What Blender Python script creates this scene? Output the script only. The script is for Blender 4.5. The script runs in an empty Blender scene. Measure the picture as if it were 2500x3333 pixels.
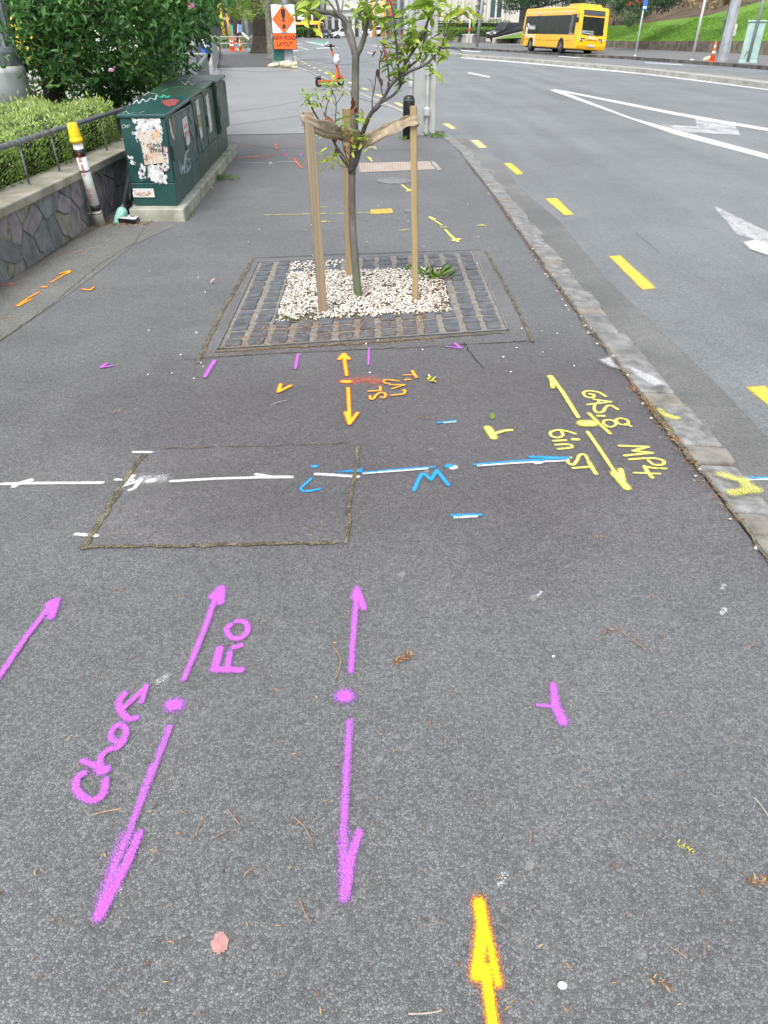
import bpy, math, random
import numpy as np
from mathutils import Vector, Matrix, Euler
random.seed(7); rng = np.random.default_rng(7)
S = bpy.context.scene; COL = S.collection
PI = math.pi; R_ = math.radians

# ------------------------------------------------------------ camera, sky, sun, exposure
F = 2343.0; TH = R_(33.9); HC = 1.6
cam = bpy.data.cameras.new('camera'); camo = bpy.data.objects.new('camera', cam); COL.objects.link(camo)
camo.location = (0, 0, HC); camo.rotation_euler = (PI/2 - TH, 0, 0)
cam.sensor_fit = 'VERTICAL'; cam.sensor_height = 24.0; cam.lens = F/3333*24.0
cam.clip_start = 0.05; cam.clip_end = 3000
S.camera = camo
W = bpy.data.worlds.new('World'); S.world = W; W.use_nodes = True
wn = W.node_tree; wn.nodes.clear()
sky = wn.nodes.new('ShaderNodeTexSky'); sky.sky_type = 'NISHITA'; sky.sun_disc = False
SUN_EL, SUN_AZ = R_(58), R_(200)
sky.sun_elevation = SUN_EL; sky.sun_rotation = SUN_AZ; sky.dust_density = 3.0; sky.air_density = 1.0
hs = wn.nodes.new('ShaderNodeHueSaturation'); hs.inputs['Saturation'].default_value = 0.30
bgn = wn.nodes.new('ShaderNodeBackground'); bgn.inputs['Strength'].default_value = 0.15
won = wn.nodes.new('ShaderNodeOutputWorld')
wn.links.new(sky.outputs[0], hs.inputs['Color']); wn.links.new(hs.outputs[0], bgn.inputs['Color']); wn.links.new(bgn.outputs[0], won.inputs[0])
sl = bpy.data.lights.new('sun', 'SUN'); sl.energy = 1.35; sl.angle = R_(28); sl.color = (1.0, 0.97, 0.93)
so = bpy.data.objects.new('sun', sl); COL.objects.link(so)
sd = Vector((math.sin(SUN_AZ)*math.cos(SUN_EL), math.cos(SUN_AZ)*math.cos(SUN_EL), math.sin(SUN_EL)))
so.rotation_euler = sd.to_track_quat('Z', 'Y').to_euler(); so.location = (0, 0, 30)
S.view_settings.view_transform = 'Standard'; S.view_settings.look = 'None'; S.view_settings.gamma = 1
S.view_settings.exposure = 0.95
S.cycles.max_bounces = 6; S.cycles.transparent_max_bounces = 12; S.cycles.use_denoising = True

# ------------------------------------------------------------ measuring: photograph pixels to points of the place
cth, sth = math.cos(TH), math.sin(TH)
def ray(px, py):
    u = (px-1250)/F; v = -(py-1666.5)/F
    return (u, v*sth+cth, v*cth-sth)
def G(px, py, z=0.0):                      # point at height z
    d = ray(px, py); t = (z-HC)/d[2]; return Vector((d[0]*t, d[1]*t, z))
def P(px, py, Y):                          # point at distance Y ahead
    d = ray(px, py); t = Y/d[1]; return Vector((d[0]*t, Y, HC+d[2]*t))
def PX(px, py, X):                         # point on the plane x = X
    d = ray(px, py); t = X/d[0]; return Vector((X, d[1]*t, HC+d[2]*t))
def depth(p): return p[1]*cth-(p[2]-HC)*sth

# ------------------------------------------------------------ mesh builder
class MB:
    def __init__(s): s.v = []; s.f = []; s.m = []
    def add(s, vs, fs, m=0):
        b = len(s.v); s.v += [tuple(p) for p in vs]; s.f += [tuple(b+i for i in f) for f in fs]; s.m += [m]*len(fs); return s
    def box(s, c, d, rot=None, m=0):
        q = [Vector((x*d[0]/2, y*d[1]/2, z*d[2]/2)) for x in (-1, 1) for y in (-1, 1) for z in (-1, 1)]
        if rot is not None:
            M = rot if isinstance(rot, Matrix) else Euler(rot).to_matrix(); q = [M @ p for p in q]
        c = Vector(c)
        return s.add([p+c for p in q], [(0, 1, 3, 2), (4, 6, 7, 5), (0, 4, 5, 1), (2, 3, 7, 6), (0, 2, 6, 4), (1, 5, 7, 3)], m)
    def bb(s, lo, hi, m=0): return s.box([(a+b)/2 for a, b in zip(lo, hi)], [b-a for a, b in zip(lo, hi)], None, m)
    def prism(s, poly, h0, h1, ax='z', m=0):
        n = len(poly)
        def mk(p, h): return {'z': (p[0], p[1], h), 'y': (p[0], h, p[1]), 'x': (h, p[0], p[1])}[ax]
        vs = [mk(p, h0) for p in poly]+[mk(p, h1) for p in poly]
        fs = [tuple(range(n-1, -1, -1)), tuple(range(n, 2*n))]+[(i, (i+1) % n, n+(i+1) % n, n+i) for i in range(n)]
        return s.add(vs, fs, m)
    def tube(s, pts, rs, n=8, m=0, caps=True):
        pts = [Vector(p) for p in pts]
        if not hasattr(rs, '__len__'): rs = [rs]*len(pts)
        vs = []; prev = None
        for i, p in enumerate(pts):
            t = (pts[min(i+1, len(pts)-1)]-pts[max(i-1, 0)]).normalized()
            if prev is None:
                a = t.cross(Vector((0, 0, 1)) if abs(t.z) < .9 else Vector((1, 0, 0))).normalized()
            else: a = (prev-t*prev.dot(t)).normalized()
            prev = a; b = t.cross(a)
            for k in range(n):
                an = 2*PI*k/n; vs.append(p+(a*math.cos(an)+b*math.sin(an))*rs[i])
        fs = []
        for i in range(len(pts)-1):
            for k in range(n):
                k2 = (k+1) % n; fs.append((i*n+k, i*n+k2, (i+1)*n+k2, (i+1)*n+k))
        if caps: fs += [tuple(range(n-1, -1, -1)), tuple((len(pts)-1)*n+k for k in range(n))]
        return s.add(vs, fs, m)
    def lathe(s, prof, o=(0, 0, 0), n=20, m=0, rot=None):
        vs = []
        for r, z in prof:
            for k in range(n):
                an = 2*PI*k/n; p = Vector((r*math.cos(an), r*math.sin(an), z))
                if rot is not None: p = rot @ p
                vs.append(p+Vector(o))
        fs = [(i*n+k, i*n+(k+1) % n, (i+1)*n+(k+1) % n, (i+1)*n+k) for i in range(len(prof)-1) for k in range(n)]
        fs += [tuple(range(n-1, -1, -1)), tuple((len(prof)-1)*n+k for k in range(n))]
        return s.add(vs, fs, m)
    def ball(s, c, r, m=0, n=10, k=6):
        if not hasattr(r, '__len__'): r = (r, r, r)
        pr = []
        vs = []; c = Vector(c)
        for i in range(k+1):
            a = -PI/2+PI*i/k
            for j in range(n):
                b = 2*PI*j/n; vs.append(c+Vector((r[0]*math.cos(a)*math.cos(b), r[1]*math.cos(a)*math.sin(b), r[2]*math.sin(a))))
        return s.add(vs, [(i*n+j, i*n+(j+1) % n, (i+1)*n+(j+1) % n, (i+1)*n+j) for i in range(k) for j in range(n)], m)
    def build(s, name, mats, parent=None, smooth=False, bevel=0, seg=2, world=False, attr=None):
        me = bpy.data.meshes.new(name); me.from_pydata(s.v, [], s.f)
        if not isinstance(mats, (list, tuple)): mats = [mats]
        for q in mats: me.materials.append(q)
        if len(mats) > 1: me.polygons.foreach_set('material_index', s.m)
        if smooth: me.polygons.foreach_set('use_smooth', [True]*len(me.polygons))
        me.validate(); me.update()
        return put(name, me, parent, world, bevel, seg)
def put(name, me, parent=None, world=False, bevel=0, seg=2):
    o = bpy.data.objects.new(name, me); COL.objects.link(o)
    if bevel:
        md = o.modifiers.new('bevel', 'BEVEL'); md.width = bevel; md.segments = seg; md.limit_method = 'ANGLE'; md.angle_limit = R_(35)
        md.harden_normals = False
    if parent:
        o.parent = parent
        if world:
            M = Matrix.Translation(parent.location) @ parent.rotation_euler.to_matrix().to_4x4()
            o.matrix_parent_inverse = M.inverted()
    return o
def tag(o, label=None, cat=None, group=None, kind=None):
    if label: o['label'] = label
    if cat: o['category'] = cat
    if group: o['group'] = group
    if kind: o['kind'] = kind
    return o
def thing(name, label, cat, loc=(0, 0, 0), rz=0, group=None):
    o = bpy.data.objects.new(name, None); COL.objects.link(o); o.location = loc; o.rotation_euler = (0, 0, rz); o.empty_display_size = .2
    return tag(o, label, cat, group)
def struct(o): o['kind'] = 'structure'; return o
def dup(r, loc, rz=None, label=None, group=None, scale=None):
    def cp(o, par):
        c = o.copy(); COL.objects.link(c)
        if par: c.parent = par
        for ch in list(o.children): cp(ch, c)
        return c
    c = cp(r, None); c.location = loc
    if rz is not None: c.rotation_euler = (0, 0, rz)
    if scale: c.scale = (scale,)*3
    if label: c['label'] = label
    if group: c['group'] = group
    return c

# ------------------------------------------------------------ materials
class NT:
    def __init__(s, name):
        s.mat = bpy.data.materials.new(name); s.mat.use_nodes = True; s.t = s.mat.node_tree; s.t.nodes.clear()
        s.out = s.t.nodes.new('ShaderNodeOutputMaterial')
        s.pos = s.n('ShaderNodeNewGeometry').outputs['Position']; s.obj = s.n('ShaderNodeTexCoord').outputs['Object']
    def n(s, ty, **kw):
        q = s.t.nodes.new(ty)
        for k, v in kw.items(): setattr(q, k, v)
        return q
    def set(s, sock, v):
        if isinstance(v, bpy.types.NodeSocket): s.t.links.new(v, sock)
        elif v is not None:
            if sock.type == 'RGBA' and hasattr(v, '__len__') and len(v) == 3: v = (*v, 1)
            sock.default_value = v
    def noise(s, scale, co=None, det=4, rough=.55, dist=0):
        q = s.n('ShaderNodeTexNoise'); s.set(q.inputs['Vector'], co or s.pos); q.inputs['Scale'].default_value = scale
        q.inputs['Detail'].default_value = det; q.inputs['Roughness'].default_value = rough; q.inputs['Distortion'].default_value = dist
        return q.outputs['Fac']
    def vor(s, scale, co=None, feature='F1', rnd=1):
        q = s.n('ShaderNodeTexVoronoi'); q.feature = feature; s.set(q.inputs['Vector'], co or s.pos); q.inputs['Scale'].default_value = scale
        q.inputs['Randomness'].default_value = rnd; return q
    def math(s, op, a, b=None, clamp=False):
        q = s.n('ShaderNodeMath', operation=op, use_clamp=clamp); s.set(q.inputs[0], a)
        if b is not None: s.set(q.inputs[1], b)
        return q.outputs[0]
    def mr(s, v, a, b, c=0, d=1, smooth=False):
        q = s.n('ShaderNodeMapRange'); q.clamp = True
        if smooth: q.interpolation_type = 'SMOOTHSTEP'
        for i, x in enumerate((v, a, b, c, d)): s.set(q.inputs[i], x)
        return q.outputs[0]
    def mix(s, f, a, b, bt='MIX'):
        q = s.n('ShaderNodeMix', data_type='RGBA', blend_type=bt); s.set(q.inputs[0], f); s.set(q.inputs[6], a); s.set(q.inputs[7], b); return q.outputs[2]
    def ramp(s, f, stops):
        q = s.n('ShaderNodeValToRGB'); e = q.color_ramp.elements
        while len(e) < len(stops): e.new(.5)
        for i, (p, c) in enumerate(stops): e[i].position = p; e[i].color = (*c, 1)
        s.set(q.inputs[0], f); return q.outputs[0]
    def grey(s, v):
        q = s.n('ShaderNodeCombineColor')
        for i in range(3): s.set(q.inputs[i], v)
        return q.outputs[0]
    def scaled(s, sc, co=None):
        q = s.n('ShaderNodeMapping'); s.set(q.inputs['Vector'], co or s.pos); q.inputs['Scale'].default_value = sc; return q.outputs[0]
    def attr(s, name): return s.n('ShaderNodeAttribute', attribute_name=name)
    def bump(s, h, st=.5, d=.01):
        q = s.n('ShaderNodeBump'); s.set(q.inputs['Height'], h); q.inputs['Strength'].default_value = st; q.inputs['Distance'].default_value = d; return q.outputs[0]
    def fin(s, col, rough=.6, normal=None, alpha=None, metal=0, spec=.5, transl=0, coat=0):
        b = s.n('ShaderNodeBsdfPrincipled'); s.set(b.inputs['Base Color'], col); s.set(b.inputs['Roughness'], rough)
        s.set(b.inputs['Metallic'], metal); s.set(b.inputs['Specular IOR Level'], spec)
        if coat: b.inputs['Coat Weight'].default_value = coat; b.inputs['Coat Roughness'].default_value = .08
        if normal: s.set(b.inputs['Normal'], normal)
        if alpha is not None: s.set(b.inputs['Alpha'], alpha)
        sh = b.outputs[0]
        if transl:
            t = s.n('ShaderNodeBsdfTranslucent'); s.set(t.inputs[0], col); mx = s.n('ShaderNodeMixShader'); mx.inputs[0].default_value = transl
            s.t.links.new(sh, mx.inputs[1]); s.t.links.new(t.outputs[0], mx.inputs[2]); sh = mx.outputs[0]
        s.t.links.new(sh, s.out.inputs[0]); return s.mat
_mc = {}
def PM(name, c, rough=.6, var=.18, scale=6, bump=0, bscale=40, bd=.004, metal=0, spec=.5, c2=None, coat=0, world=False):
    if name in _mc: return _mc[name]
    t = NT(name); co = t.pos if world else t.obj
    n1 = t.noise(scale, co, 5, .6); c2 = c2 or tuple(x*(1-var*1.6) for x in c)
    col = t.mix(t.mr(n1, .35, .65), c2, c)
    nrm = t.bump(t.noise(bscale, co, 4), .6, bd) if bump else None
    rr = t.mr(t.noise(scale*2.3, co, 3), .3, .7, max(0, rough-.08), min(1, rough+.08))
    _mc[name] = t.fin(col, rr, nrm, metal=metal, spec=spec, coat=coat); return _mc[name]

def asphalt_nodes(t, sc=150, lo=.030, hi=.25):
    wob = t.n('ShaderNodeVectorMath', operation='ADD'); nz = t.n('ShaderNodeTexNoise'); t.set(nz.inputs['Vector'], t.pos); nz.inputs['Scale'].default_value = sc*1.3; nz.inputs['Detail'].default_value = 1
    sc_ = t.n('ShaderNodeVectorMath', operation='SCALE'); t.set(sc_.inputs[0], nz.outputs['Color']); sc_.inputs['Scale'].default_value = .45/sc
    t.set(wob.inputs[0], t.pos); t.set(wob.inputs[1], sc_.outputs[0]); co = wob.outputs[0]
    v = t.vor(sc, co); e = t.vor(sc, co, 'DISTANCE_TO_EDGE')
    sep = t.n('ShaderNodeSeparateColor'); t.set(sep.inputs[0], v.outputs['Color'])
    gap = t.mr(e.outputs['Distance'], .02, .17)
    big = t.mr(sep.outputs[2], .93, 1.0)                                   # a few pale chips
    st = t.math('ADD', t.math('MULTIPLY', sep.outputs[0], .55), t.math('MULTIPLY', big, .5))
    st = t.math('MULTIPLY', t.math('ADD', st, .28), t.mr(gap, 0, 1, .40, 1))
    h = t.math('ADD', t.math('MULTIPLY', gap, .7), t.math('MULTIPLY', sep.outputs[1], .6))
    return st, gap, h
def asphalt(name, tint=(1, 1, 1), lo=.028, hi=.30, sc=150, stain=.16, rough=.62, big=.45, zone=False, lanes=False):
    t = NT(name); st, gap, h = asphalt_nodes(t, sc)
    val = t.mr(st, .08, .95, lo, hi)
    n1 = t.noise(big, det=5, rough=.6); n2 = t.noise(3.1, det=6, rough=.65); n3 = t.noise(22, det=3)
    m = t.math('MULTIPLY', t.mr(n1, .3, .7, 1-stain, 1+stain), t.mr(n2, .3, .7, 1-stain*.6, 1+stain*.6))
    m = t.math('MULTIPLY', m, t.mr(n3, .3, .7, .92, 1.08))
    if lanes:                                                              # tyre polish and drips along the lanes
        m = t.math('MULTIPLY', m, t.mr(t.noise(1.0, t.scaled((1.5, .10, 1)), 4), .3, .7, .86, 1.14))
        m = t.math('MULTIPLY', m, t.mr(t.noise(1.4, det=3, dist=1.2), .68, .78, 1, .88))
    tc = tint
    if zone:                                                               # a darker, faintly violet resealed area before the tree pit
        d = t.n('ShaderNodeVectorMath', operation='DISTANCE'); t.set(d.inputs[0], t.scaled((.62, 1, 1))); d.inputs[1].default_value = (.25, 3.15, 0)
        zz = t.mr(t.math('ADD', d.outputs['Value'], t.math('MULTIPLY', t.math('SUBTRACT', t.noise(1.3, det=5), .5), 1.1)), .5, 1.7, 1, 0, True)
        m = t.math('MULTIPLY', m, t.mr(zz, 0, 1, 1.06, .74)); tc = t.mix(zz, tint, (1.0, .945, .99))
    val = t.math('MULTIPLY', val, m)
    col = t.mix(1.0, t.grey(val), tc, 'MULTIPLY')
    return t.fin(col, t.mr(n2, .3, .7, rough-.08, rough+.1), t.bump(h, .55, .0035), spec=.5)
def paint_mat(name, ramp, second=None, cover=1.0, sc=150, soft=.34, thr=.36, wear=0):
    t = NT(name); st, gap, h = asphalt_nodes(t, sc)
    a = t.attr('ink').outputs['Fac']; nz = t.noise(260, det=2); n2 = t.noise(60, det=3)
    q = t.math('ADD', a, t.math('MULTIPLY', t.math('SUBTRACT', nz, .5), .75))
    q = t.math('ADD', q, t.math('MULTIPLY', t.math('SUBTRACT', gap, .75), .30))
    if wear: q = t.math('SUBTRACT', q, t.math('MULTIPLY', t.mr(t.noise(3.2, t.scaled((1, .6, 1)), 6, .75, 1.0), .40, .60), wear))
    al = t.math('MULTIPLY', t.mr(q, thr-soft*.5, thr+soft*.7, 0, cover), t.mr(a, .55, .97, .80, 1))
    col = t.ramp(t.math('ADD', a, t.math('MULTIPLY', t.math('SUBTRACT', n2, .5), .12)), ramp)
    if second:
        col = t.mix(t.mr(t.attr('tone').outputs['Fac'], .35, .65), col, t.ramp(a, second))
    col = t.mix(t.mr(gap, 0, .8, .38, 0), col, (.05, .05, .052))
    return t.fin(col, .55, t.bump(h, .6, .005), alpha=al)
def leaf_mat(name, stops, rough=.45, transl=.25):
    t = NT(name); return t.fin(t.ramp(t.attr('tint').outputs['Fac'], stops), rough, transl=transl)

M = {}
M['path'] = asphalt('asphalt_path', (.96, .985, 1.0), .058, .25, sc=165, zone=True)
M['patch'] = asphalt('asphalt_patch', (1, .985, 1.0), .058, .248, big=.9, sc=170, zone=True)
M['road'] = asphalt('asphalt_road', (.94, 1.0, 1.03), .09, .30, sc=125, stain=.17, rough=.5, big=.30, lanes=True)
M['side'] = asphalt('asphalt_side', (.97, 1.0, 1.0), .15, .35, sc=110, stain=.10, rough=.55)
M['bank'] = asphalt('asphalt_footing', (1.0, 1.0, .93), .08, .27, sc=150, stain=.25)
mag = [(0, (.42, .12, .55)), (.80, (.52, .16, .66)), (1, (.70, .12, .66))]
M['magenta'] = paint_mat('magenta_spray', mag)
M['orange'] = paint_mat('orange_spray', [(0, (.80, .12, .04)), (.42, (.95, .17, .03)), (.68, (1.0, .36, .02)), (.92, (1, .66, .01))], thr=.25, soft=.4)
M['fluoro'] = paint_mat('fluorescent_spray', [(0, (.95, .30, .06)), (.42, (1.0, .32, .03)), (.62, (1, .50, .0)), (.80, (1, .88, .0))], thr=.24, soft=.45)
M['redor'] = paint_mat('red_orange_spray', [(0, (.75, .14, .06)), (1, (.95, .22, .06))])
M['yellow'] = paint_mat('yellow_spray', [(0, (.70, .68, .10)), (.5, (.82, .78, .10)), (1, (.95, .88, .22))])
M['white'] = paint_mat('white_spray', [(0, (.75, .77, .80)), (1, (.88, .88, .88))])
M['blue'] = paint_mat('blue_spray', [(0, (.05, .25, .60)), (.6, (.01, .28, .70)), (1, (.02, .42, .80))], second=[(0, (.7, .74, .8)), (1, (.88, .88, .9))])
M['lane_w'] = paint_mat('white_road_paint', [(0, (.6, .61, .62)), (1, (.80, .81, .81))], soft=.5, cover=.95, wear=.22)
M['lane_worn'] = paint_mat('worn_white_road_paint', [(0, (.5, .5, .5)), (1, (.68, .69, .70))], soft=.5, cover=.85, thr=.40, wear=.55)
M['lane_y'] = paint_mat('yellow_road_paint', [(0, (.75, .58, .10)), (1, (.90, .68, .07))], soft=.4, cover=.97, wear=.25)
M['lane_pale'] = paint_mat('pale_yellow_road_paint', [(0, (.75, .62, .25)), (1, (.85, .72, .28))], soft=.4)
M['green_lane'] = paint_mat('green_road_paint', [(0, (.10, .30, .16)), (1, (.12, .36, .2))], soft=.4)

def crack_mat():
    t = NT('crack_debris'); a = t.attr('ink').outputs['Fac']; n = t.noise(130, det=3); n2 = t.noise(14, det=3)
    q = t.math('ADD', a, t.math('MULTIPLY', t.math('SUBTRACT', n, .5), 1.5))
    q = t.math('ADD', q, t.math('MULTIPLY', t.math('SUBTRACT', t.noise(9, det=4), .5), 1.4))
    al = t.mr(q, .48, .62)
    col = t.ramp(t.math('ADD', t.math('MULTIPLY', n2, .35), t.math('MULTIPLY', t.noise(150, det=2), .65)),
                 [(.30, (.02, .018, .014)), (.44, (.055, .05, .035)), (.54, (.14, .125, .075)), (.63, (.28, .24, .17)), (.70, (.14, .07, .035))])
    return t.fin(col, .8, t.bump(n, .8, .006), alpha=al)
M['crack'] = crack_mat()
def dark_mat():
    t = NT('dark_crack'); a = t.attr('ink').outputs['Fac']; n = t.noise(60, det=3)
    return t.fin((.02, .02, .02), .8, alpha=t.mr(t.math('ADD', a, t.math('MULTIPLY', t.math('SUBTRACT', n, .5), 1.2)), .35, .6, 0, .85))
M['hair'] = dark_mat()

# ------------------------------------------------------------ spray paint: a sheet that carries how much paint lies where
def smoothpts(p, k=6):
    if len(p) < 3: return p
    o = []
    p = [np.array(q, float) for q in p]; n = len(p)
    for i in range(n-1):
        a, b, c, d = p[max(i-1, 0)], p[i], p[i+1], p[min(i+2, n-1)]
        for j in range(k):
            t = j/k; o.append(.5*((2*b)+(-a+c)*t+(2*a-5*b+4*c-d)*t*t+(-a+3*b-3*c+d)*t**3))
    o.append(p[-1]); return o
_ns = 0
AX = {'z': (0, 1, 2), 'y': (0, 2, 1), 'x': (1, 2, 0)}
def sheet(name, mat, prims, zone=(0, 0, 1), plane='z', val=0.0, off=.004, res=.007, parent=None, raw=False, zf=None, sgn=1, warp=None):
    """prims: (kind, points, width, strength, tone, taper) in zoomed-photo units of zone, laid on a plane of the place"""
    a, b, c = AX[plane]; ox, oy, sc = zone
    def mp(q):
        if raw: return (q[0], q[1], 1.0)
        px, py = ox+q[0]/sc, oy+q[1]/sc
        w = G(px, py, val) if plane == 'z' else (P(px, py, val) if plane == 'y' else PX(px, py, val))
        return (w[a], w[b], depth(w)/F/sc)
    L = []
    for pr in prims:
        kind, pts, wd = pr[0], pr[1], pr[2]; stg = pr[3] if len(pr) > 3 else 1; tone = pr[4] if len(pr) > 4 else 0; wd2 = pr[5] if len(pr) > 5 else wd
        if kind == 's': pts = smoothpts(pts)
        q = [mp(x) for x in pts]; xy = np.array([x[:2] for x in q]); n = len(q)
        ws = [(wd+(wd2-wd)*i/max(n-1, 1))/2*(1 if raw else q[i][2]) for i in range(n)]
        L.append((kind, xy, np.array(ws), stg, tone))
    allp = np.vstack([l[1] for l in L]); pad = max(l[2].max() for l in L)*1.7+.01
    lo = allp.min(0)-pad; hi = allp.max(0)+pad
    nx = max(2, int((hi[0]-lo[0])/res)+1); ny = max(2, int((hi[1]-lo[1])/res)+1)
    X, Y = np.meshgrid(np.linspace(lo[0], hi[0], nx), np.linspace(lo[1], hi[1], ny))
    ink = np.zeros_like(X); tn = np.zeros_like(X)
    for kind, xy, ws, stg, tone in L:
        if kind == 'p':
            ins = np.zeros(X.shape, bool); dist = np.full(X.shape, 1e9); n = len(xy)
            for i in range(n):
                p, q = xy[i], xy[(i+1) % n]
                cond = ((p[1] > Y) != (q[1] > Y)); dy = q[1]-p[1] if q[1] != p[1] else 1e-12
                ins ^= cond & (X < (q[0]-p[0])*(Y-p[1])/dy+p[0])
                d = q-p; t = np.clip(((X-p[0])*d[0]+(Y-p[1])*d[1])/max(d@d, 1e-12), 0, 1)
                dist = np.minimum(dist, np.hypot(X-p[0]-t*d[0], Y-p[1]-t*d[1]))
            e = max(ws[0], res*1.2); k = stg*np.clip(.5+np.where(ins, dist, -dist)/e*.6, 0, 1)
        else:
            k = np.zeros_like(X)
            if len(xy) == 1: xy = np.vstack([xy, xy+1e-5]); ws = np.array([ws[0]]*2)
            for i in range(len(xy)-1):
                p, q = xy[i], xy[i+1]; d = q-p
                t = np.clip(((X-p[0])*d[0]+(Y-p[1])*d[1])/max(d@d, 1e-14), 0, 1)
                dist = np.hypot(X-p[0]-t*d[0], Y-p[1]-t*d[1]); r = ws[i]+(ws[i+1]-ws[i])*t
                k = np.maximum(k, stg*np.clip(1-(dist/r-.46)*.82, 0, 1)**1.1)
        tn = np.where(k > ink, tone, tn); ink = np.maximum(ink, k)
    keep = ink > .02
    cell = keep[:-1, :-1] | keep[1:, :-1] | keep[:-1, 1:] | keep[1:, 1:]
    used = np.zeros(X.shape, bool)
    used[:-1, :-1] |= cell; used[1:, :-1] |= cell; used[:-1, 1:] |= cell; used[1:, 1:] |= cell
    idx = -np.ones(X.shape, int); idx[used] = np.arange(used.sum())
    global _ns
    _ns += 1; lift = (.00005*(_ns % 70)) if plane == 'z' and abs(val) < .2 else 0     # no two painted sheets share a plane
    V = np.zeros((used.sum(), 3)); V[:, a] = X[used]; V[:, b] = Y[used]; V[:, c] = val+off+lift
    if zf is not None: V[:, 2] = zf(V[:, 0], V[:, 1])+off
    if warp: warp(V)
    j, i = np.nonzero(cell)
    Fc = np.stack([idx[j, i], idx[j, i+1], idx[j+1, i+1], idx[j+1, i]], 1)
    if sgn*(1 if plane in ('z', 'x') else -1) < 0: Fc = Fc[:, ::-1]
    me = bpy.data.meshes.new(name); me.from_pydata(V.tolist(), [], Fc.tolist())
    me.attributes.new('ink', 'FLOAT', 'POINT').data.foreach_set('value', ink[used].astype(np.float32))
    me.attributes.new('tone', 'FLOAT', 'POINT').data.foreach_set('value', tn[used].astype(np.float32))
    me.materials.append(mat); me.update()
    return put(name, me, parent, world=bool(parent))

# ------------------------------------------------------------ leaves
LEAF = np.array([(0, 0, 0), (.28, -.42, .10), (.68, -.36, .08), (1, 0, -.06), (.68, .36, .08), (.28, .42, .10), (.3, 0, 0), (.68, 0, 0)])
LF = [(0, 1, 6), (1, 2, 7, 6), (2, 3, 7), (0, 6, 5), (6, 7, 4, 5), (7, 3, 4)]
DIA = np.array([(0, 0, 0), (.5, -.4, .05), (1, 0, 0), (.5, .4, .05)]); DF = [(0, 1, 2), (0, 2, 3)]
def leaves(name, mat, pos, dirs, size, width=.5, tint=None, parent=None, simple=False, world=True, up=None):
    T, FF = (DIA, DF) if simple else (LEAF, LF)
    n = len(pos); pos = np.asarray(pos, float); d = np.asarray(dirs, float); d /= np.linalg.norm(d, axis=1)[:, None]+1e-9
    r = rng.normal(size=(n, 3)) if up is None else rng.normal(size=(n, 3))*.5+np.array(up)
    b = np.cross(r, d); b /= np.linalg.norm(b, axis=1)[:, None]+1e-9; nn = np.cross(d, b)
    size = np.broadcast_to(size, (n,))
    V = pos[:, None]+size[:, None, None]*(T[None, :, 0:1]*d[:, None]+T[None, :, 1:2]*width*2*b[:, None]*.5*1.0+T[None, :, 2:3]*nn[:, None])
    k = len(T); base = (np.arange(n)*k)[:, None]
    fs = []
    for f in FF: fs.append(base+np.array(f)[None])
    fl = [q.tolist() for q in fs]; faces = [f for q in fl for f in q]
    me = bpy.data.meshes.new(name); me.from_pydata(V.reshape(-1, 3).tolist(), [], faces)
    if tint is None: tint = rng.random(n)
    me.attributes.new('tint', 'FLOAT', 'POINT').data.foreach_set('value', np.repeat(np.asarray(tint, np.float32), k))
    me.materials.append(mat); me.update()
    return put(name, me, parent, world=world and bool(parent))
def rdir(n): d = rng.normal(size=(n, 3)); return d/np.linalg.norm(d, axis=1)[:, None]

# ------------------------------------------------------------ ground, footpath, road, kerb
def poly_sheet(name, pts, z, mat, kind='structure'):
    b = MB(); b.add([(x, y, z) for x, y in pts], [tuple(range(len(pts)))]); o = b.build(name, mat); o['kind'] = kind; return o
KL = [(1.40, -3), (1.40, 0), (1.386, 2.06), (1.367, 2.74), (1.335, 3.8), (1.299, 4.95), (1.281, 6.96), (1.252, 9.13), (1.167, 12.6), (.95, 15.17), (.745, 16.6),
      (.452, 18.57), (.121, 20.27), (-1.169, 26.4), (-3.13, 36.2), (-4.5, 42.5), (-5.5, 52), (-7.7, 66), (-10, 80), (-14, 100)]
def kx(y): return float(np.interp(y, [p[1] for p in KL], [p[0] for p in KL]))
struct(MB().add([(-900, -200, -.1), (900, -200, -.1), (900, 1500, -.1), (-900, 1500, -.1)], [(0, 1, 2, 3)]).build('road', M['road']))
near = [p for p in KL if p[1] <= 15.17]
poly_sheet('footpath', [(-2.9, -3)]+[(x, y) for x, y in near]+[(-2.9, 14.6)], 0, M['path'])
mid = [p for p in KL if 15.17 <= p[1] <= 42.5]
poly_sheet('side_street', [(-2.9, 14.6)]+mid+[(-8.2, 41.0), (-60, 41.0), (-60, 14.6)], 0, M['side'])
far = [p for p in KL if p[1] >= 42.5]
poly_sheet('far_footpath', [(-8.2, 41.0)]+far+[(-60, 100), (-60, 41.0)], .0, PM('footpath_grey', (.17, .175, .175), .7, scale=1.2, var=.12, world=True))
poly_sheet('path_footing', [(-2.88, -2.9), (-2.52, 3.0), tuple(G(0, 1113)[:2]), tuple(G(235, 950)[:2]), tuple(G(440, 795)[:2]), (-2.03, 7.4), (-2.85, 7.9)], .003, M['bank'])
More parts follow.
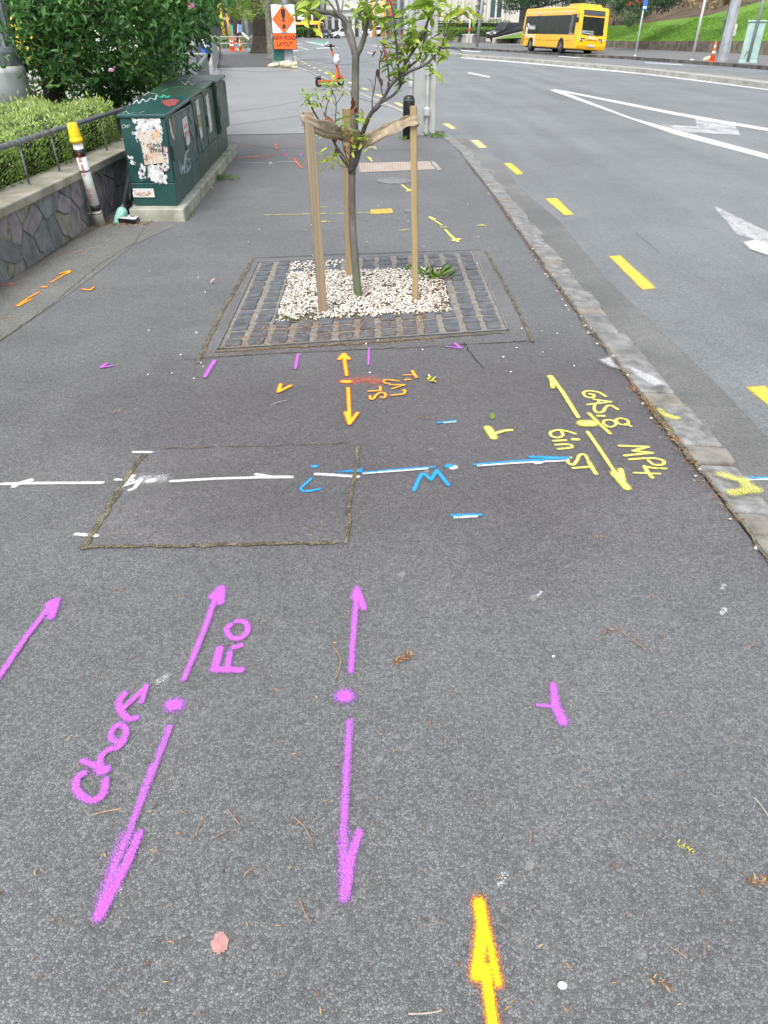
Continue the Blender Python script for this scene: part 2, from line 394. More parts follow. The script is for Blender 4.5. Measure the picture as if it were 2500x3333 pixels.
# the patch round the tree pit and the rectangular reinstatement
poly_sheet('asphalt_patch', [tuple(G(x, y)[:2]) for x, y in [(650, 1165), (1735, 1110), (1580, 815), (825, 842)]], .002, M['patch'])
poly_sheet('asphalt_patch', [tuple(G(x, y)[:2]) for x, y in [(270, 1785), (1127, 1767), (1168, 1443), (470, 1465)]], .002, M['patch'])
pale = asphalt('pale_asphalt', (1, 1, 1), .14, .38, stain=.1)
poly_sheet('crossing_strip', [tuple(G(x, y)[:2]) for x, y in [(745, 408), (1000, 375), (1085, 348), (1020, 340), (900, 362), (745, 384)]], .004, pale)
poly_sheet('crossing_strip', [tuple(G(x, y)[:2]) for x, y in [(745, 366), (900, 345), (990, 325), (955, 318), (880, 332), (745, 350)]], .004, pale)
b = MB(); gy = [-3, 0, 2, 4, 6, 8, 10, 12, 14, 15]; b.add([(kx(y_)+d_, y_, -.0982) for y_ in gy for d_ in (.12, .20+.36+.05*math.sin(y_*1.7))], [(2*i, 2*i+1, 2*i+3, 2*i+2) for i in range(len(gy)-1)]); struct(b.build('gutter_channel', asphalt('asphalt_gutter', (1, 1, .97), .085, .275, stain=.3)))
# kerb: basalt blocks
stone = PM('basalt_kerb', (.25, .25, .245), .75, .35, 7, 1.0, 24, .022, c2=(.13, .13, .128), world=True); stone3 = PM('basalt_kerb_light', (.28, .28, .275), .8, .35, 14, 1.0, 30, .02, c2=(.12, .12, .115), world=True)
stone2 = PM('tan_kerb', (.25, .235, .205), .8, .3, 9, .8, 55, .006, world=True)
kb = MB(); y = -1.5; i = 0
while y < 15.1:
    L = random.choice([.16, .34, .42, .5, .38]) if y > 1 else .4
    y1 = min(y+L, 15.17); a = (kx(y)+.012+random.uniform(-.012, .012), y+.007); b = (kx(y1)+.012+random.uniform(-.008, .008), y1-.006)
    w = .195+random.uniform(-.018, .018); z = .012+random.uniform(-.006, .008); j = random.uniform(-.015, .015)
    kb.add([(a[0], a[1], -.3), (a[0]+w+.03, a[1]+j, -.3), (b[0]+w+.03, b[1]-j, -.3), (b[0], b[1], -.3), (a[0], a[1], z), (a[0]+w, a[1]+j, z-.012), (b[0]+w, b[1]-j, z-.012), (b[0], b[1], z)],
           [(3, 2, 1, 0), (4, 5, 6, 7), (0, 1, 5, 4), (1, 2, 6, 5), (2, 3, 7, 6), (3, 0, 4, 7)], 1 if L < .2 else random.choice([0, 0, 2]))
    y = y1; i += 1
struct(kb.build('kerb', [stone, stone2, stone3], bevel=.02, seg=3))
dirt = PM('kerb_joint_dirt', (.06, .05, .04), .9, .4, 30, .7, 90, .004, world=True)
b = MB()
for i in range(len(near)-1):
    (x0, y0), (x1, y1) = near[i], near[i+1]; b.add([(x0-.004, y0, -.004), (x0+.2, y0, -.03), (x1+.2, y1, -.03), (x1-.004, y1, -.004)], [(0, 1, 2, 3)])
struct(b.build('kerb_bedding', dirt))
conc = PM('kerb_concrete', (.36, .36, .34), .8, .2, 3, .5, 60, .003, world=True)
b = MB(); kp = [p for p in KL if p[1] >= 15.17]
for i in range(len(kp)-1):
    (x0, y0), (x1, y1) = kp[i], kp[i+1]
    b.add([(x0, y0, .006), (x0+.16, y0, .004), (x1+.16, y1, .004), (x1, y1, .006), (x0+.2, y0, -.11), (x1+.2, y1, -.11)], [(0, 1, 2, 3), (1, 4, 5, 2)])
struct(b.build('kerb', conc))
# dark sheet on the far footpath: shade under the street trees, painted as colour
shade_m = PM('footpath_shade', (.10, .10, .10), .8, .3, 2, world=True)
poly_sheet('tree_shade_sheet', [(-8.2, 41.2), (-4.7, 42.7), (-5.6, 52), (-7.6, 63), (-14, 63), (-13, 52)], .006, shade_m)

# far side of the road: median, far carriageway, far footpath
MN = [G(x, y).xy for x, y in [(1250, 152), (1500, 181), (1650, 191), (1800, 204), (1950, 217), (2100, 231), (2300, 254), (2500, 279)]]+[Vector((13.6, 20)), Vector((13.8, 0)), Vector((13.8, -30))]
def off(line, d):
    o = []
    for i, p in enumerate(line):
        t = (line[min(i+1, len(line)-1)]-line[max(i-1, 0)]).normalized(); o.append(p+Vector((-t.y, t.x))*d)
    return o
def strip(name, A, B, z0, z1, mat):
    n = len(A); b = MB(); b.add([(p.x, p.y, z0) for p in A]+[(p.x, p.y, z1) for p in B], [(i, i+1, n+i+1, n+i) for i in range(n-1)]); return struct(b.build(name, mat))
def kerbstrip(name, A, w, h, mat):
    B = off(A, w); n = len(A); b = MB()
    b.add([(p.x, p.y, -.12) for p in A]+[(p.x, p.y, h) for p in A]+[(p.x, p.y, h) for p in B]+[(p.x, p.y, -.12) for p in B],
          [(i, i+1, n+i+1, n+i) for i in range(n-1)]+[(n+i, n+i+1, 2*n+i+1, 2*n+i) for i in range(n-1)]+[(2*n+i, 2*n+i+1, 3*n+i+1, 3*n+i) for i in range(n-1)])
    return struct(b.build(name, mat))
mk = PM('median_concrete', (.40, .40, .36), .8, .25, 1.5, .4, 30, .004, world=True)
kerbstrip('median_kerb', MN, .75, .06, mk)
strip('median_verge', off(MN, .76), off(MN, 2.3), .03, .03, asphalt('verge_chip', (1, 1, .95), .09, .34, stain=.2))
FK = [G(x, y).xy for x, y in [(1500, 157), (1600, 162), (1700, 168), (1900, 180), (2040, 187), (2200, 198), (2300, 205), (2400, 212), (2500, 220)]]+[Vector((20.3, 30)), Vector((20.6, 0)), Vector((20.6, -30))]
FK = [Vector((2, 104)), Vector((-1.5, 118)), ] [::-1]+FK
kerbstrip('far_kerb', FK, .25, .06, PM('far_kerb_stone', (.17, .165, .15), .85, .5, 1.6, .7, 10, .02, world=True))
strip('far_side_footpath', off(FK, .25), off(FK, 40), .05, .05, asphalt('far_path', (1, 1, .98), .085, .26, stain=.15))

# ------------------------------------------------------------ road paint
def lane(name, pts, wd, mat, zone=(0, 0, 1), z=-.1, kind='l'):
    return struct(sheet(name, mat, [(kind, pts, wd)], zone, 'z', z, .004, .02))
Y_ = [[(2430, 1268), (2560, 1370)], [(1995, 838), (2122, 942)], [(1793, 650), (1855, 698)], [(1655, 535), (1692, 566)], [(1546, 458), (1576, 480)], [(1448, 404), (1476, 418)],
      [(1290, 336), (1308, 344)], [(1228, 308), (1246, 318)], [(1180, 287), (1196, 294)]]
def quad(name, q, mat, z=-.1, off_=.004, wd=3, zone=(0, 0, 1), res=.02):
    return struct(sheet(name, mat, [('p', q, wd)], zone, 'z', z, off_, res))
quad('yellow_lane_mark', [(2426, 1262), (2490, 1256), (2620, 1365), (2560, 1375)], M['lane_y'])
quad('yellow_lane_mark', [(1978, 835), (2020, 832), (2138, 940), (2092, 946)], M['lane_y'])
quad('yellow_lane_mark', [(1774, 648), (1812, 645), (1870, 700), (1835, 702)], M['lane_y'])
quad('yellow_lane_mark', [(1638, 532), (1664, 531), (1707, 567), (1680, 570)], M['lane_y'])
quad('yellow_lane_mark', [(1531, 457), (1556, 456), (1587, 481), (1560, 482)], M['lane_pale'], wd=2)
quad('yellow_lane_mark', [(1438, 403), (1460, 402), (1487, 419), (1468, 421)], M['lane_pale'], wd=2)
for q in [(1300, 340), (1236, 312), (1188, 290), (1142, 270), (1118, 259), (1083, 247), (1062, 238), (1041, 229), (1023, 221), (1007, 214), (994, 206), (985, 201), (977, 197), (970, 193), (963, 188), (958, 184)]:
    c = G(*q, -.1); L = .55 if q[1] > 200 else .5; s = Vector((-.19, 1)).normalized(); n_ = Vector((s.y, -s.x)); c2 = c.xy
    if q[1] > 320: s = Vector((-.15, 1)).normalized()
    pts = [c2+s*L*a+n_*.075*b for a, b in ((-1, -1), (-1, 1), (1, 1), (1, -1))]
    struct(sheet('yellow_lane_mark', M['lane_pale'], [('p', [tuple(p) for p in pts], .02)], raw=True, val=-.1, res=.03))
wl = lambda nm, q, **k: quad(nm, q, M['lane_w'], **k)
wl('white_edge_line', [(1500, 186), (1700, 202), (2100, 238), (2500, 286), (2560, 294), (2560, 302), (2500, 294), (2100, 243), (1700, 206), (1500, 189)], wd=1.5)
wl('white_lane_line', [(1787, 293), (1812, 291), (2060, 385), (2500, 503), (2620, 536), (2620, 560), (2500, 520), (2200, 440), (2040, 384)], wd=2)
wl('white_lane_line', [(1800, 293), (1840, 296), (2200, 366), (2500, 418), (2600, 436), (2600, 448), (2500, 428), (2200, 376), (1880, 310)], wd=2)
wl('white_lane_line', [(1518, 238), (1532, 236), (1598, 250), (1592, 253)], wd=1.5)
sc = 1/2.074
quad('turn_arrow', [(1700+a*sc, 200+c*sc) for a, c in [(930, 425), (1170, 440), (1165, 385), (1440, 430), (1478, 500), (1090, 478)]], M['lane_worn'], wd=5, off_=.003)
quad('turn_arrow', [(1700+a*sc, 200+c*sc) for a, c in [(1280, 978), (1320, 985), (1659, 1150), (1900, 1260), (1900, 1400), (1659, 1240), (1440, 1170)]], M['lane_worn'], wd=5)
quad('turn_arrow', [(1700+a*sc, 200+c*sc) for a, c in [(1490, 1225), (1580, 1205), (1659, 1235), (1950, 1300), (1950, 1420), (1659, 1315), (1530, 1270)]], M['lane_w'], wd=5, off_=.007)
for q in [[(1500, 163), (1564, 168), (1564, 170), (1500, 166)], [(1608, 164), (1688, 169), (1686, 171), (1606, 166)], [(1818, 182), (1892, 188), (1890, 190), (1818, 184)], [(2100, 203), (2225, 211), (2222, 213), (2100, 205)]]:
    wl('white_lane_line', q, wd=1, off_=.006)
s4 = 1/4.1475
f4 = lambda L, oy=0: [(860+a*s4, oy+b*s4) for a, b in L]
quad('green_cycle_box', f4([(610, 560), (640, 550), (870, 565), (800, 612)]), M['green_lane'], wd=1, res=.1)
for L in [[(560, 565), (590, 560), (880, 622), (860, 630)], [(800, 612), (865, 562), (880, 566), (820, 614)], [(700, 648), (900, 640), (1025, 645), (900, 652), (710, 658)], [(428, 625), (460, 628), (610, 672), (590, 676)],
          [(390, 680), (465, 681), (465, 688), (390, 688)], [(1375, 708), (1400, 706), (1478, 724), (1462, 730)], [(430, 588), (520, 592), (500, 597), (430, 594)], [(1360, 600), (1400, 603), (1600, 632), (1580, 636)]]:
    quad('white_lane_line', f4(L), M['lane_w'], wd=1, off_=.008, res=.05)

# ------------------------------------------------------------ sprayed survey marks
ZA, ZB, ZC, ZD, ZE = (0, 1850, 1.2762), (200, 2500, 1.508), (1300, 1850, 1.3825), (1300, 2600, 1.3825), (1300, 1150, 1.3825)
ZF, ZH, ZI, ZJ, ZK = (0, 1350, 1.2762), (1700, 1150, 3.016), (1150, 1130, 4.1475), (900, 1280, 1.659), (300, 1130, 1.4426)
ZL, ZM, ZN = (0, 850, 2.37), (900, 250, 2.37), (700, 420, 2.765)
def mark(name, label, cat, mat, zone, prims, group=None, off_=.0045, res=.006, val=0., more=()):
    """one sprayed mark; more = further (zone, prims) drawn in another zoom of the photograph"""
    allp = []
    def conv(zn, pr):
        kind, pts = pr[0], pr[1]
        if kind == 's': pts = smoothpts(pts); kind = 'l'
        q = [G(zn[0]+p[0]/zn[2], zn[1]+p[1]/zn[2], val) for p in pts]
        w = pr[2]*depth(q[0])/F/zn[2]; w2 = (pr[5] if len(pr) > 5 else pr[2])*depth(q[-1])/F/zn[2]
        return (kind, [(a.x, a.y) for a in q], w, pr[3] if len(pr) > 3 else 1, pr[4] if len(pr) > 4 else 0, w2)
    for zn, ps in ((zone, prims),)+tuple(more):
        allp += [conv(zn, pr) for pr in ps]
    o = sheet(name, mat, allp, plane='z', val=val, off=off_, res=res, raw=True)
    return tag(o, label, cat, group)
mg, og = 'magenta sprayed survey marks', 'orange sprayed survey marks'
A_ = 'painted arrow'; L_ = 'painted lettering'; T_ = 'painted mark'
mark('painted_arrow', 'magenta sprayed arrow pointing up, cut by the left edge of the footpath view', A_, M['magenta'], ZA,
     [('l', [(-90, 590), (0, 455), (110, 290), (195, 180), (228, 145)], 28, .93), ('l', [(205, 155), (236, 138), (213, 208)], 36)], mg)
mark('painted_arrow', 'magenta sprayed arrow pointing up beside the letters F.O', A_, M['magenta'], ZA,
     [('l', [(765, 468), (850, 260), (895, 130)], 26, .92), ('l', [(885, 125), (920, 88), (916, 145)], 38)], mg)
mark('painted_dot', 'round magenta sprayed dot between the arrows beside the long slanted word', T_, M['magenta'], ZA, [('l', [(718, 574), (734, 573)], 66), ('l', [(728, 575), (735, 575)], 100, .34)], mg)
mark('painted_arrow', 'long magenta sprayed arrow pointing down and left with a heavy blurred head', A_, M['magenta'], ZA,
     [('l', [(706, 665), (640, 840), (570, 1020)], 30, .86)], mg, more=((ZB, [('l', [(445, 0), (340, 310), (270, 470), (183, 740)], 30, .86, 0, 55), ('l', [(385, 330), (320, 480), (185, 735)], 40, 1, 0, 58), ('l', [(320, 340), (250, 520), (195, 690)], 85, .55, 0, 80)]),))
mark('painted_lettering', 'magenta sprayed letters F.O, turned on their side', L_, M['magenta'], ZA,
     [('l', [(888, 425), (1000, 428)], 34), ('l', [(893, 425), (915, 338)], 34), ('l', [(945, 425), (957, 358)], 26), ('l', [(972, 334), (1000, 326)], 28),
      ('s', [(958, 240), (942, 262), (960, 290), (992, 298), (1022, 278), (1030, 248), (1012, 226), (985, 226)], 26)], mg)
mark('painted_lettering', 'magenta sprayed slanted word Chor ending in a small arrow', L_, M['magenta'], ZA,
     [('s', [(352, 856), (322, 880), (320, 920), (350, 958), (392, 970), (430, 945), (441, 886)], 32), ('l', [(345, 806), (395, 826), (432, 846)], 28), ('s', [(428, 850), (418, 800), (445, 764), (490, 750), (515, 725)], 28),
      ('l', [(420, 846), (440, 842)], 46), ('s', [(470, 680), (462, 708), (492, 728), (520, 706), (524, 674), (500, 655), (474, 668)], 27), ('s', [(565, 628), (535, 630), (506, 602), (496, 565), (518, 526)], 30),
      ('l', [(512, 590), (560, 545), (610, 494)], 23), ('l', [(610, 494), (590, 562)], 22)], mg)
mark('painted_arrow', 'upright magenta sprayed arrow pointing up in the middle of the footpath', A_, M['magenta'], ZA,
     [('l', [(1458, 433), (1470, 250), (1482, 110)], 26, .92), ('l', [(1484, 95), (1498, 130), (1512, 172)], 28), ('l', [(1484, 88), (1468, 130)], 30, .8)], mg)
mark('painted_dot', 'round magenta sprayed dot between two upright arrows in the middle of the footpath', T_, M['magenta'], ZA, [('l', [(1428, 536), (1438, 537)], 68), ('l', [(1430, 537), (1436, 537)], 105, .34)], mg)
mark('painted_arrow', 'long upright magenta sprayed arrow pointing down toward the viewer', A_, M['magenta'], ZA,
     [('l', [(1453, 644), (1440, 850), (1432, 1020)], 32, .86)], mg, more=((ZB, [('l', [(1398, 0), (1385, 350), (1388, 640)], 34, .85, 0, 52), ('l', [(1462, 322), (1422, 440), (1395, 630)], 40, .95, 0, 52), ('l', [(1385, 330), (1392, 640)], 70, .6)]),))
mark('painted_mark', 'magenta sprayed Y-shaped tick alone at the right of the footpath', T_, M['magenta'], ZC, [('l', [(690, 530), (702, 625), (733, 695)], 32, .95, 0, 52), ('l', [(622, 622), (700, 628)], 22, .9)], mg)
mark('painted_mark', 'small magenta sprayed arrowhead alone left of the tree pit', T_, M['magenta'], ZK, [('l', [(92, 92), (42, 100), (70, 80)], 16)], mg, res=.01)
mark('painted_mark', 'slanted magenta dash at the left corner of the tree pit', T_, M['magenta'], ZK, [('l', [(575, 68), (530, 144)], 20)], mg, res=.01)
mark('painted_mark', 'short magenta dash just left of the orange up arrow', T_, M['magenta'], ZK, [('l', [(968, 38), (954, 105)], 14)], mg, res=.01)
mark('painted_mark', 'upright magenta dash just right of the orange up arrow', T_, M['magenta'], ZK, [('l', [(1300, 10), (1298, 86)], 12)], mg, res=.01)
mark('painted_mark', 'small magenta arrow tick under the right front corner of the tree pit', T_, M['magenta'], ZI, [('l', [(1245, 0), (1340, 10), (1440, 28)], 34, .9), ('l', [(1370, -40), (1450, 25)], 44)], mg, res=.008)
mark('painted_arrow', 'bright yellow and orange sprayed arrow running off the bottom of the picture', A_, M['fluoro'], ZD,
     [('l', [(357, 478), (372, 560), (362, 690), (346, 800)], 56), ('l', [(370, 520), (410, 680), (442, 835)], 44, .82), ('l', [(385, 770), (402, 900), (418, 1013), (432, 1120)], 50)], og)
mark('painted_arrow', 'orange sprayed arrow pointing up at the tree pit', A_, M['orange'], ZK, [('l', [(1196, 138), (1188, 90), (1182, 38)], 17), ('l', [(1160, 62), (1182, 36), (1206, 60)], 20)], og, res=.008)
mark('painted_dot', 'orange sprayed dot with a wide orange overspray to its right', T_, M['orange'], ZK, [('l', [(1180, 167), (1206, 167)], 30), ('l', [(1200, 166), (1290, 158), (1340, 166)], 70, .27)], og, res=.01)
mark('painted_arrow', 'orange sprayed arrow pointing down away from the tree pit', A_, M['orange'], ZK, [('l', [(1202, 197), (1206, 280), (1210, 362)], 17), ('l', [(1190, 312), (1208, 366), (1246, 314)], 18)], og, res=.008)
mark('painted_mark', 'small orange sprayed V shape left of the orange down arrow', T_, M['orange'], ZK, [('l', [(886, 180), (874, 215), (932, 186)], 18)], og, res=.008)
mark('painted_lettering', 'orange sprayed letters St LV and a T lying on their side', L_, M['orange'], ZI,
     [('l', [(205, 610), (370, 603), (362, 548)], 34), ('s', [(225, 672), (235, 715), (275, 712), (310, 660), (360, 632), (415, 632), (438, 668), (410, 700), (372, 690)], 34), ('l', [(512, 665), (680, 648), (700, 620), (690, 592), (668, 600)], 34),
      ('l', [(520, 578), (695, 522), (490, 525)], 28), ('s', [(490, 508), (425, 498), (408, 468), (450, 455), (620, 472)], 28), ('l', [(700, 458), (765, 450)], 34), ('l', [(672, 392), (800, 388)], 22), ('l', [(795, 335), (850, 422)], 40)], og, res=.006)
mark('painted_arrow', 'orange sprayed arrow with a middle dot by the stone wall', A_, M['orange'], ZL,
     [('l', [(395, 170), (470, 125), (538, 85)], 16), ('l', [(462, 104), (545, 78), (530, 100)], 20), ('l', [(330, 207), (358, 205)], 30), ('l', [(308, 242), (220, 290), (135, 352)], 16, 1, 0, 26), ('l', [(250, 298), (140, 355)], 18)], og, res=.012)
mark('painted_mark', 'small orange sprayed arrow tick right of the gutter joint by the wall', T_, M['orange'], ZL, [('l', [(640, 222), (692, 232), (728, 206)], 18)], og, res=.012)
mark('painted_mark', 'small orange sprayed tick at the foot of the stone wall', T_, M['redor'], ZL, [('l', [(28, 190), (108, 182)], 26)], og, res=.012)
yg = 'yellow sprayed gas marks'
mark('painted_arrow', 'yellow sprayed arrow pointing up toward the tree near the kerb', A_, M['yellow'], ZH, [('l', [(548, 640), (400, 400), (290, 250)], 40), ('l', [(272, 238), (330, 320)], 58), ('l', [(285, 260), (298, 348)], 42)], yg)
mark('painted_dot', 'yellow sprayed dot crossed by a faint stroke between the two yellow arrows', T_, M['yellow'], ZH, [('l', [(600, 700), (675, 700)], 120), ('l', [(650, 600), (740, 690), (860, 800)], 44, .72)], yg)
mark('painted_arrow', 'yellow sprayed arrow pointing down toward the kerb', A_, M['yellow'], ZH, [('l', [(640, 785), (760, 960), (860, 1110), (940, 1230)], 36), ('l', [(900, 1190), (1025, 1335)], 78), ('l', [(962, 1155), (985, 1260)], 54)], yg)
mark('painted_lettering', 'yellow sprayed word GAS.8, turned sideways beside the kerb', L_, M['yellow'], ZH,
     [('s', [(820, 430), (750, 390), (650, 375), (600, 395), (630, 435), (690, 440), (705, 415), (660, 405)], 30), ('l', [(700, 458), (870, 482), (640, 510)], 28), ('l', [(745, 470), (755, 500)], 26),
      ('s', [(712, 510), (705, 555), (735, 588), (790, 578), (825, 530), (870, 520), (935, 556)], 30), ('l', [(745, 620), (800, 622)], 40), ('s', [(800, 665), (800, 700), (860, 730), (915, 710), (905, 675), (850, 660), (800, 668)], 26),
      ('s', [(915, 660), (960, 645), (1025, 660), (1040, 695), (1000, 710), (945, 695), (920, 665)], 26), ('l', [(1010, 700), (1072, 724)], 26)], yg)
mark('painted_lettering', 'yellow sprayed 6in, turned sideways left of the yellow dot', L_, M['yellow'], ZH,
     [('s', [(520, 797), (440, 772), (340, 760), (275, 785), (290, 822), (350, 835), (398, 812), (385, 775)], 30), ('l', [(310, 867), (425, 860)], 34), ('l', [(500, 852), (545, 853)], 44), ('s', [(325, 905), (440, 900), (490, 915), (470, 935), (350, 946)], 30)], yg)
mark('painted_lettering', 'yellow sprayed ST, turned sideways at the tip of the blue arrow', L_, M['yellow'], ZH,
     [('s', [(640, 1048), (615, 1005), (565, 1005), (535, 1060), (500, 1100), (452, 1085), (448, 1045), (475, 1030)], 32), ('l', [(495, 1135), (655, 1122)], 32), ('l', [(650, 1070), (685, 1130), (722, 1190)], 42)], yg)
mark('painted_lettering', 'yellow sprayed MP4, turned sideways nearest the kerb', L_, M['yellow'], ZH,
     [('l', [(950, 915), (1235, 925), (1085, 965), (1275, 985), (1005, 1012)], 34), ('s', [(1050, 1050), (1180, 1040), (1310, 1040), (1385, 1065), (1375, 1100), (1290, 1100), (1235, 1060)], 32), ('l', [(1200, 1120), (1300, 1135), (1410, 1140)], 32),
      ('l', [(1200, 1118), (1225, 1170), (1275, 1228)], 42), ('l', [(1092, 1180), (1350, 1190)], 26)], yg)
mark('painted_mark', 'yellow sprayed sideways T between the blue dash and the word 6in', T_, M['yellow'], ZE, [('l', [(398, 338), (424, 382)], 34), ('l', [(418, 368), (470, 352), (503, 348)], 18)], yg)
kt = lambda x, y: np.full(np.shape(x), .018)
o = mark('painted_mark', 'yellow paint blob on a kerb stone beside the word GAS.8', T_, M['yellow'], ZH, [('l', [(1420, 652), (1500, 672)], 90, .62), ('l', [(1340, 590), (1400, 650)], 70, .5)], off_=.022)
mark('painted_mark', 'yellow painted arrowhead across a kerb stone at the lower right', T_, M['yellow'], ZE, [('l', [(1440, 565), (1520, 590), (1600, 632)], 52, .58), ('l', [(1490, 648), (1600, 634)], 58, .56), ('l', [(1550, 590), (1560, 640)], 60, .52)], off_=.024)
mark('painted_mark', 'worn white paint splash on the kerb stones and footpath edge', T_, M['white'], ZH, [('p', [(1000, 150), (1100, 180), (1290, 260), (1420, 340), (1280, 362), (1110, 260)], 90, .55)], off_=.022, more=((ZH, [('p', [(740, 95), (860, 60), (950, 190), (850, 165)], 80, .52)]),))
mark('painted_arrow', 'white sprayed arrow pointing left at the left edge of the footpath', A_, M['white'], ZF, [('l', [(424, 286), (130, 288), (10, 291)], 19), ('l', [(128, 276), (70, 292), (62, 300)], 26)], 'white sprayed survey marks')
mark('painted_mark', 'white sprayed numeral 4 with a dot over the moss joint', L_, M['white'], ZF, [('l', [(482, 273), (552, 275)], 16), ('l', [(552, 258), (505, 300)], 22), ('s', [(585, 272), (562, 305), (540, 316)], 18), ('l', [(520, 296), (586, 276)], 18), ('l', [(620, 278), (636, 276)], 30), ('l', [(600, 270), (670, 268)], 80, .40)], 'white sprayed survey marks')
mark('painted_arrow', 'white sprayed arrow pointing right across the rectangular patch', A_, M['white'], ZF, [('l', [(710, 280), (900, 269), (1080, 264), (1212, 263)], 17), ('l', [(1066, 251), (1130, 262), (1210, 262)], 18)], 'white sprayed survey marks')
mark('painted_mark', 'white sprayed dash at the far left corner of the rectangular patch', T_, M['white'], ZF, [('l', [(556, 158), (630, 159)], 17, .85)], 'white sprayed survey marks')
mark('painted_mark', 'white sprayed dash at the near left corner of the rectangular patch', T_, M['white'], ZF, [('l', [(318, 500), (402, 507)], 20, .9)], 'white sprayed survey marks')
bg_ = 'blue sprayed water marks'
mark('painted_arrow', 'blue and white sprayed arrow pointing left onto the rectangular patch', A_, M['blue'], ZJ, [('l', [(480, 432), (700, 412), (852, 403)], 15), ('l', [(215, 441), (320, 447), (440, 456)], 24, 1, 1), ('l', [(470, 438), (700, 421), (815, 411)], 14, 1, 1), ('p', [(300, 431), (465, 408), (470, 434)], 6, .8)], bg_)
mark('painted_dot', 'round blue sprayed dot with a white edge between the blue arrows', T_, M['blue'], ZJ, [('l', [(930, 398), (944, 399)], 46), ('l', [(948, 405), (958, 403)], 42, .9, 1)], bg_)
mark('painted_arrow', 'blue and white sprayed arrow pointing right toward the yellow letters', A_, M['blue'], ZJ, [('l', [(1065, 389), (1300, 370), (1570, 354)], 17), ('l', [(1370, 348), (1450, 350), (1575, 354)], 24), ('l', [(1090, 396), (1300, 381), (1560, 368)], 15, 1, 1), ('l', [(1400, 382), (1430, 378)], 22, 1, 1)], bg_)
mark('painted_lettering', 'blue sprayed letter W upside down under the blue line', L_, M['blue'], ZJ, [('l', [(742, 528), (783, 440), (800, 441), (835, 472), (866, 420), (928, 500)], 24)], bg_)
mark('painted_lettering', 'blue sprayed upside-down question mark on the rectangular patch', L_, M['blue'], ZJ, [('s', [(188, 465), (150, 500), (132, 522), (160, 535), (235, 521)], 18), ('l', [(200, 400), (213, 400)], 30)], bg_)
mark('painted_mark', 'blue and white sprayed dash above the blue line near the yellow T', T_, M['blue'], ZJ, [('l', [(870, 164), (968, 153)], 18), ('l', [(905, 164), (965, 158)], 15, .8, 1)], bg_)
mark('painted_mark', 'blue and white sprayed dash below the blue line', T_, M['blue'], ZJ, [('l', [(950, 664), (1105, 662)], 22), ('l', [(965, 676), (1080, 670)], 18, .95, 1)], bg_)
mark('painted_mark', 'blue and white sprayed dash on the road beyond the kerb', T_, M['blue'], ZE, [('l', [(1552, 565), (1760, 560)], 15), ('l', [(1560, 573), (1760, 568)], 12, 1, 1)], bg_, val=-.1)
mark('painted_line', 'thin yellow sprayed line running to the yellow cover behind the tree', T_, M['yellow'], ZN, [('l', [(445, 778), (600, 774), (855, 768)], 12), ('l', [(950, 765), (985, 765)], 20), ('l', [(1045, 765), (1200, 762), (1385, 754)], 10)], yg, res=.015)
mark('painted_mark', 'short yellow dash beyond the thin yellow line behind the left stake', T_, M['yellow'], ZN, [('l', [(940, 708), (1000, 703)], 13)], yg, res=.012)
mark('painted_mark', 'short yellow arrow tick before the thin yellow line behind the left stake', T_, M['yellow'], ZN, [('l', [(952, 833), (1038, 838)], 12), ('l', [(1000, 828), (960, 842)], 12)], yg, res=.012)
mark('painted_arrow', 'yellow sprayed double arrow behind the right corner of the tree pit', A_, M['yellow'], ZM,
     [('l', [(1190, 1095), (1230, 1118), (1275, 1148)], 16), ('l', [(1182, 1085), (1215, 1100)], 30), ('l', [(1268, 1163), (1308, 1163)], 20), ('l', [(1300, 1182), (1350, 1235), (1400, 1275)], 16, 1, 0, 30), ('l', [(1360, 1265), (1410, 1255)], 34)], yg, res=.01)
mark('painted_mark', 'yellow tick left of the yellow double arrow, by the right stake', T_, M['yellow'], ZM, [('l', [(945, 1188), (1020, 1184)], 14)], yg, res=.012)
mark('painted_mark', 'yellow tick right of the yellow double arrow, near the kerb', T_, M['yellow'], ZM, [('l', [(1550, 1150), (1612, 1150)], 14), ('l', [(1575, 1142), (1605, 1152)], 14)], yg, res=.012)
mark('painted_arrow', 'yellow sprayed arrow at the near side of the round manhole cover', A_, M['yellow'], ZM, [('l', [(966, 836), (1030, 885)], 15), ('l', [(1010, 885), (1040, 870)], 24)], yg, res=.012)
mark('painted_mark', 'small yellow arrow just beyond the rusty rectangular cover', T_, M['yellow'], ZM, [('l', [(706, 620), (738, 655)], 14), ('l', [(706, 625), (735, 632)], 14)], yg, res=.015)
mark('painted_line', 'long red-orange sprayed line starting beside the cabinet plinth', T_, M['redor'], ZN, [('l', [(185, 262), (410, 248), (660, 222)], 14), ('l', [(185, 262), (400, 254)], 24)], og, res=.02)
mark('painted_arrow', 'small red-orange double-ended arrow farthest up the footpath', A_, M['redor'], ZN, [('l', [(548, 135), (548, 165), (562, 190)], 12), ('l', [(530, 142), (566, 140)], 14), ('l', [(540, 182), (575, 182)], 16)], og, res=.02)
mark('painted_arrow', 'red-orange double-ended arrow touching the far white line', A_, M['redor'], ZN, [('l', [(715, 270), (735, 300), (775, 350)], 15), ('l', [(682, 270), (722, 262)], 18), ('l', [(760, 352), (795, 348)], 20), ('l', [(720, 305), (765, 308)], 18)], og, res=.015)
mark('painted_mark', 'red-orange dash left of the small purple bracket', T_, M['redor'], ZN, [('l', [(300, 225), (382, 224)], 16)], og, res=.02)
mark('painted_mark', 'red-orange dash just beyond the far white N', T_, M['redor'], ZN, [('l', [(432, 268), (496, 262)], 14)], og, res=.02)
mark('painted_mark', 'tiny red-orange arrow left of the farthest orange arrow', T_, M['redor'], ZN, [('l', [(303, 163), (350, 163)], 12)], og, res=.02)
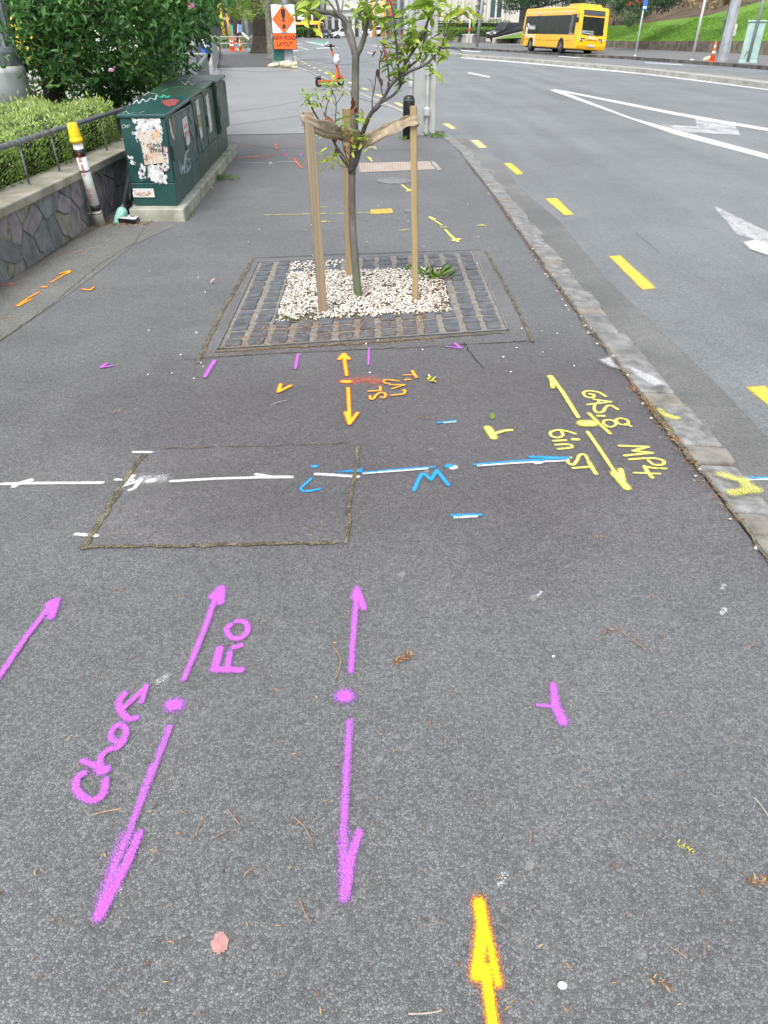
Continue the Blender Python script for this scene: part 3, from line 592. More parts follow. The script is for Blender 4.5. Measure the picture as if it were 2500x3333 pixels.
mark('painted_mark', 'tiny red-orange arrow right of the farthest orange arrow', T_, M['redor'], ZN, [('l', [(720, 152), (762, 150)], 14)], og, res=.02)
mark('painted_mark', 'red-orange dash at the left stake beside the far white line', T_, M['redor'], ZN, [('l', [(780, 290), (830, 292)], 14)], og, res=.02)
mark('painted_line', 'thin white sprayed line with an N in its middle, far up the footpath', T_, M['white'], ZN, [('l', [(232, 308), (460, 303)], 9), ('l', [(540, 302), (730, 296)], 12), ('l', [(475, 302), (505, 300), (490, 318), (525, 316)], 12)], res=.015)
mark('painted_mark', 'short white tick beyond the far white line', T_, M['white'], ZN, [('l', [(475, 281), (528, 282)], 9)], res=.015)
mark('painted_mark', 'short white tick on the near side of the far white line', T_, M['white'], ZN, [('l', [(475, 337), (540, 338)], 11)], res=.015)
mark('painted_mark', 'small purple sprayed bracket on the red-orange line', T_, M['magenta'], ZN, [('l', [(598, 190), (630, 190)], 9), ('l', [(616, 190), (618, 235)], 9), ('l', [(605, 240), (622, 258), (655, 230)], 9)], mg, res=.015)
mark('painted_mark', 'purple sprayed arrow just left of the left stake', T_, M['magenta'], ZN, [('l', [(745, 238), (808, 232)], 12), ('l', [(775, 225), (775, 248)], 12)], mg, res=.015)

# ------------------------------------------------------------ cracks and joints full of moss
def crack(name, pts, wd, mat=None, st=1.0, res=.006, z=0, o=.0032, jit=.008):
    q = []
    for i in range(len(pts)-1):
        a, b_ = G(*pts[i], z), G(*pts[i+1], z); n = max(2, int((b_-a).length/.04))
        for k in range(n): p = a.lerp(b_, k/n); q.append((p.x+random.gauss(0, jit)*.5, p.y+random.gauss(0, jit)*.5))
    ob = sheet(name, mat or M['crack'], [('l', q, wd, st)], raw=True, val=z, off=o, res=res); ob['kind'] = 'structure'; return ob
crack('mossy_joint', [(270, 1785), (350, 1660), (390, 1590), (475, 1470)], 0.025)
crack('mossy_joint', [(268, 1783), (560, 1780), (880, 1772), (1127, 1768)], 0.017)
crack('mossy_joint', [(1127, 1768), (1145, 1600), (1168, 1440)], 0.017)
crack('mossy_joint', [(500, 1465), (780, 1455), (1168, 1443)], 0.008, st=.85)
crack('mossy_joint', [(645, 1180), (720, 1020), (825, 842)], 0.028, res=.01)
crack('mossy_joint', [(1735, 1115), (1660, 960), (1580, 815)], 0.022, res=.01)
crack('mossy_joint', [(600, 1172), (900, 1150), (1400, 1130), (1735, 1110)], 0.008, st=.85, res=.008)
crack('mossy_joint', [(825, 842), (1100, 830), (1580, 815)], 0.011, M['hair'], res=.01)
crack('frame_joint', [(708, 1146), (1190, 1118), (1650, 1083)], 0.025, res=.008)
crack('gutter_joint', [(-10, 1118), (160, 1000), (320, 865), (440, 790), (470, 740)], 0.008, st=.9, res=.008)
crack('wall_foot_debris', [(0, 925), (100, 868), (230, 785), (330, 735)], 0.028, res=.012)
crack('kerb_joint', [(2510, 1850), (2428, 1729), (2342, 1613), (2262, 1519), (2168, 1396), (2103, 1313), (2023, 1208), (1951, 1120), (1840, 967), (1739, 832), (1596, 625), (1516, 524)], 0.015, res=.008, o=.008)
crack('kerb_joint', [(2250, 1500), (2168, 1396), (2110, 1325)], 0.033, res=.008, o=.010)
crack('hairline_crack', [(1510, 1115), (1530, 1150), (1565, 1190), (1580, 1210)], .006, M['hair'], res=.003)
crack('hairline_crack', [(740, 462), (900, 486), (1050, 480), (1190, 490), (1400, 487)], .014, M['hair'], res=.015)
crack('hairline_crack', [(745, 440), (900, 437), (1150, 433), (1330, 430)], .05, M['hair'], res=.02, st=.9)
crack('hairline_crack', [(2070, 760), (2120, 800), (2150, 830)], .006, M['hair'], z=-.1, res=.004, st=.7)
crack('hairline_crack', [(1700, 570), (1800, 545), (1900, 530)], .010, M['hair'], z=-.1, res=.008, st=.6)
crack('hairline_crack', [(1422, 277), (1450, 274), (1465, 280)], .03, M['hair'], z=-.1, res=.02, st=.7)
crack('hairline_crack', [(1000, 230), (1060, 262), (1110, 300), (1200, 330), (1260, 350)], .03, M['hair'], res=.03)
crack('hairline_crack', [(700, 226), (790, 232), (860, 235), (955, 228)], .08, M['hair'], res=.04)
crack('hairline_crack', [(1060, 205), (1120, 212), (1200, 200), (1280, 195)], .10, M['hair'], z=-.1, res=.05)

# ------------------------------------------------------------ tree pit
pit = thing('tree_pit', 'square tree pit of dark stone setts around white gravel', 'tree pit', (-.12, 5.25, 0))
PO = [G(x, y).xy for x, y in [(706, 1140), (1656, 1077), (1545, 821), (838, 855)]]
PI_ = [G(x, y).xy for x, y in [(893, 1056), (1472, 1020), (1440, 878), (942, 890)]]
sett = PM('dark_sett', (.12, .13, .142), .5, .35, 12, .8, 45, .010, c2=(.06, .064, .07), world=True)
steel = PM('galvanised_steel', (.33, .34, .35), .45, .25, 12, .2, 60, .002, metal=.7, world=True)
def ringpts(Q, d):
    c = sum(Q, Vector((0, 0)))/4; return [q+(q-c).normalized()*d for q in Q]
def ring(name, Q, w, z0, z1, mat):
    b = MB(); R0, R1 = ringpts(Q, -w), Q
    for i in range(4):
        j = (i+1) % 4; p = [R0[i], R1[i], R1[j], R0[j]]
        b.add([(q.x, q.y, z) for z in (z0, z1) for q in p], [(3, 2, 1, 0), (4, 5, 6, 7), (0, 1, 5, 4), (2, 3, 7, 6)])
    return b.build(name, mat, pit, world=True)
ring('outer_frame', PO, .016, -.05, .014, steel); ring('inner_frame', ringpts(PI_, .012), .012, -.06, .012, steel)
b = MB(); A2, B2 = ringpts(PI_, .01), ringpts(PO, -.014)
for i in range(4):
    j = (i+1) % 4; b.add([(q.x, q.y, .0035) for q in (A2[i], B2[i], B2[j], A2[j])], [(0, 1, 2, 3)])
b.build('mortar_bed', PM('grit_bed', (.26, .25, .235), .9, .4, 25, .8, 120, .004, c2=(.15, .13, .10), world=True), pit, world=True)
# setts on a bilinear grid over the frame: two rings
def bil(u, v): return PO[0]*(1-u)*(1-v)+PO[1]*u*(1-v)+PO[2]*u*v+PO[3]*(1-u)*v
sb = MB(); NU, NV = 13, 14
def in_inner(p):
    s_ = 0
    for i in range(4):
        a, c = A2[i], A2[(i+1) % 4]; s_ += ((c.x-a.x)*(p.y-a.y)-(c.y-a.y)*(p.x-a.x)) > 0
    return s_ == 4
for i in range(NU):
    for j in range(NV):
        g_ = .012
        u0, u1 = .010+i*.98/NU+.0118, .010+(i+1)*.98/NU-.0118; v0, v1 = .012+j*.975/NV+.0095, .012+(j+1)*.975/NV-.0095
        c = bil((u0+u1)/2, (v0+v1)/2)
        if in_inner(c): continue
        q = [bil(u+random.uniform(-.003, .003), v+random.uniform(-.002, .002)) for u, v in ((u0, v0), (u1, v0), (u1, v1), (u0, v1))]
        z = .014+random.uniform(-.003, .004)
        sb.add([(x.x, x.y, 0) for x in q]+[(x.x, x.y, z+random.uniform(-.0025, .0025)) for x in q], [(4, 5, 6, 7), (0, 1, 5, 4), (1, 2, 6, 5), (2, 3, 7, 6), (3, 0, 4, 7)])
o = sb.build('stone_setts', sett, pit, bevel=.006, seg=2, world=True)
# soil and white gravel
b = MB(); b.add([(q.x, q.y, .004) for q in ringpts(PI_, .004)], [(0, 1, 2, 3)]); b.build('soil', PM('pit_soil', (.16, .13, .09), .95, .4, 20, .8, 80, .01, world=True), pit, world=True)
ICO = []; ph = (1+5**.5)/2
for a in (-1, 1):
    for c in (-ph, ph): ICO += [(0, a, c), (a, c, 0), (c, 0, a)]
ICO = np.array(ICO)/math.hypot(1, ph)
from itertools import combinations
ed = 4/(10+2*5**.5)**.5
IF = [t for t in combinations(range(12), 3) if all(abs(np.linalg.norm(ICO[t[x]]-ICO[t[y]])-ed) < .01 for x, y in ((0, 1), (1, 2), (0, 2)))]
IF = [t if np.dot(np.cross(ICO[t[1]]-ICO[t[0]], ICO[t[2]]-ICO[t[0]]), ICO[t[0]]) > 0 else (t[0], t[2], t[1]) for t in IF]
def pebbles(name, pos, size, mat, parent=None, flat=.6, smooth=True):
    n = len(pos); pos = np.asarray(pos, float); size = np.broadcast_to(size, (n,))
    sc = size[:, None, None]*rng.uniform(.6, 1.2, (n, 1, 3))*np.array([1, 1, flat])
    V = ICO[None]*sc; V = V*(1+rng.normal(size=(n, 12, 1))*.12); an = rng.uniform(0, 6.28, n); ca, sa = np.cos(an)[:, None], np.sin(an)[:, None]
    V = np.stack([V[..., 0]*ca-V[..., 1]*sa, V[..., 0]*sa+V[..., 1]*ca, V[..., 2]], -1)+pos[:, None]
    fs = (np.arange(n)[:, None, None]*12+np.array(IF)[None]).reshape(-1, 3)
    me = bpy.data.meshes.new(name); me.from_pydata(V.reshape(-1, 3).tolist(), [], fs.tolist())
    me.attributes.new('tint', 'FLOAT', 'POINT').data.foreach_set('value', np.repeat(rng.random(n).astype(np.float32), 12))
    if smooth: me.polygons.foreach_set('use_smooth', [True]*len(me.polygons))
    me.materials.append(mat); me.update(); return put(name, me, parent, world=bool(parent))
gm = leaf_mat('white_gravel', [(0, (.20, .15, .10)), (.10, (.42, .35, .27)), (.28, (.60, .56, .50)), (1, (.80, .78, .73))], .6, 0)
def inquad(n, Q, zlo=0, zhi=.02):
    u, v = rng.random(n), rng.random(n); q = [np.array(x) for x in Q]
    xy = q[0][None]*((1-u)*(1-v))[:, None]+q[1][None]*(u*(1-v))[:, None]+q[2][None]*(u*v)[:, None]+q[3][None]*((1-u)*v)[:, None]
    return np.column_stack([xy, rng.uniform(zlo, zhi, n)])
pp = inquad(8500, ringpts(PI_, -.012), .006, .026)
near_edge = (pp[:, 1] < 4.72+.05*np.sin(pp[:, 0]*23)) & (rng.random(len(pp)) < .72) | (pp[:, 0] > .36+.04*np.sin(pp[:, 1]*19)) & (rng.random(len(pp)) < .6)
near_edge |= (np.sin(pp[:, 0]*17+1)*np.sin(pp[:, 1]*13+.5) > .55) & (rng.random(len(pp)) < .55)
pg = pebbles('gravel', pp[~near_edge], .0092, gm, pit); pg['kind'] = 'stuff'
lm_dry = leaf_mat('dry_leaf', [(0, (.10, .045, .02)), (.4, (.30, .13, .045)), (.75, (.42, .22, .08)), (1, (.50, .36, .16))], .6, .1)
lm_green = leaf_mat('weed_leaf', [(0, (.05, .12, .02)), (.6, (.13, .24, .035)), (1, (.24, .36, .06))], .5, .3)
def litter(name, pts, size=(.008, .02), mat=None, zz=.012, parent=None, kind='stuff', w=.35):
    pts = np.asarray(pts, float); n = len(pts); d = rng.normal(size=(n, 3)); d[:, 2] *= .18
    o = leaves(name, mat or lm_dry, pts, d, rng.uniform(size[0], size[1], n), w, None, parent, simple=True, up=(0, 0, 2.5)); 
    if kind: o['kind'] = kind
    return o
q = inquad(1700, [G(706, 1144).xy, G(1400, 1094).xy, G(1390, 1030).xy, G(860, 1064).xy], .010, .020)
litter('needle_litter', q, (.010, .024), parent=pit, w=.3)
q = inquad(420, [G(650, 1168).xy, G(1420, 1112).xy, G(1410, 1100).xy, G(690, 1146).xy], .006, .014)
litter('needle_litter', q, (.010, .022), w=.25)
q = inquad(220, [G(1330, 1012).xy, G(1480, 1010).xy, G(1450, 880).xy, G(1400, 900).xy], .03, .036)
litter('needle_litter', q, (.014, .03), parent=pit, w=.3)
# weeds in the pit
def tuft(name, label, c, n, h, spread, mat=None, size=(.03, .07), wd=.22, cat='weed', group='weeds in the tree pit'):
    c = np.array(c); pos = c+rng.normal(size=(n, 3))*[spread, spread, 0]; pos[:, 2] = c[2]+rng.uniform(0, h, n)
    d = rng.normal(size=(n, 3))*[1, 1, .2]; d[:, 2] = np.abs(d[:, 2])+.45
    return tag(leaves(name, mat or lm_green, pos, d, rng.uniform(*size, n), wd), label, cat, group)
tuft('dandelion_weed', 'broad-leaved green weed at the back right corner of the gravel', G(1405, 905), 34, .03, .045, size=(.07, .15), wd=.16)
tuft('dandelion_weed', 'small bright weed against the right stake at the back of the pit', G(1330, 880), 24, .03, .03, size=(.03, .07))
tuft('small_weed', 'low green weed behind the trunk, right of the middle stake', G(1195, 893), 40, .008, .03, size=(.012, .03))
tuft('small_weed', 'low green weed between the left and middle stakes', G(1110, 895), 60, .008, .05, size=(.012, .03))
tuft('small_weed', 'green weed in the near left corner of the gravel', G(945, 1046), 60, .010, .04, size=(.012, .032))
tuft('small_weed', 'sparse green weed at the left edge of the gravel', G(945, 935), 24, .008, .03, size=(.012, .028))

# ------------------------------------------------------------ stakes, ties and the young tree
def wood_mat(name, c, c2, wv=.5):
    t = NT(name); co = t.scaled((38, 38, 1.1), t.obj); n = t.noise(1.0, co, 5, .6, .6); n2 = t.noise(3.0, t.scaled((1, 1, .25), t.obj), 4)
    v = t.vor(2.2, t.scaled((4, 4, 1), t.obj)); kn = t.mr(v.outputs['Distance'], .05, .13, 1, 0)
    w = t.n('ShaderNodeTexWave'); w.bands_direction = 'X'; w.inputs['Scale'].default_value = 26; w.inputs['Distortion'].default_value = 2.5; w.inputs['Detail'].default_value = 2; w.inputs['Detail Scale'].default_value = 1
    t.set(w.inputs['Vector'], t.scaled((1, 1, .03), t.obj))
    f = t.math('ADD', t.math('MULTIPLY', n, 1-wv), t.math('MULTIPLY', w.outputs['Fac'], wv))
    col = t.mix(t.mr(f, .30, .70), c2, c); col = t.mix(t.mr(n2, .38, .72, 0, .55), col, tuple(x*.62 for x in c)); col = t.mix(t.math('MULTIPLY', kn, .7), col, (.10, .05, .02))
    return t.fin(col, .75, t.bump(f, .5, .004))
wood = wood_mat('stake_timber', (.44, .32, .17), (.27, .185, .10), .12); wood_g = wood_mat('weathered_stake', (.37, .29, .195), (.20, .15, .095), .28)
def stake(label, bx, tp, w, mat, rz=0, dpt=None):
    B = Vector(bx); T = Vector(tp); t = thing('tree_stake', label, 'wooden stake', B, 0, 'stakes round the young tree')
    b = MB(); d = T-B; n = 9; dp = dpt or w; vs = []
    cr, sr = math.cos(rz), math.sin(rz)
    for i in range(n+1):
        c = d*(i/n)+Vector((random.uniform(-.001, .001), 0, 0))
        if i == 0: c.z -= .05
        for x, y in ((-1, -1), (1, -1), (1, 1), (-1, 1)):
            X, Y = x*w/2, y*dp/2; vs.append(c+Vector((X*cr-Y*sr, X*sr+Y*cr, 0)))
    fs = [(4*i+k, 4*i+(k+1) % 4, 4*i+4+(k+1) % 4, 4*i+4+k) for i in range(n) for k in range(4)]+[(4*n, 4*n+1, 4*n+2, 4*n+3)]
    b.add(vs, fs); b.build('post', mat, t, bevel=.004); return t
b1 = G(1052, 1020); t1 = P(1002, 362, b1.y-.02); stake('weathered grooved wooden stake left of the young trunk', b1, t1, .054, wood_g, R_(14), .052)
b2 = G(1352, 978); t2 = P(1346, 345, b2.y-.01); stake('wooden stake right of the young trunk, nearest the kerb', b2, t2, .041, wood, R_(-6), .05)
b3 = G(1139, 905); t3 = P(1128, 352, b3.y); stake('wooden stake behind the young trunk', b3, t3, .055, wood, R_(10), .05)

web = PM('hessian_webbing', (.44, .36, .26), .9, .3, 30, .7, 220, .002, c2=(.30, .24, .165), world=True)
def band(name, label, loops):
    t = thing(name, label, 'tree tie', loops[0][0][0], 0, 'fabric ties holding the tree'); 
    for pts, w in loops:
        b = MB(); n = len(pts); sp = smoothpts([tuple(p) for p in pts], 5); vs = []; m_ = len(sp)
        for i, p in enumerate(sp):
            p = Vector(p); q = Vector(sp[min(i+1, m_-1)])-Vector(sp[max(i-1, 0)]); q.normalize(); up = Vector((0, 0, 1)); up = (up-q*up.dot(q)).normalized()
            nn = q.cross(up); ww = w*(1+.12*math.sin(i*.9)); tw = .5*math.sin(i/m_*PI)
            up = (up*math.cos(tw)+nn*math.sin(tw))
            for k in range(5):
                f = (k/4-.5)*ww; vs.append(p+up*f+nn*(.008*math.cos(k*2.2+i*.3)))
        b.add(vs, [(i*5+k, i*5+k+1, i*5+k+6, i*5+k+5) for i in range(m_-1) for k in range(4)])
        o = b.build('strap', web, t, smooth=True, world=True); md = o.modifiers.new('thick', 'SOLIDIFY'); md.thickness = .003
    return t
TY = 5.14
TRK = lambda px, py, dy=0: P(px, py, TY+dy)
Yl, Yr = b1.y, b2.y
s1 = [P(984, 392, Yl+.04), P(984, 390, Yl-.035), P(1012, 398, Yl-.04), P(1060, 412, Yl), P(1110, 428, 5.02), P(1148, 437, 5.10), P(1166, 445, 5.16), P(1155, 448, 5.22), P(1100, 440, 5.1), P(1045, 425, Yl+.10), P(1003, 405, Yl+.05)]
band('tree_tie', 'tan fabric tie looped from the left stake to the trunk', [(s1, .062)])
s2 = [P(1358, 395, Yr+.05), P(1362, 393, Yr-.03), P(1338, 392, Yr-.035), P(1300, 410, Yr), P(1240, 440, 5.06), P(1185, 468, 5.12), P(1160, 478, 5.17), P(1150, 474, 5.22)]
s3 = [P(1335, 388, Yr+.03), P(1290, 402, 5.1), P(1230, 425, 5.14), P(1185, 445, 5.2), P(1165, 458, 5.22)]
band('tree_tie', 'tan fabric tie looped from the right stake to the trunk', [(s2, .058), (s3, .045)])

bark = NT('young_bark'); n = bark.noise(14, bark.scaled((1, 1, .35)), 5); z_ = bark.n('ShaderNodeSeparateXYZ'); bark.set(z_.inputs[0], bark.pos)
cb = bark.mix(bark.mr(n, .35, .65), (.085, .08, .07), (.20, .19, .165)); cb = bark.mix(bark.math('MULTIPLY', bark.mr(z_.outputs[2], .0, .38, .75, 0), bark.mr(n, .3, .6)), cb, (.10, .14, .045))
bark = bark.fin(cb, .75, bark.bump(n, .6, .006))
tw = PM('twig_bark', (.085, .078, .082), .7, .3, 30, world=True)
sap = thing('young_tree', 'young staked street tree with sparse yellow-green and dead brown leaves', 'tree', G(1166, 964))
tb = MB()
def limb(mb, pts, r0, r1, dys=None, zone=(0, 0, 1), n=8, Y0=TY):
    q = [P(zone[0]+x/zone[2], zone[1]+y/zone[2], Y0+(dys[i] if dys else 0)) for i, (x, y) in enumerate(pts)]
    q = [Vector(p) for p in smoothpts([tuple(a) for a in q], 5)]; m_ = len(q)
    mb.tube(q, [(r0+(r1-r0)*i/(m_-1))*random.uniform(.96, 1.05) for i in range(m_)], n); return q
Z4, Z5, Z7 = (950, 0, 4.1475), (1250, 0, 5.3516), (900, 250, 2.37)
limb(tb, [(1168, 975), (1163, 930), (1152, 800), (1146, 690), (1145, 560)], .030, .0235, zone=(0, 0, 1), n=14)
limb(tb, [(1145, 565), (1150, 500), (1152, 430), (1156, 330), (1157, 240), (1158, 185), (1160, 165)], .026, .0225, n=14)
limb(tb, [(850, 720), (830, 600), (790, 420), (720, 280), (620, 200), (450, 165), (200, 140), (130, 100), (20, 0), (-60, -90)], .019, .009, zone=Z4, dys=[0, 0, .02, .03, .03, 0, -.02, -.03, -.04, -.05], n=10)
limb(tb, [(838, 760), (800, 620), (740, 470), (715, 390), (690, 300), (650, 180), (600, 0), (590, -60)], .012, .007, zone=Z4, dys=[.0, .03, .05, .07, .08, .08, .08, .08], n=8)
limb(tb, [(880, 740), (930, 640), (985, 470), (1000, 300), (998, 100), (1000, 60), (1015, -60)], .018, .010, zone=Z4, dys=[0, 0, -.01, -.02, -.03, -.03, -.04], n=10)
limb(tb, [(998, 90), (960, 60), (925, 0), (910, -50)], .010, .006, zone=Z4, n=7)
limb(tb, [(620, 195), (560, 100), (480, 0), (440, -60)], .007, .005, zone=Z4, n=6)
limb(tb, [(440, 165), (450, 80), (455, 0), (455, -50)], .008, .006, zone=Z4, n=6)
limb(tb, [(1010, 420), (1050, 200), (1130, 60), (1180, -30)], .007, .005, zone=Z4, n=6)
limb(tb, [(190, 140), (330, 215), (385, 190)], .004, .002, zone=Z4, n=5)
limb(tb, [(655, 205), (680, 100), (695, 0)], .0045, .003, zone=Z4, n=5)
tb.build('trunk', bark, sap, smooth=True, world=True)
lb = MB()
limb(lb, [(560, 730), (610, 670), (645, 540), (670, 420), (725, 290), (765, 250), (800, 215)], .016, .0115, zone=Z7, n=10, dys=[-.02, -.03, -.05, -.07, -.09, -.1, -.1])
YB = TY-.1
def lz(pts, r0, r1, zone=Z5, dys=None, n=7): return limb(lb, pts, r0, r1, dys, zone, n, YB)
B1 = lz([(-190, 1920), (-80, 1800), (20, 1660), (110, 1500), (250, 1370), (440, 1250), (700, 1140), (880, 980), (1000, 800), (1090, 560), (1170, 350), (1300, 290), (1450, 205)], .0115, .0025, dys=[0, 0, 0, -.02, -.03, -.05, -.06, -.06, -.05, -.05, -.04, -.04, -.04])
B2 = lz([(250, 1370), (350, 1150), (500, 900), (640, 680), (740, 440), (800, 260), (822, 140)], .009, .006, dys=[0, .01, .02, .02, .02, .02, .02])
B3 = lz([(290, 1480), (262, 1300), (250, 1150), (222, 850), (200, 600), (180, 350), (140, 130), (100, 0), (80, -50)], .008, .004, dys=[0, 0, -.03, -.04, -.05, -.06, -.06, -.06, -.06])
B4 = lz([(-190, 1905), (-80, 1800), (60, 1720), (180, 1640), (260, 1540), (330, 1400), (360, 1200), (350, 1000)], .0105, .005)
B5 = lz([(300, 1330), (440, 1160), (560, 1070), (640, 960), (700, 700), (740, 480)], .007, .003, dys=[.03]*6)
B6 = lz([(250, 1370), (180, 1330), (150, 1180), (100, 1120), (30, 1150)], .004, .002)
B7 = lz([(440, 1255), (600, 1190), (650, 1100), (680, 980), (730, 930)], .004, .002)
lz([(1000, 850), (1120, 840), (1250, 860), (1380, 900)], .003, .0018); lz([(945, 915), (1040, 930), (1080, 980), (1105, 1050)], .003, .0015)
lz([(880, 620), (980, 590), (760, 690)], .002, .0015); lz([(1040, 750), (1150, 640), (1240, 620)], .0025, .0015); lz([(180, 320), (300, 322), (450, 322)], .0035, .0015); lz([(180, 305), (60, 290), (-90, 330), (-190, 350)], .0035, .0015)
lz([(-10, 1720), (-80, 1300), (-60, 1000), (10, 880), (60, 1150), (90, 1500)], .004, .0025)
lz([(90, 1490), (75, 1200), (40, 1050), (0, 900), (-30, 780)], .004, .002, dys=[0, -.05, -.07, -.08, -.08])
lz([(170, 1260), (210, 1130), (330, 1060), (320, 1000)], .003, .0015); lz([(500, 900), (520, 800), (640, 560)], .003, .002)
# left twigs
def l7(pts, r0, r1, dy=-.02, n=6): return limb(lb, pts, r0, r1, [dy*i for i in range(len(pts))], Z7, n, TY-.03)
l7([(560, 705), (500, 620), (440, 500), (400, 430), (370, 400)], .0065, .004)
l7([(555, 700), (530, 630), (480, 560), (430, 470), (380, 400), (360, 380)], .0055, .003, .02)
l7([(560, 700), (500, 690), (480, 650)], .0025, .0015); l7([(440, 500), (455, 330), (460, 200), (440, 130), (415, 80)], .0035, .002, -.03)
l7([(380, 380), (382, 260), (400, 190), (430, 130)], .0045, .002, -.02); l7([(350, 370), (300, 290), (262, 220), (245, 175)], .006, .004, -.02)
l7([(462, 210), (500, 150), (530, 110)], .0022, .001); l7([(462, 230), (420, 170), (390, 150)], .0022, .001); l7([(560, 660), (520, 560), (510, 470), (520, 420)], .0035, .002)
l7([(655, 450), (625, 390), (620, 330), (640, 300)], .003, .002); l7([(740, 250), (738, 180), (760, 60), (770, -40)], .0045, .003, -.015); l7([(740, 160), (745, 100), (735, 40), (700, 10)], .002, .001)
lb.build('branch', tw, sap, smooth=True, world=True)
lm_sap = leaf_mat('sapling_leaf', [(0, (.14, .25, .035)), (.35, (.28, .42, .06)), (.7, (.45, .56, .08)), (.9, (.66, .66, .06)), (1, (.75, .60, .05))], .42, .35)
lm_dead = leaf_mat('dead_leaf', [(0, (.10, .035, .02)), (.6, (.22, .08, .04)), (1, (.34, .16, .08))], .6, .12)
LP, LD, LS, LT = [], [], [], []
def clus(zone, x, y, n, size, droop=-.15, tint=(.2, .8), spread=.02, Y0=YB, dirx=0, store=None):
    c = P(zone[0]+x/zone[2], zone[1]+y/zone[2], Y0+random.uniform(-.06, .06))
    for i in range(n):
        an = random.uniform(0, 2*PI); d = Vector((math.cos(an)+dirx, math.sin(an)*.7, random.gauss(droop, .35)))
        (store or SG)[0].append(c+Vector((random.gauss(0, spread), random.gauss(0, spread), random.gauss(0, spread)))); (store or SG)[1].append(d)
        (store or SG)[2].append(size*random.uniform(.6, 1.15)); (store or SG)[3].append(random.uniform(*tint))
SG = ([], [], [], []); SD = ([], [], [], [])
for x, y, n, sz, tt in [(820, 60, 14, .105, (.1, .6)), (620, 40, 7, .10, (.1, .5)), (940, 60, 9, .10, (.1, .6)), (720, 120, 5, .07, (.5, .9)), (600, 290, 7, .085, (.1, .7)), (470, 330, 5, .06, (.2, .8)), (350, 370, 7, .06, (.1, .6)),
                          (440, 560, 16, .075, (.1, .6)), (520, 620, 18, .075, (.4, .85)), (580, 560, 9, .07, (.2, .6)), (860, 540, 5, .06, (.2, .6)), (700, 720, 9, .07, (.3, .8)), (820, 800, 16, .075, (.2, .8)), (740, 860, 9, .07, (.1, .6)),
                          (400, 820, 12, .075, (.4, .95)), (330, 900, 16, .075, (.0, .6)), (430, 980, 10, .07, (.0, .5)), (580, 960, 6, .06, (.1, .6)), (110, 700, 6, .075, (.1, .6)), (210, 790, 5, .08, (.3, .8)), (60, 1050, 9, .075, (.1, .5)),
                          (130, 1100, 6, .06, (.1, .5)), (370, 1190, 8, .085, (.1, .6)), (380, 1300, 5, .07, (.1, .6)), (200, 1280, 6, .07, (.1, .6)), (290, 1500, 4, .06, (.2, .6)), (760, 1150, 5, .095, (.2, .7)), (860, 1230, 5, .085, (.2, .7)),
                          (1100, 950, 7, .09, (.1, .6)), (1380, 900, 3, .04, (.1, .4)), (1010, 650, 4, .095, (.0, .4)), (1100, 730, 5, .085, (.1, .5)), (1120, 250, 8, .085, (.5, 1)), (1180, 200, 7, .07, (.4, .9)), (1300, 290, 7, .06, (.4, .9)),
                          (1320, 170, 4, .07, (.3, .8)), (1450, 190, 9, .075, (.3, .8)), (1560, 200, 6, .075, (.4, .9)), (1200, 430, 7, .06, (.1, .6)), (1240, 560, 5, .05, (.1, .6)), (1180, 340, 6, .06, (.2, .7)), (1080, 380, 3, .05, (.2, .6)),
                          (1060, 140, 5, .06, (.3, .8)), (-20, 250, 9, .085, (.1, .6)), (-120, 320, 12, .085, (.1, .6)), (-180, 360, 6, .09, (.2, .7)), (60, 380, 8, .08, (.1, .6)), (250, 400, 6, .07, (.1, .5)), (130, 480, 5, .07, (.1, .5)),
                          (-60, 60, 9, .07, (.1, .6)), (60, 170, 6, .06, (.2, .7)), (-230, 150, 8, .065, (.1, .6)), (-330, 200, 12, .065, (.1, .7)), (-380, 260, 12, .065, (.1, .6)), (-420, 90, 10, .06, (.1, .6)), (-500, 60, 8, .06, (.1, .6)), (-300, 40, 9, .06, (.1, .6)), (-440, 330, 7, .06, (.1, .6)), (-420, 450, 4, .05, (.1, .6)),
                          (220, 620, 4, .06, (.1, .5)), (130, 1000, 5, .06, (.1, .6)), (250, 950, 5, .06, (.2, .7))]:
    clus(Z5, x, y, max(2, int(n*.8)), sz*1.06, tint=tt)
for x, y, n, sz, tt in [(40, 110, 4, .07, (.4, .8)), (90, 180, 4, .06, (.5, .9)), (240, 240, 5, .09, (.5, .9)), (320, 225, 4, .06, (.3, .8)), (180, 40, 9, .09, (.2, .7)), (330, 20, 9, .09, (.2, .6)), (240, 90, 5, .07, (.2, .7)),
                          (500, 1130, 12, .055, (.3, .9)), (600, 1090, 8, .055, (.4, .9)), (580, 1190, 10, .05, (.1, .6)), (260, 1330, 12, .05, (.2, .7)), (220, 1300, 8, .05, (.2, .6)), (300, 1400, 8, .05, (.2, .6)), (350, 1270, 6, .05, (.1, .6)), (480, 1300, 5, .045, (.4, .8)),
                          (700, 1310, 5, .04, (.2, .6)), (620, 1620, 2, .08, (.2, .4)), (840, 1560, 8, .05, (.3, .8)), (930, 1600, 9, .05, (.3, .8)), (330, 1740, 9, .045, (.4, .8)), (440, 1790, 6, .045, (.3, .7)), (700, 1620, 6, .05, (.1, .5)), (760, 1760, 8, .05, (.2, .7)),
                          (1010, 1880, 10, .05, (.4, .8)), (850, 1900, 9, .05, (.4, .8)), (500, 1620, 4, .045, (.1, .4))]:
    clus(Z4, x, y, n, sz, tint=tt, Y0=TY-.08)
for x, y, n, sz, tt in [(420, 600, 14, .055, (.5, .9)), (370, 640, 10, .055, (.5, .9)), (460, 640, 8, .05, (.5, .9)), (430, 700, 5, .04, (.4, .8)), (610, 520, 6, .045, (.5, .9)), (690, 500, 7, .045, (.5, .9))]: clus(Z7, x, y, n, sz, tint=tt, Y0=TY-.1)
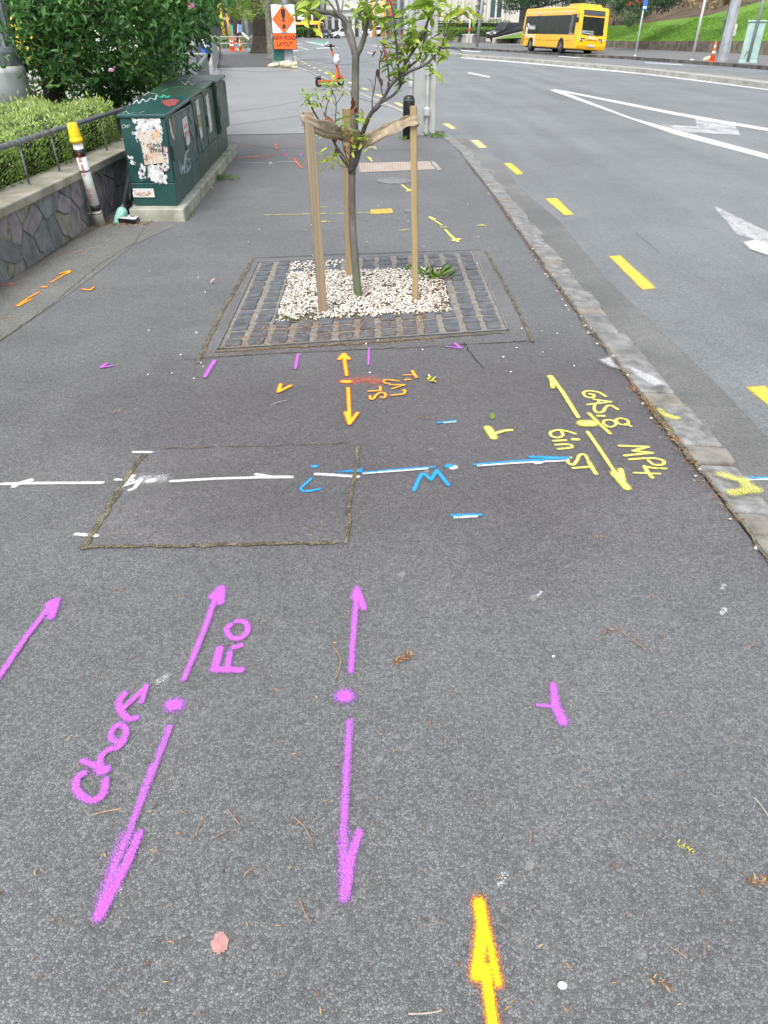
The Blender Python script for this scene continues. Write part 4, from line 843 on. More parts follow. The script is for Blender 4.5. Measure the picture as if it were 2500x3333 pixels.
for zn, x, y, n, sz in [(Z4, 765, 1250, 5, .06), (Z4, 830, 1440, 9, .065), (Z4, 390, 1560, 6, .07), (Z4, 400, 1340, 4, .05), (Z4, 620, 1900, 8, .05), (Z4, 730, 2000, 10, .06), (Z4, 830, 1880, 7, .05), (Z4, 700, 1720, 5, .05), (Z4, 1200, 1010, 6, .06), (Z4, 1280, 1080, 6, .05),
                        (Z4, 1250, 640, 5, .045), (Z4, 1190, 690, 2, .04), (Z4, 1330, 700, 5, .045), (Z4, 1200, 520, 5, .05), (Z5, 110, 880, 5, .04)]:
    clus(zn, x, y, max(2, int(n*.65)), sz, droop=-1.2, tint=(0, 1), Y0=TY-.12, store=SD)
SG_ = SG; o = leaves('leaf', lm_sap, [tuple(p) for p in SG[0]], [tuple(d) for d in SG[1]], np.array(SG[2])*1.05, .44, SG[3], sap, up=(0, 0, 1.2)); o.name = 'foliage'
o = leaves('dead_foliage', lm_dead, [tuple(p) for p in SD[0]], [tuple(d) for d in SD[1]], np.array(SD[2]), .42, SD[3], sap); o['label'] = 'shrivelled brown dead leaves'

# ------------------------------------------------------------ left: stone wall, railing, hedge, column
XW = -2.85
wall = thing('stone_wall', 'low dark basalt retaining wall with a concrete coping beside the footpath', 'wall', (XW, 8, 0))
def clip(poly, a, b_, c):   # keep a*x+b*y<=c
    o = []; n = len(poly)
    for i in range(n):
        p, q = poly[i], poly[(i+1) % n]; dp = a*p[0]+b_*p[1]-c; dq = a*q[0]+b_*q[1]-c
        if dp <= 0: o.append(p)
        if dp*dq < 0: t = dp/(dp-dq); o.append((p[0]+(q[0]-p[0])*t, p[1]+(q[1]-p[1])*t))
    return o
def stones(y0, y1, z0, z1, w, h, gap, X, dpt=.03):
    seeds = []; ny = int((y1-y0)/w); nz = int((z1-z0)/h+.5)
    for i in range(-1, ny+2):
        for j in range(-1, nz+1): seeds.append((y0+(i+.5+random.uniform(-.5, .5)+.5*(j % 2))*w, z0+(j+.5+random.uniform(-.5, .5))*h))
    b = MB()
    for s_ in seeds:
        poly = [(y0, z0), (y1, z0), (y1, z1), (y0, z1)]
        for q in seeds:
            if q is s_: continue
            d = (q[0]-s_[0], q[1]-s_[1]); L = math.hypot(*d)
            if L > 4*w: continue
            poly = clip(poly, d[0]/L, d[1]/L, ((q[0]**2+q[1]**2-s_[0]**2-s_[1]**2)/2)/L-gap*random.uniform(.3, 1.3))
            if len(poly) < 3: break
        if len(poly) < 3: continue
        dd = dpt*random.uniform(.5, 1.1); n = len(poly); tl = random.uniform(-.04, .04); cy = sum(p[0] for p in poly)/n
        vs = [(X-.03, p[0], p[1]) for p in poly]+[(X-.03+dd+tl*(p[0]-cy), p[0], p[1]) for p in poly]
        b.add(vs, [tuple(range(n, 2*n))]+[(i, (i+1) % n, n+(i+1) % n, n+i) for i in range(n)], random.randrange(4))
    return b
sm_ = [PM('basalt_%d' % i, c, .75, .3, 7, .8, 30, .012, c2=tuple(x*.55 for x in c), world=True) for i, c in enumerate([(.25, .25, .27), (.31, .28, .30), (.20, .205, .215), (.33, .31, .27)])]
stones(3.2, 12.6, 0, .43, .19, .27, .008, XW).build('stone_facing', sm_, wall, bevel=.010, seg=2, world=True)
b = MB(); b.bb((-3.2, 3.2, -.05), (XW-.014, 12.6, .43)); b.build('mortar_core', PM('mortar', (.30, .285, .235), .9, .4, 20, .6, 80, .006, c2=(.09, .10, .05), world=True), wall, world=True)
b = MB(); y = 3.2
while y < 12.6: b.bb((-3.17, y+.003, .43), (-2.822, min(y+1.83, 12.6)-.003, .502)); y += 1.83
b.build('coping', PM('coping_concrete', (.40, .375, .31), .85, .35, 3.5, .7, 90, .004, c2=(.22, .21, .165), world=True), wall, bevel=.012, seg=3, world=True)
struct(MB().bb((-14, 2.5, -.3), (-3.2, 14.5, .42)).build('garden_soil', PM('garden_soil', (.05, .04, .028), .95, .4, 6, .9, 40, .03, world=True)))
galv = PM('galvanised_rail', (.30, .32, .33), .5, .35, 25, .3, 90, .002, metal=.55, world=True)
rail = thing('metal_railing', 'grey galvanised handrail with thin balusters on the stone wall coping', 'railing', (-3.0, 7, .5))
b = MB(); b.tube([(-3.0, 3.2, .826), (-3.0, 6, .826), (-3.0, 8.5, .828), (-3.0, 11.6, .83)], .0235, 12); b.build('handrail', galv, rail, smooth=True, world=True)
for i in range(12):
    yy = 3.85+i*.685; b = MB(); b.tube([(-2.995, yy, .50), (-3.0, yy, .81)], .0095, 8); b.lathe([(.02, .502), (.018, .508), (.012, .512)], (-2.995, yy, 0), 8); b.build('baluster', galv, rail, smooth=True, world=True)

# clipped hedge
hedge = thing('clipped_hedge', 'light green clipped hedge behind the handrail', 'hedge', (-3.9, 7, .42))
def hsurf(n, y0, y1, x0, x1, ztop, zb):
    P_, D_, T_ = [], [], []
    k = 0
    while k < n:
        u = random.random(); y = random.uniform(y0, y1); lump = .05*math.sin(y*5.1)+.04*math.sin(y*11.3+2)
        if u < .56: x = random.uniform(x0, x1); z = ztop+lump*.6+.04*math.sin(x*9+y*4); nrm = (0, 0, 1)
        elif u < .88: x = x1+lump*.5; z = random.uniform(zb, ztop); nrm = (1, 0, .45)
        else: x = random.uniform(x0, x1); z = random.uniform(zb, ztop); y = y1+.04*math.sin(x*8); nrm = (.2, 1, .3) ; 
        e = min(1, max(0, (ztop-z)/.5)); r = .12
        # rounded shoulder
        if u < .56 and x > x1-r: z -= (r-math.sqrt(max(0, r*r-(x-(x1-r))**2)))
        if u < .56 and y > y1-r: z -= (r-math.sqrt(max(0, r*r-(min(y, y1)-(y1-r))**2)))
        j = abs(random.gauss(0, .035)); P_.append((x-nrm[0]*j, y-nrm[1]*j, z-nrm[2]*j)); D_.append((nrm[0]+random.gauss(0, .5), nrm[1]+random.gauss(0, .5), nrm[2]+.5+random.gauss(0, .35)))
        T_.append(min(1, max(0, random.gauss(.80-.5*e-2.0*j, .16)))); k += 1  # tint drops downward and inward: lit top, shaded side painted into the leaves
    return P_, D_, T_
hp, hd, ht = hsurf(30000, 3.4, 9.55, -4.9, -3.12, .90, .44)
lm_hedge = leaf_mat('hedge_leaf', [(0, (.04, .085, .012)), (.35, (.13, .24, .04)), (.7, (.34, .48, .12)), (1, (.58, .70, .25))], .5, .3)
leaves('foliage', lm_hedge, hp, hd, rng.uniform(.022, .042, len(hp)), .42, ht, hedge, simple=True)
hp2 = [(x, y, z+.03) for x, y, z in hp[::45]]
o = leaves('young_shoots', lm_hedge, [(a, b_, c+random.uniform(0, .05)) for a, b_, c in hp2], [(random.gauss(0, .4), random.gauss(0, .4), 1) for _ in hp2], rng.uniform(.03, .055, len(hp2)), .34, rng.uniform(.7, 1, len(hp2)), hedge); o['kind'] = 'stuff'
b = MB(); b.bb((-4.86, 3.4, .40), (-3.2, 9.45, .80)); b.build('dark_core', PM('hedge_inside', (.025, .035, .012), .95, .3, 20, world=True), hedge, bevel=.08, world=True)  # solid dark box filling the hedge behind its leaves

# fluted column at the left edge
colm = thing('fluted_column', 'grey fluted column on a large white rounded base, at the left edge', 'column', (-5.42, 10.9, .42))
b = MB(); N_ = 28
for i in range(N_): pass
pf = []; r0, r1 = .66, .60; K = 28*8
vs = []
for z in (1.40, 3.6):
    for k in range(K):
        an = 2*PI*k/K; fl = abs(math.sin(an*14)); r = .69-.030*(fl**.6)-.05*(z-1.32)/2.3; vs.append((r*math.cos(an), r*math.sin(an), z-.42))
b.add(vs, [(k, (k+1) % K, K+(k+1) % K, K+k) for k in range(K)]+[tuple(range(K, 2*K))]); b.build('shaft', PM('column_grey', (.52, .56, .60), .6, .15, 6, world=True), colm, smooth=False)
b = MB(); b.lathe([(.715, .78), (.712, .93), (.70, .97), (.69, .985)], (0, 0, 0), 48); b.build('collar', PM('collar_grey', (.42, .46, .51), .6, .3, 8, world=True), colm, bevel=.01)
b = MB(); b.lathe([(.45, -.1), (.52, .18), (.62, .30), (.69, .38), (.722, .47), (.73, .56), (.728, .70), (.722, .779)], (0, 0, 0), 48); b.build('base', PM('white_column_paint', (.84, .87, .89), .5, .10, 2, .1, 10, world=True), colm, smooth=True)

# ------------------------------------------------------------ pipe, duct and box at the wall
pipe = thing('marker_pipe', 'white plastic pipe with a yellow cap and red lettering strapped to the stone wall', 'pipe', (-2.755, 7.36, 0))
pb = Vector((-2.765, 7.39, 0)); pt = P(247, 450, 7.30)
ax = (pt-pb); Lp = ax.length; an_ = ax.normalized(); rot = an_.to_track_quat('Z', 'Y').to_matrix()
wp = PM('white_pvc', (.74, .75, .72), .4, .08, 5, world=True); yp = PM('yellow_plastic', (.90, .60, .01), .45, .05, 6, world=True); bp_ = PM('black_tape', (.02, .022, .025), .5, .2, 9, world=True)
def cyl(prof, mat, name, par, o, sm=True, n=24): b = MB(); b.lathe(prof, o, n, rot=rot); return b.build(name, mat, par, smooth=sm, world=True)
cyl([(.045, .10), (.045, Lp-.02)], wp, 'tube', pipe, pb)
cyl([(.049, -.02), (.049, .13), (.046, .14)], PM('stained_pvc', (.55, .50, .40), .6, .3, 8, world=True), 'lower_sleeve', pipe, pb)
cyl([(.0465, .15), (.0465, .20)], bp_, 'black_band', pipe, pb); cyl([(.0465, Lp-.15), (.0465, Lp-.085)], bp_, 'black_band', pipe, pb)
cyl([(.058, Lp-.03), (.058, Lp-.005), (.053, Lp), (.050, Lp+.02), (.044, Lp+.115), (.036, Lp+.125)], yp, 'cap', pipe, pb)
for zc in (.115, .50):
    b = MB(); b.lathe([(.0465, zc), (.050, zc+.002), (.050, zc+.013), (.0465, zc+.015)], pb, 20, rot=rot); b.tube([pb+an_*zc+Vector((-.05, -.02, .005)), pb+an_*zc+Vector((-.085, -.03, .005))], .006, 6); b.build('clamp', galv, pipe, world=True)
def text(s, size, mat, parent, M_, name='lettering', ext=.001, align='CENTER', sx=1.0, extra=0):
    c = bpy.data.curves.new(name, 'FONT'); c.body = s; c.size = size; c.extrude = ext; c.align_x = align; c.align_y = 'CENTER'; c.materials.append(mat); c.offset = extra
    c.space_line = .9; c.resolution_u = 2
    tmp = bpy.data.objects.new('tmp', c); COL.objects.link(tmp); dg = bpy.context.evaluated_depsgraph_get()
    me = bpy.data.meshes.new_from_object(tmp.evaluated_get(dg)); bpy.data.objects.remove(tmp); bpy.data.curves.remove(c)
    o = bpy.data.objects.new(name, me); COL.objects.link(o); o.parent = parent
    o.matrix_local = M_ @ Matrix.Diagonal((sx, 1, 1, 1)); return o
def frame(o, x, y):        # matrix with origin o, text running along x and standing along y
    x = Vector(x).normalized(); y = Vector(y); y = (y-x*y.dot(x)).normalized(); z = x.cross(y)
    return Matrix(((x.x, y.x, z.x, o[0]), (x.y, y.y, z.y, o[1]), (x.z, y.z, z.z, o[2]), (0, 0, 0, 1)))
redp = PM('red_print', (.62, .10, .07), .6, .2, 30, world=True)
tv = Vector((-pb.x, -pb.y, 0)).normalized(); side = tv.cross(Vector((0, 0, 1))).normalized()
dirn = (tv*.8+side*-.6).normalized(); rt = dirn.cross(an_)
if rt.x < 0: rt = -rt
o_ = pb+an_*.42+dirn*.0475
dn = (tv*.93+side*.36).normalized()
for dq, s_, hh in ((dn, 'FIRE WELL', .56), (dn, 'O O I', .30)):
    oo = pb+an_*hh+dq*.0478-pipe.location; text(s_, .042, redp, pipe, frame(oo, -an_, dq.cross(-an_)*-1 if False else (-an_).cross(dq)*-1), sx=1.05)

duct = thing('black_duct', 'thick black duct with a flared turquoise end, leaning beside the cabinets', 'duct', G(384, 728))
p0 = G(380, 727)+Vector((0, 0, .02)); p1 = P(398, 690, 7.63); p2 = P(410, 650, 7.82); p3 = P(421, 600, 8.0); p4 = P(428, 540, 8.2)
b = MB(); b.tube([p1, p1.lerp(p2, .5)+Vector((.002, 0, 0)), p2, p3, p4], [.042, .046, .05, .05, .05], 20); b.build('tube', PM('black_plastic', (.012, .013, .015), .35, .2, 6, world=True), duct, smooth=True, world=True)
b = MB(); b.tube([p0+Vector((-.01, 0, -.03)), p0.lerp(p1, .3), p0.lerp(p1, .7), p1, p1.lerp(p2, .08)], [.030, .036, .047, .052, .048], 20); b.build('sleeve', PM('turquoise_plastic', (.33, .66, .55), .6, .18, 14, .4, 60, .002, world=True), duct, smooth=True, world=True)
b = MB(); b.tube([P(432, 560, 8.1), P(424, 640, 7.85), P(416, 690, 7.72), P(416, 708, 7.70)], .03, 14); b.build('rear_duct', PM('black_plastic', (0, 0, 0)), duct, smooth=True, world=True)
bx = thing('junction_lid', 'flat white-topped black box on the ground beside the duct', 'box', G(425, 722))
c_ = [G(386, 727), G(444, 732), G(462, 716), G(405, 713)]
b = MB(); b.add([(p.x, p.y, .0) for p in c_]+[(p.x, p.y, .045) for p in c_], [(3, 2, 1, 0), (0, 1, 5, 4), (1, 2, 6, 5), (2, 3, 7, 6), (3, 0, 4, 7), (4, 5, 6, 7)]); b.build('body', PM('black_plastic', (0, 0, 0)), bx, bevel=.004, world=True)
cc = sum(c_, Vector())/4; b = MB(); q = [p.lerp(cc, .07) for p in c_]; b.add([(p.x, p.y, .046) for p in q]+[(p.x, p.y, .049) for p in q], [(0, 1, 5, 4), (1, 2, 6, 5), (2, 3, 7, 6), (3, 0, 4, 7), (4, 5, 6, 7)]); b.build('lid', PM('white_lid', (.62, .64, .66), .5, .1, 9, world=True), bx, world=True)
for f in (.3, .7): b = MB(); c = q[0].lerp(q[1], f).lerp(q[3].lerp(q[2], f), .5); b.box((c.x, c.y, .05), (.03, .014, .003), (0, 0, .3)); b.build('lid_slot', PM('black_tape', (0, 0, 0)), bx, world=True)

# ------------------------------------------------------------ green street cabinets on a plinth
xr = lambda y: -2.071-(y-7.715)*.0625
gcab = NT('cabinet_green'); n = gcab.noise(3, det=5); n2 = gcab.noise(30, det=4)
gc = gcab.mix(gcab.mr(n, .3, .7), (.010, .052, .050), (.016, .075, .068)); gc = gcab.mix(gcab.mr(n2, .6, .75, 0, .4), gc, (.06, .11, .10)); gcab = gcab.fin(gc, gcab.mr(n, .3, .7, .28, .45), gcab.bump(n2, .1, .002))
gcab2 = PM('cabinet_olive', (.030, .072, .045), .42, .25, 4, .15, 30, .002, c2=(.018, .05, .036), world=True)
def qprism(mb, y0, y1, z0, z1, w=.43, out=0, m=0, xi=None, in_=0):
    a = [(xr(y0)+out-w, y0), (xr(y0)+out, y0), (xr(y1)+out, y1), (xr(y1)+out-w, y1)]
    mb.prism(a, z0, z1, 'z', m)
pl = thing('concrete_plinth', 'pale concrete plinth under the row of green cabinets', 'plinth', (-2.3, 9.8, 0))
b = MB(); a = [(xr(7.58)-.46, 7.57), (xr(7.58)+.08, 7.57), (xr(12.4)+.10, 12.4), (xr(12.4)-.46, 12.4)]; b.prism(a, -.05, .118)
b.build('slab', PM('plinth_concrete', (.42, .42, .37), .85, .35, 4, .6, 70, .005, c2=(.22, .23, .16), world=True), pl, bevel=.012, seg=3, world=True)
CG = 'green street cabinets in a row'
zl = lambda y: .928+(y-7.715)*.0275                    # the row climbs gently with the street
def cabinet(label, y0, y1, zt, mat, doors=1, out=0, low=.335, top_out=.0):
    t = thing('street_cabinet', label, 'street cabinet', (xr(y0), y0, .12), 0, CG)
    b = MB(); qprism(b, y0+.004, y1-.004, .119, low-.004, out=out); b.build('base_section', mat, t, bevel=.006, world=True)
    b = MB(); qprism(b, y0+.004, y1-.004, low, zt-.035, out=out+top_out, w=.43+top_out); b.build('body', mat, t, bevel=.006, world=True)
    a = [(xr(y0)+out+top_out-.45-.05*(y0-7.715), y0-.010), (xr(y0)+out+top_out+.016, y0-.010), (xr(y1)+out+top_out+.016, y1-.002), (xr(y1)+out+top_out-.45-.05*(y1-7.715), y1-.002)]
    zq = [zl(y0), zl(y0), zl(y1), zl(y1)]; b = MB()
    b.add([(p[0], p[1], z-.034) for p, z in zip(a, zq)]+[(p[0], p[1], z) for p, z in zip(a, zq)], [(3, 2, 1, 0), (4, 5, 6, 7), (0, 1, 5, 4), (1, 2, 6, 5), (2, 3, 7, 6), (3, 0, 4, 7)]); b.build('lid', mat, t, bevel=.010, seg=3, world=True)
    n = doors; L = (y1-y0-.05)/n
    for k in range(n):
        ya, yb = y0+.025+k*L+.006, y0+.025+(k+1)*L-.006; b = MB(); x0 = out+top_out
        b.add([(xr(yy)+x0+dx, yy, zz) for dx in (-.004, .009) for yy, zz in ((ya, low+.02), (yb, low+.02), (yb, zt-.06), (ya, zt-.06))], [(4, 5, 6, 7), (0, 1, 5, 4), (1, 2, 6, 5), (2, 3, 7, 6), (3, 0, 4, 7)])
        d = b.build('door', mat, t, bevel=.003, world=True)
        b = MB(); b.box((xr(ya+.05)+x0+.013, ya+.05, (low+zt)/2-.05), (.012, .03, .13)); h = b.build('handle', PM('handle_black', (.02, .025, .025), .45, world=True), d, bevel=.003)
    return t
c1 = cabinet('nearest dark green street cabinet with torn posters on its end', 7.715, 9.28, .928, gcab, 2)
c2 = cabinet('second green street cabinet from the viewer, with a torn white and yellow poster strip', 9.285, 10.14, .974, gcab2, 1, low=.36)
c3 = cabinet('third green street cabinet, with a long torn white poster', 10.145, 11.03, .998, gcab2, 1, low=.36)
c4 = cabinet('farthest and tallest green street cabinet, scratched, with louvres', 11.035, 12.08, 1.022, gcab2, 1, low=.40, top_out=.05)
for k in range(7):
    b = MB(); b.box((xr(11.8)+.062, 11.84, .96-.022*k), (.008, .22, .008)); h = b.build('louvre', PM('handle_black', (0, 0, 0)), c4, world=True)
# posters and graffiti
Z8 = (370, 220, 3.95)
tp = NT('torn_paper'); a = tp.attr('ink').outputs['Fac']; n = tp.noise(34, det=6, rough=.65); n3 = tp.noise(90, det=3)
al = tp.mr(tp.math('ADD', a, tp.math('MULTIPLY', tp.math('SUBTRACT', n, .5), 2.4)), .42, .47); cl = tp.mix(tp.mr(tp.noise(18, det=5), .42, .66, 0, .75), (.72, .73, .74), (.26, .25, .25)); tp = tp.fin(cl, .7, tp.bump(n, .4, .003), alpha=al)
def prt(name, base, inkc, sc_, th=.55):
    t = NT(name); a = t.attr('ink').outputs['Fac']; n = t.noise(sc_, det=3, dist=1.5); n2 = t.noise(sc_*.3, det=3); al = t.mr(t.math('ADD', a, t.math('MULTIPLY', t.math('SUBTRACT', t.noise(40, det=5), .5), .5)), .42, .46)
    c = t.mix(t.mr(n2, .45, .6), base, inkc[0]); c = t.mix(t.mr(n, th, th+.07), c, inkc[1]); return t.fin(c, .65, alpha=al)
poster = prt('faded_poster', (.58, .54, .48), [(.60, .40, .26), (.10, .12, .17)], 38, .56)
poster2 = prt('pink_poster', (.60, .42, .42), [(.55, .55, .55), (.06, .05, .05)], 16, .52)
paint_w = PM('marker_white', (.62, .64, .64), .5, .2, 30, world=True)
def dec(name, mat, prims, plane, val, off_, par, res=.008, warp=None, zone=Z8):
    o = sheet(name, mat, prims, zone, plane, val, off_, res, par, warp=warp); return o
def wside(dx=.0):
    def w(V): V[:, 0] = -2.071-(V[:, 1]-7.715)*.0625+dx
    return w
Yn = 7.715
dec('torn_poster', tp, [('p', [(215, 640), (590, 640), (610, 700), (640, 780), (640, 940), (560, 1000), (330, 950), (250, 860), (290, 740)], 60, .62)], 'y', Yn, -.004, c1)
dec('torn_poster', tp, [('p', [(430, 1240), (600, 1240), (690, 1430), (690, 1490), (540, 1490), (440, 1400)], 50, .75)], 'y', Yn, -.004, c1)
dec('torn_poster', tp, [('p', [(340, 1230), (420, 1260), (430, 1440), (350, 1480), (310, 1350)], 50, .50), ('p', [(170, 1130), (260, 1130), (290, 1260), (230, 1250)], 50, .5)], 'y', Yn, -.004, c1)
dec('faded_poster', poster, [('p', [(330, 830), (590, 800), (645, 1220), (405, 1250), (350, 960)], 12, 1)], 'y', Yn, -.007, c1)
dec('faded_poster', poster2, [('p', [(640, 1010), (690, 1020), (720, 1325), (585, 1330), (585, 1290), (640, 1230)], 10, 1)], 'y', Yn, -.006, c1)
dec('white_sticker', PM('sticker_white', (.68, .68, .66), .5, .1, 20, world=True), [('p', [(262, 1570), (500, 1570), (512, 1650), (268, 1650)], 3, 1)], 'y', Yn, -.004, c1)
b = MB()
def pen(mb, strokes, plane, val, zone, r, dx=0, warpf=None):
    for st in strokes:
        q = []
        for x, y in smoothpts(st):
            w = (P if plane == 'y' else PX)(zone[0]+x/zone[2], zone[1]+y/zone[2], val)
            if warpf is not None: w.x = xr(w.y)+warpf
            q.append(w)
        mb.tube(q, r, 5)
b = MB(); pen(b, [[(270, 1580), (310, 1640), (330, 1590), (350, 1630), (390, 1600), (430, 1640), (450, 1590), (480, 1630)], [(290, 1615), (380, 1640), (480, 1610)]], 'y', Yn-.008, Z8, .0022); b.build('sticker_print', PM('orange_print', (.62, .25, .13), .6, world=True), c1, world=True)
b = MB(); pen(b, [[(125, 735), (105, 755), (118, 778), (145, 765), (140, 738), (122, 735)], [(150, 780), (155, 740), (165, 768), (176, 740), (178, 780)], [(180, 782), (182, 740), (205, 745), (200, 765), (184, 765)]], 'y', Yn-.005, Z8, .0018); b.build('tag_writing', paint_w, c1, world=True)
text('CLIMATE\nSTRIKE', .046, PM('poster_ink', (.05, .05, .055), .6, world=True), c1, frame(P(370+555/3.95, 220+1035/3.95, Yn-.012)-c1.location, (1, 0, 0), (0.05, 0, 1)))
XS = xr(8.4)
def s8(name, mat, prims, y_mid, off_=.016, par=c1, res=.01, extra=0): return dec(name, mat, prims, 'x', xr(y_mid), 0, par, res, wside(off_))
s8('torn_poster', tp, [('p', [(670, 640), (700, 660), (770, 930), (740, 930), (700, 850)], 30, .62)], 8.0, .014)
s8('notice', PM('sticker_white', (0, 0, 0)), [('p', [(855, 690), (935, 635), (975, 945), (903, 1000)], 4, 1)], 8.7, .012)
b = MB(); pen(b, [[(890, 745), (920, 720), (918, 760), (893, 780), (890, 745)], [(885, 850), (955, 810)], [(890, 870), (955, 830)], [(893, 895), (945, 865)]], 'x', xr(8.7), Z8, .003, warpf=.016); b.build('notice_print', redp, c1, world=True)
b = MB(); pen(b, [[(790, 1190), (820, 1370), (850, 1250), (870, 1360), (890, 1130)], [(960, 1060), (910, 1120), (925, 1340)], [(975, 1180), (925, 1180), (975, 1230), (965, 1290), (920, 1330), (905, 1360)]], 'x', xr(8.5), Z8, .007, warpf=.013); b.build('tag_writing', PM('pale_spray', (.42, .52, .54), .6, .3, 30, world=True), c1, world=True)
b = MB(); pen(b, [[(925, 490), (960, 560), (950, 620), (1000, 720), (960, 800), (1020, 900), (1030, 1000), (1000, 1100)]], 'x', xr(8.9), Z8, .004, warpf=.013); b.build('scratch', PM('pale_scratch', (.22, .27, .26), .6, .3, 30, world=True), c1, world=True)
b = MB(); b.box((xr(8.02)+.012, 8.03, .80), (.006, .11, .15), (0, 0, R_(3.5))); b.build('label_plate', PM('tan_plate', (.22, .20, .14), .6, world=True), c1, world=True)
s8('torn_poster', tp, [('p', [(1030, 430), (1075, 395), (1140, 880), (1105, 930), (1060, 700)], 20, .8)], 9.6, .014, c2)
s8('faded_poster', prt('yellow_poster', (.55, .50, .12), [(.5, .5, .5), (.03, .03, .03)], 22, .5), [('p', [(1055, 600), (1095, 600), (1115, 760), (1075, 770)], 14, .9)], 9.6, .017, c2)
s8('torn_poster', tp, [('p', [(1155, 370), (1200, 330), (1262, 790), (1215, 850)], 22, .95)], 10.5, .014, c3)
b = MB(); pen(b, [[(1300, 240), (1290, 400), (1330, 600), (1350, 760), (1390, 820)], [(1310, 560), (1345, 660), (1340, 740)]], 'x', xr(11.4)+.05, Z8, .006, warpf=.064); b.build('scratch', PM('pale_scratch', (0, 0, 0)), c4, world=True)
b = MB(); pen(b, [[(1085, 960), (1110, 1070), (1120, 970), (1140, 1080)]], 'x', xr(10), Z8, .007, warpf=.013); b.build('tag_writing', PM('teal_spray', (.06, .25, .27), .6, world=True), c2, world=True)
scf = paint_mat('pale_scuff', [(0, (.16, .22, .21)), (1, (.30, .36, .35))], thr=.34, soft=.5, cover=.75)
s8('scuff', scf, [('l', [(700, 640), (740, 800), (760, 930)], 30, .6), ('l', [(800, 1390), (940, 1280), (1040, 1200)], 14, .7), ('l', [(980, 760), (1010, 900), (1000, 1080)], 22, .6)], 8.5, .0150, c1)
s8('scuff', scf, [('l', [(1060, 930), (1110, 1000), (1150, 1150)], 34, .55), ('l', [(1190, 860), (1180, 950), (1200, 1040)], 30, .5)], 9.9, .0150, c2)
s8('scuff', scf, [('l', [(1280, 260), (1290, 420), (1275, 560)], 30, .5), ('l', [(1330, 700), (1400, 850), (1360, 900)], 26, .5)], 11.4, .0650, c4)
# writing on the lids
gw = paint_mat('white_tag_spray', [(0, (.4, .5, .5)), (1, (.62, .68, .68))]); gg = paint_mat('green_tag_spray', [(0, (.04, .35, .2)), (1, (.05, .45, .28))]); gr_ = paint_mat('red_tag_spray', [(0, (.35, .05, .06)), (1, (.45, .09, .1))])
def top(name, mat, prims, z, par):
    def w(V): V[:, 2] = zl(V[:, 1])+.003+.00005*(_ns % 70)
    return dec(name, mat, prims, 'z', z, .004, par, .008, w)
top('tag_writing', gw, [('l', [(110, 570), (160, 545), (190, 575), (250, 560), (330, 565), (390, 550)], 9), ('l', [(250, 480), (300, 440), (330, 475), (380, 430), (420, 460), (480, 420), (540, 440), (560, 390)], 16), ('l', [(390, 400), (450, 370), (560, 385)], 13)], .945, c1)
top('tag_writing', gg, [('l', [(560, 380), (620, 400), (640, 370), (690, 400), (720, 380)], 26)], .96, c1)
top('tag_writing', gr_, [('p', [(610, 450), (760, 430), (855, 440), (800, 490), (690, 505), (640, 480)], 20, .72)], .945, c1)
top('tag_writing', gg, [('l', [(620, 320), (700, 290), (840, 275)], 14), ('l', [(700, 345), (780, 345)], 9)], .98, c2)
top('tag_writing', gw, [('l', [(870, 195), (920, 225), (960, 190), (1010, 225), (1060, 200), (1110, 205)], 16), ('l', [(740, 235), (960, 250)], 9, .8)], 1.005, c3)
top('tag_writing', gw, [('l', [(830, 155), (900, 130), (960, 150), (1010, 110), (1080, 130), (1160, 125)], 14), ('l', [(930, 80), (1000, 60), (1100, 75), (1200, 60), (1320, 50)], 14, .8), ('l', [(1000, 40), (1200, 35)], 10, .7)], 1.035, c4)

# ------------------------------------------------------------ covers in the footpath
def cover(name, label, pts, mat, cat='cover', z=.008, ringc=None):
    t = thing(name, label, cat, G(*pts[0])); b = MB(); n = len(pts); q = [G(*p) for p in pts]; c = sum(q, Vector())/n
    b.prism([(p.x, p.y) for p in q], .001, z*.6); b.build('frame', ringc or steel, t, world=True)
    b = MB(); r = [p.lerp(c, .035) for p in q]; b.prism([(p.x, p.y) for p in r], z*.6+.001, z); b.build('lid', mat, t, world=True); return t
rp = NT('rusty_plate'); v = rp.vor(26, rp.scaled((1, 1, 1)), rnd=.1); n = rp.noise(5, det=5); rc = rp.mix(rp.mr(n, .35, .65), (.36, .27, .21), (.42, .37, .33)); rc = rp.mix(rp.mr(v.outputs['Distance'], .2, .45, .5, 0), rc, (.15, .12, .10)); rp = rp.fin(rc, .7, rp.bump(v.outputs['Distance'], .8, .004))
cover('access_cover', 'rusty rectangular chequered access cover in the footpath', [(1168, 563), (1421, 553), (1400, 526), (1164, 532)], rp)
cover('access_cover', 'concrete strip at the kerb end of the rusty cover', [(1424, 556), (1440, 554), (1412, 525), (1402, 526)], conc, z=.006)
cover('valve_cover', 'small yellow-painted rectangular valve cover behind the tree', [(1204, 699), (1281, 696), (1276, 680), (1205, 684)], PM('yellow_cover', (.62, .46, .06), .6, .3, 30, .5, 80, .003, world=True), 'valve cover')
cover('valve_cover', 'small grey steel valve cover behind the right stake', [(1318, 693), (1345, 692), (1342, 681), (1315, 683)], steel, 'valve cover')
mhc = G(1285, 590); mh = thing('manhole_cover', 'round ribbed grey manhole cover in front of the rusty plate', 'manhole cover', mhc)
mr_ = abs(G(1340, 590).x-G(1228, 590).x)/2
b = MB(); b.lathe([(mr_, 0), (mr_, .009), (mr_*.95, .009)], (0, 0, 0), 40); b.build('frame', steel, mh)
cast = PM('cast_iron', (.26, .25, .24), .6, .3, 20, .5, 80, .003, world=True)
b = MB(); prof = [(mr_*.94, .004)]
for k in range(8): r = mr_*(.90-.11*k); prof += [(r, .004), (r-.004, .010), (r-mr_*.05, .010), (r-mr_*.055, .004)]
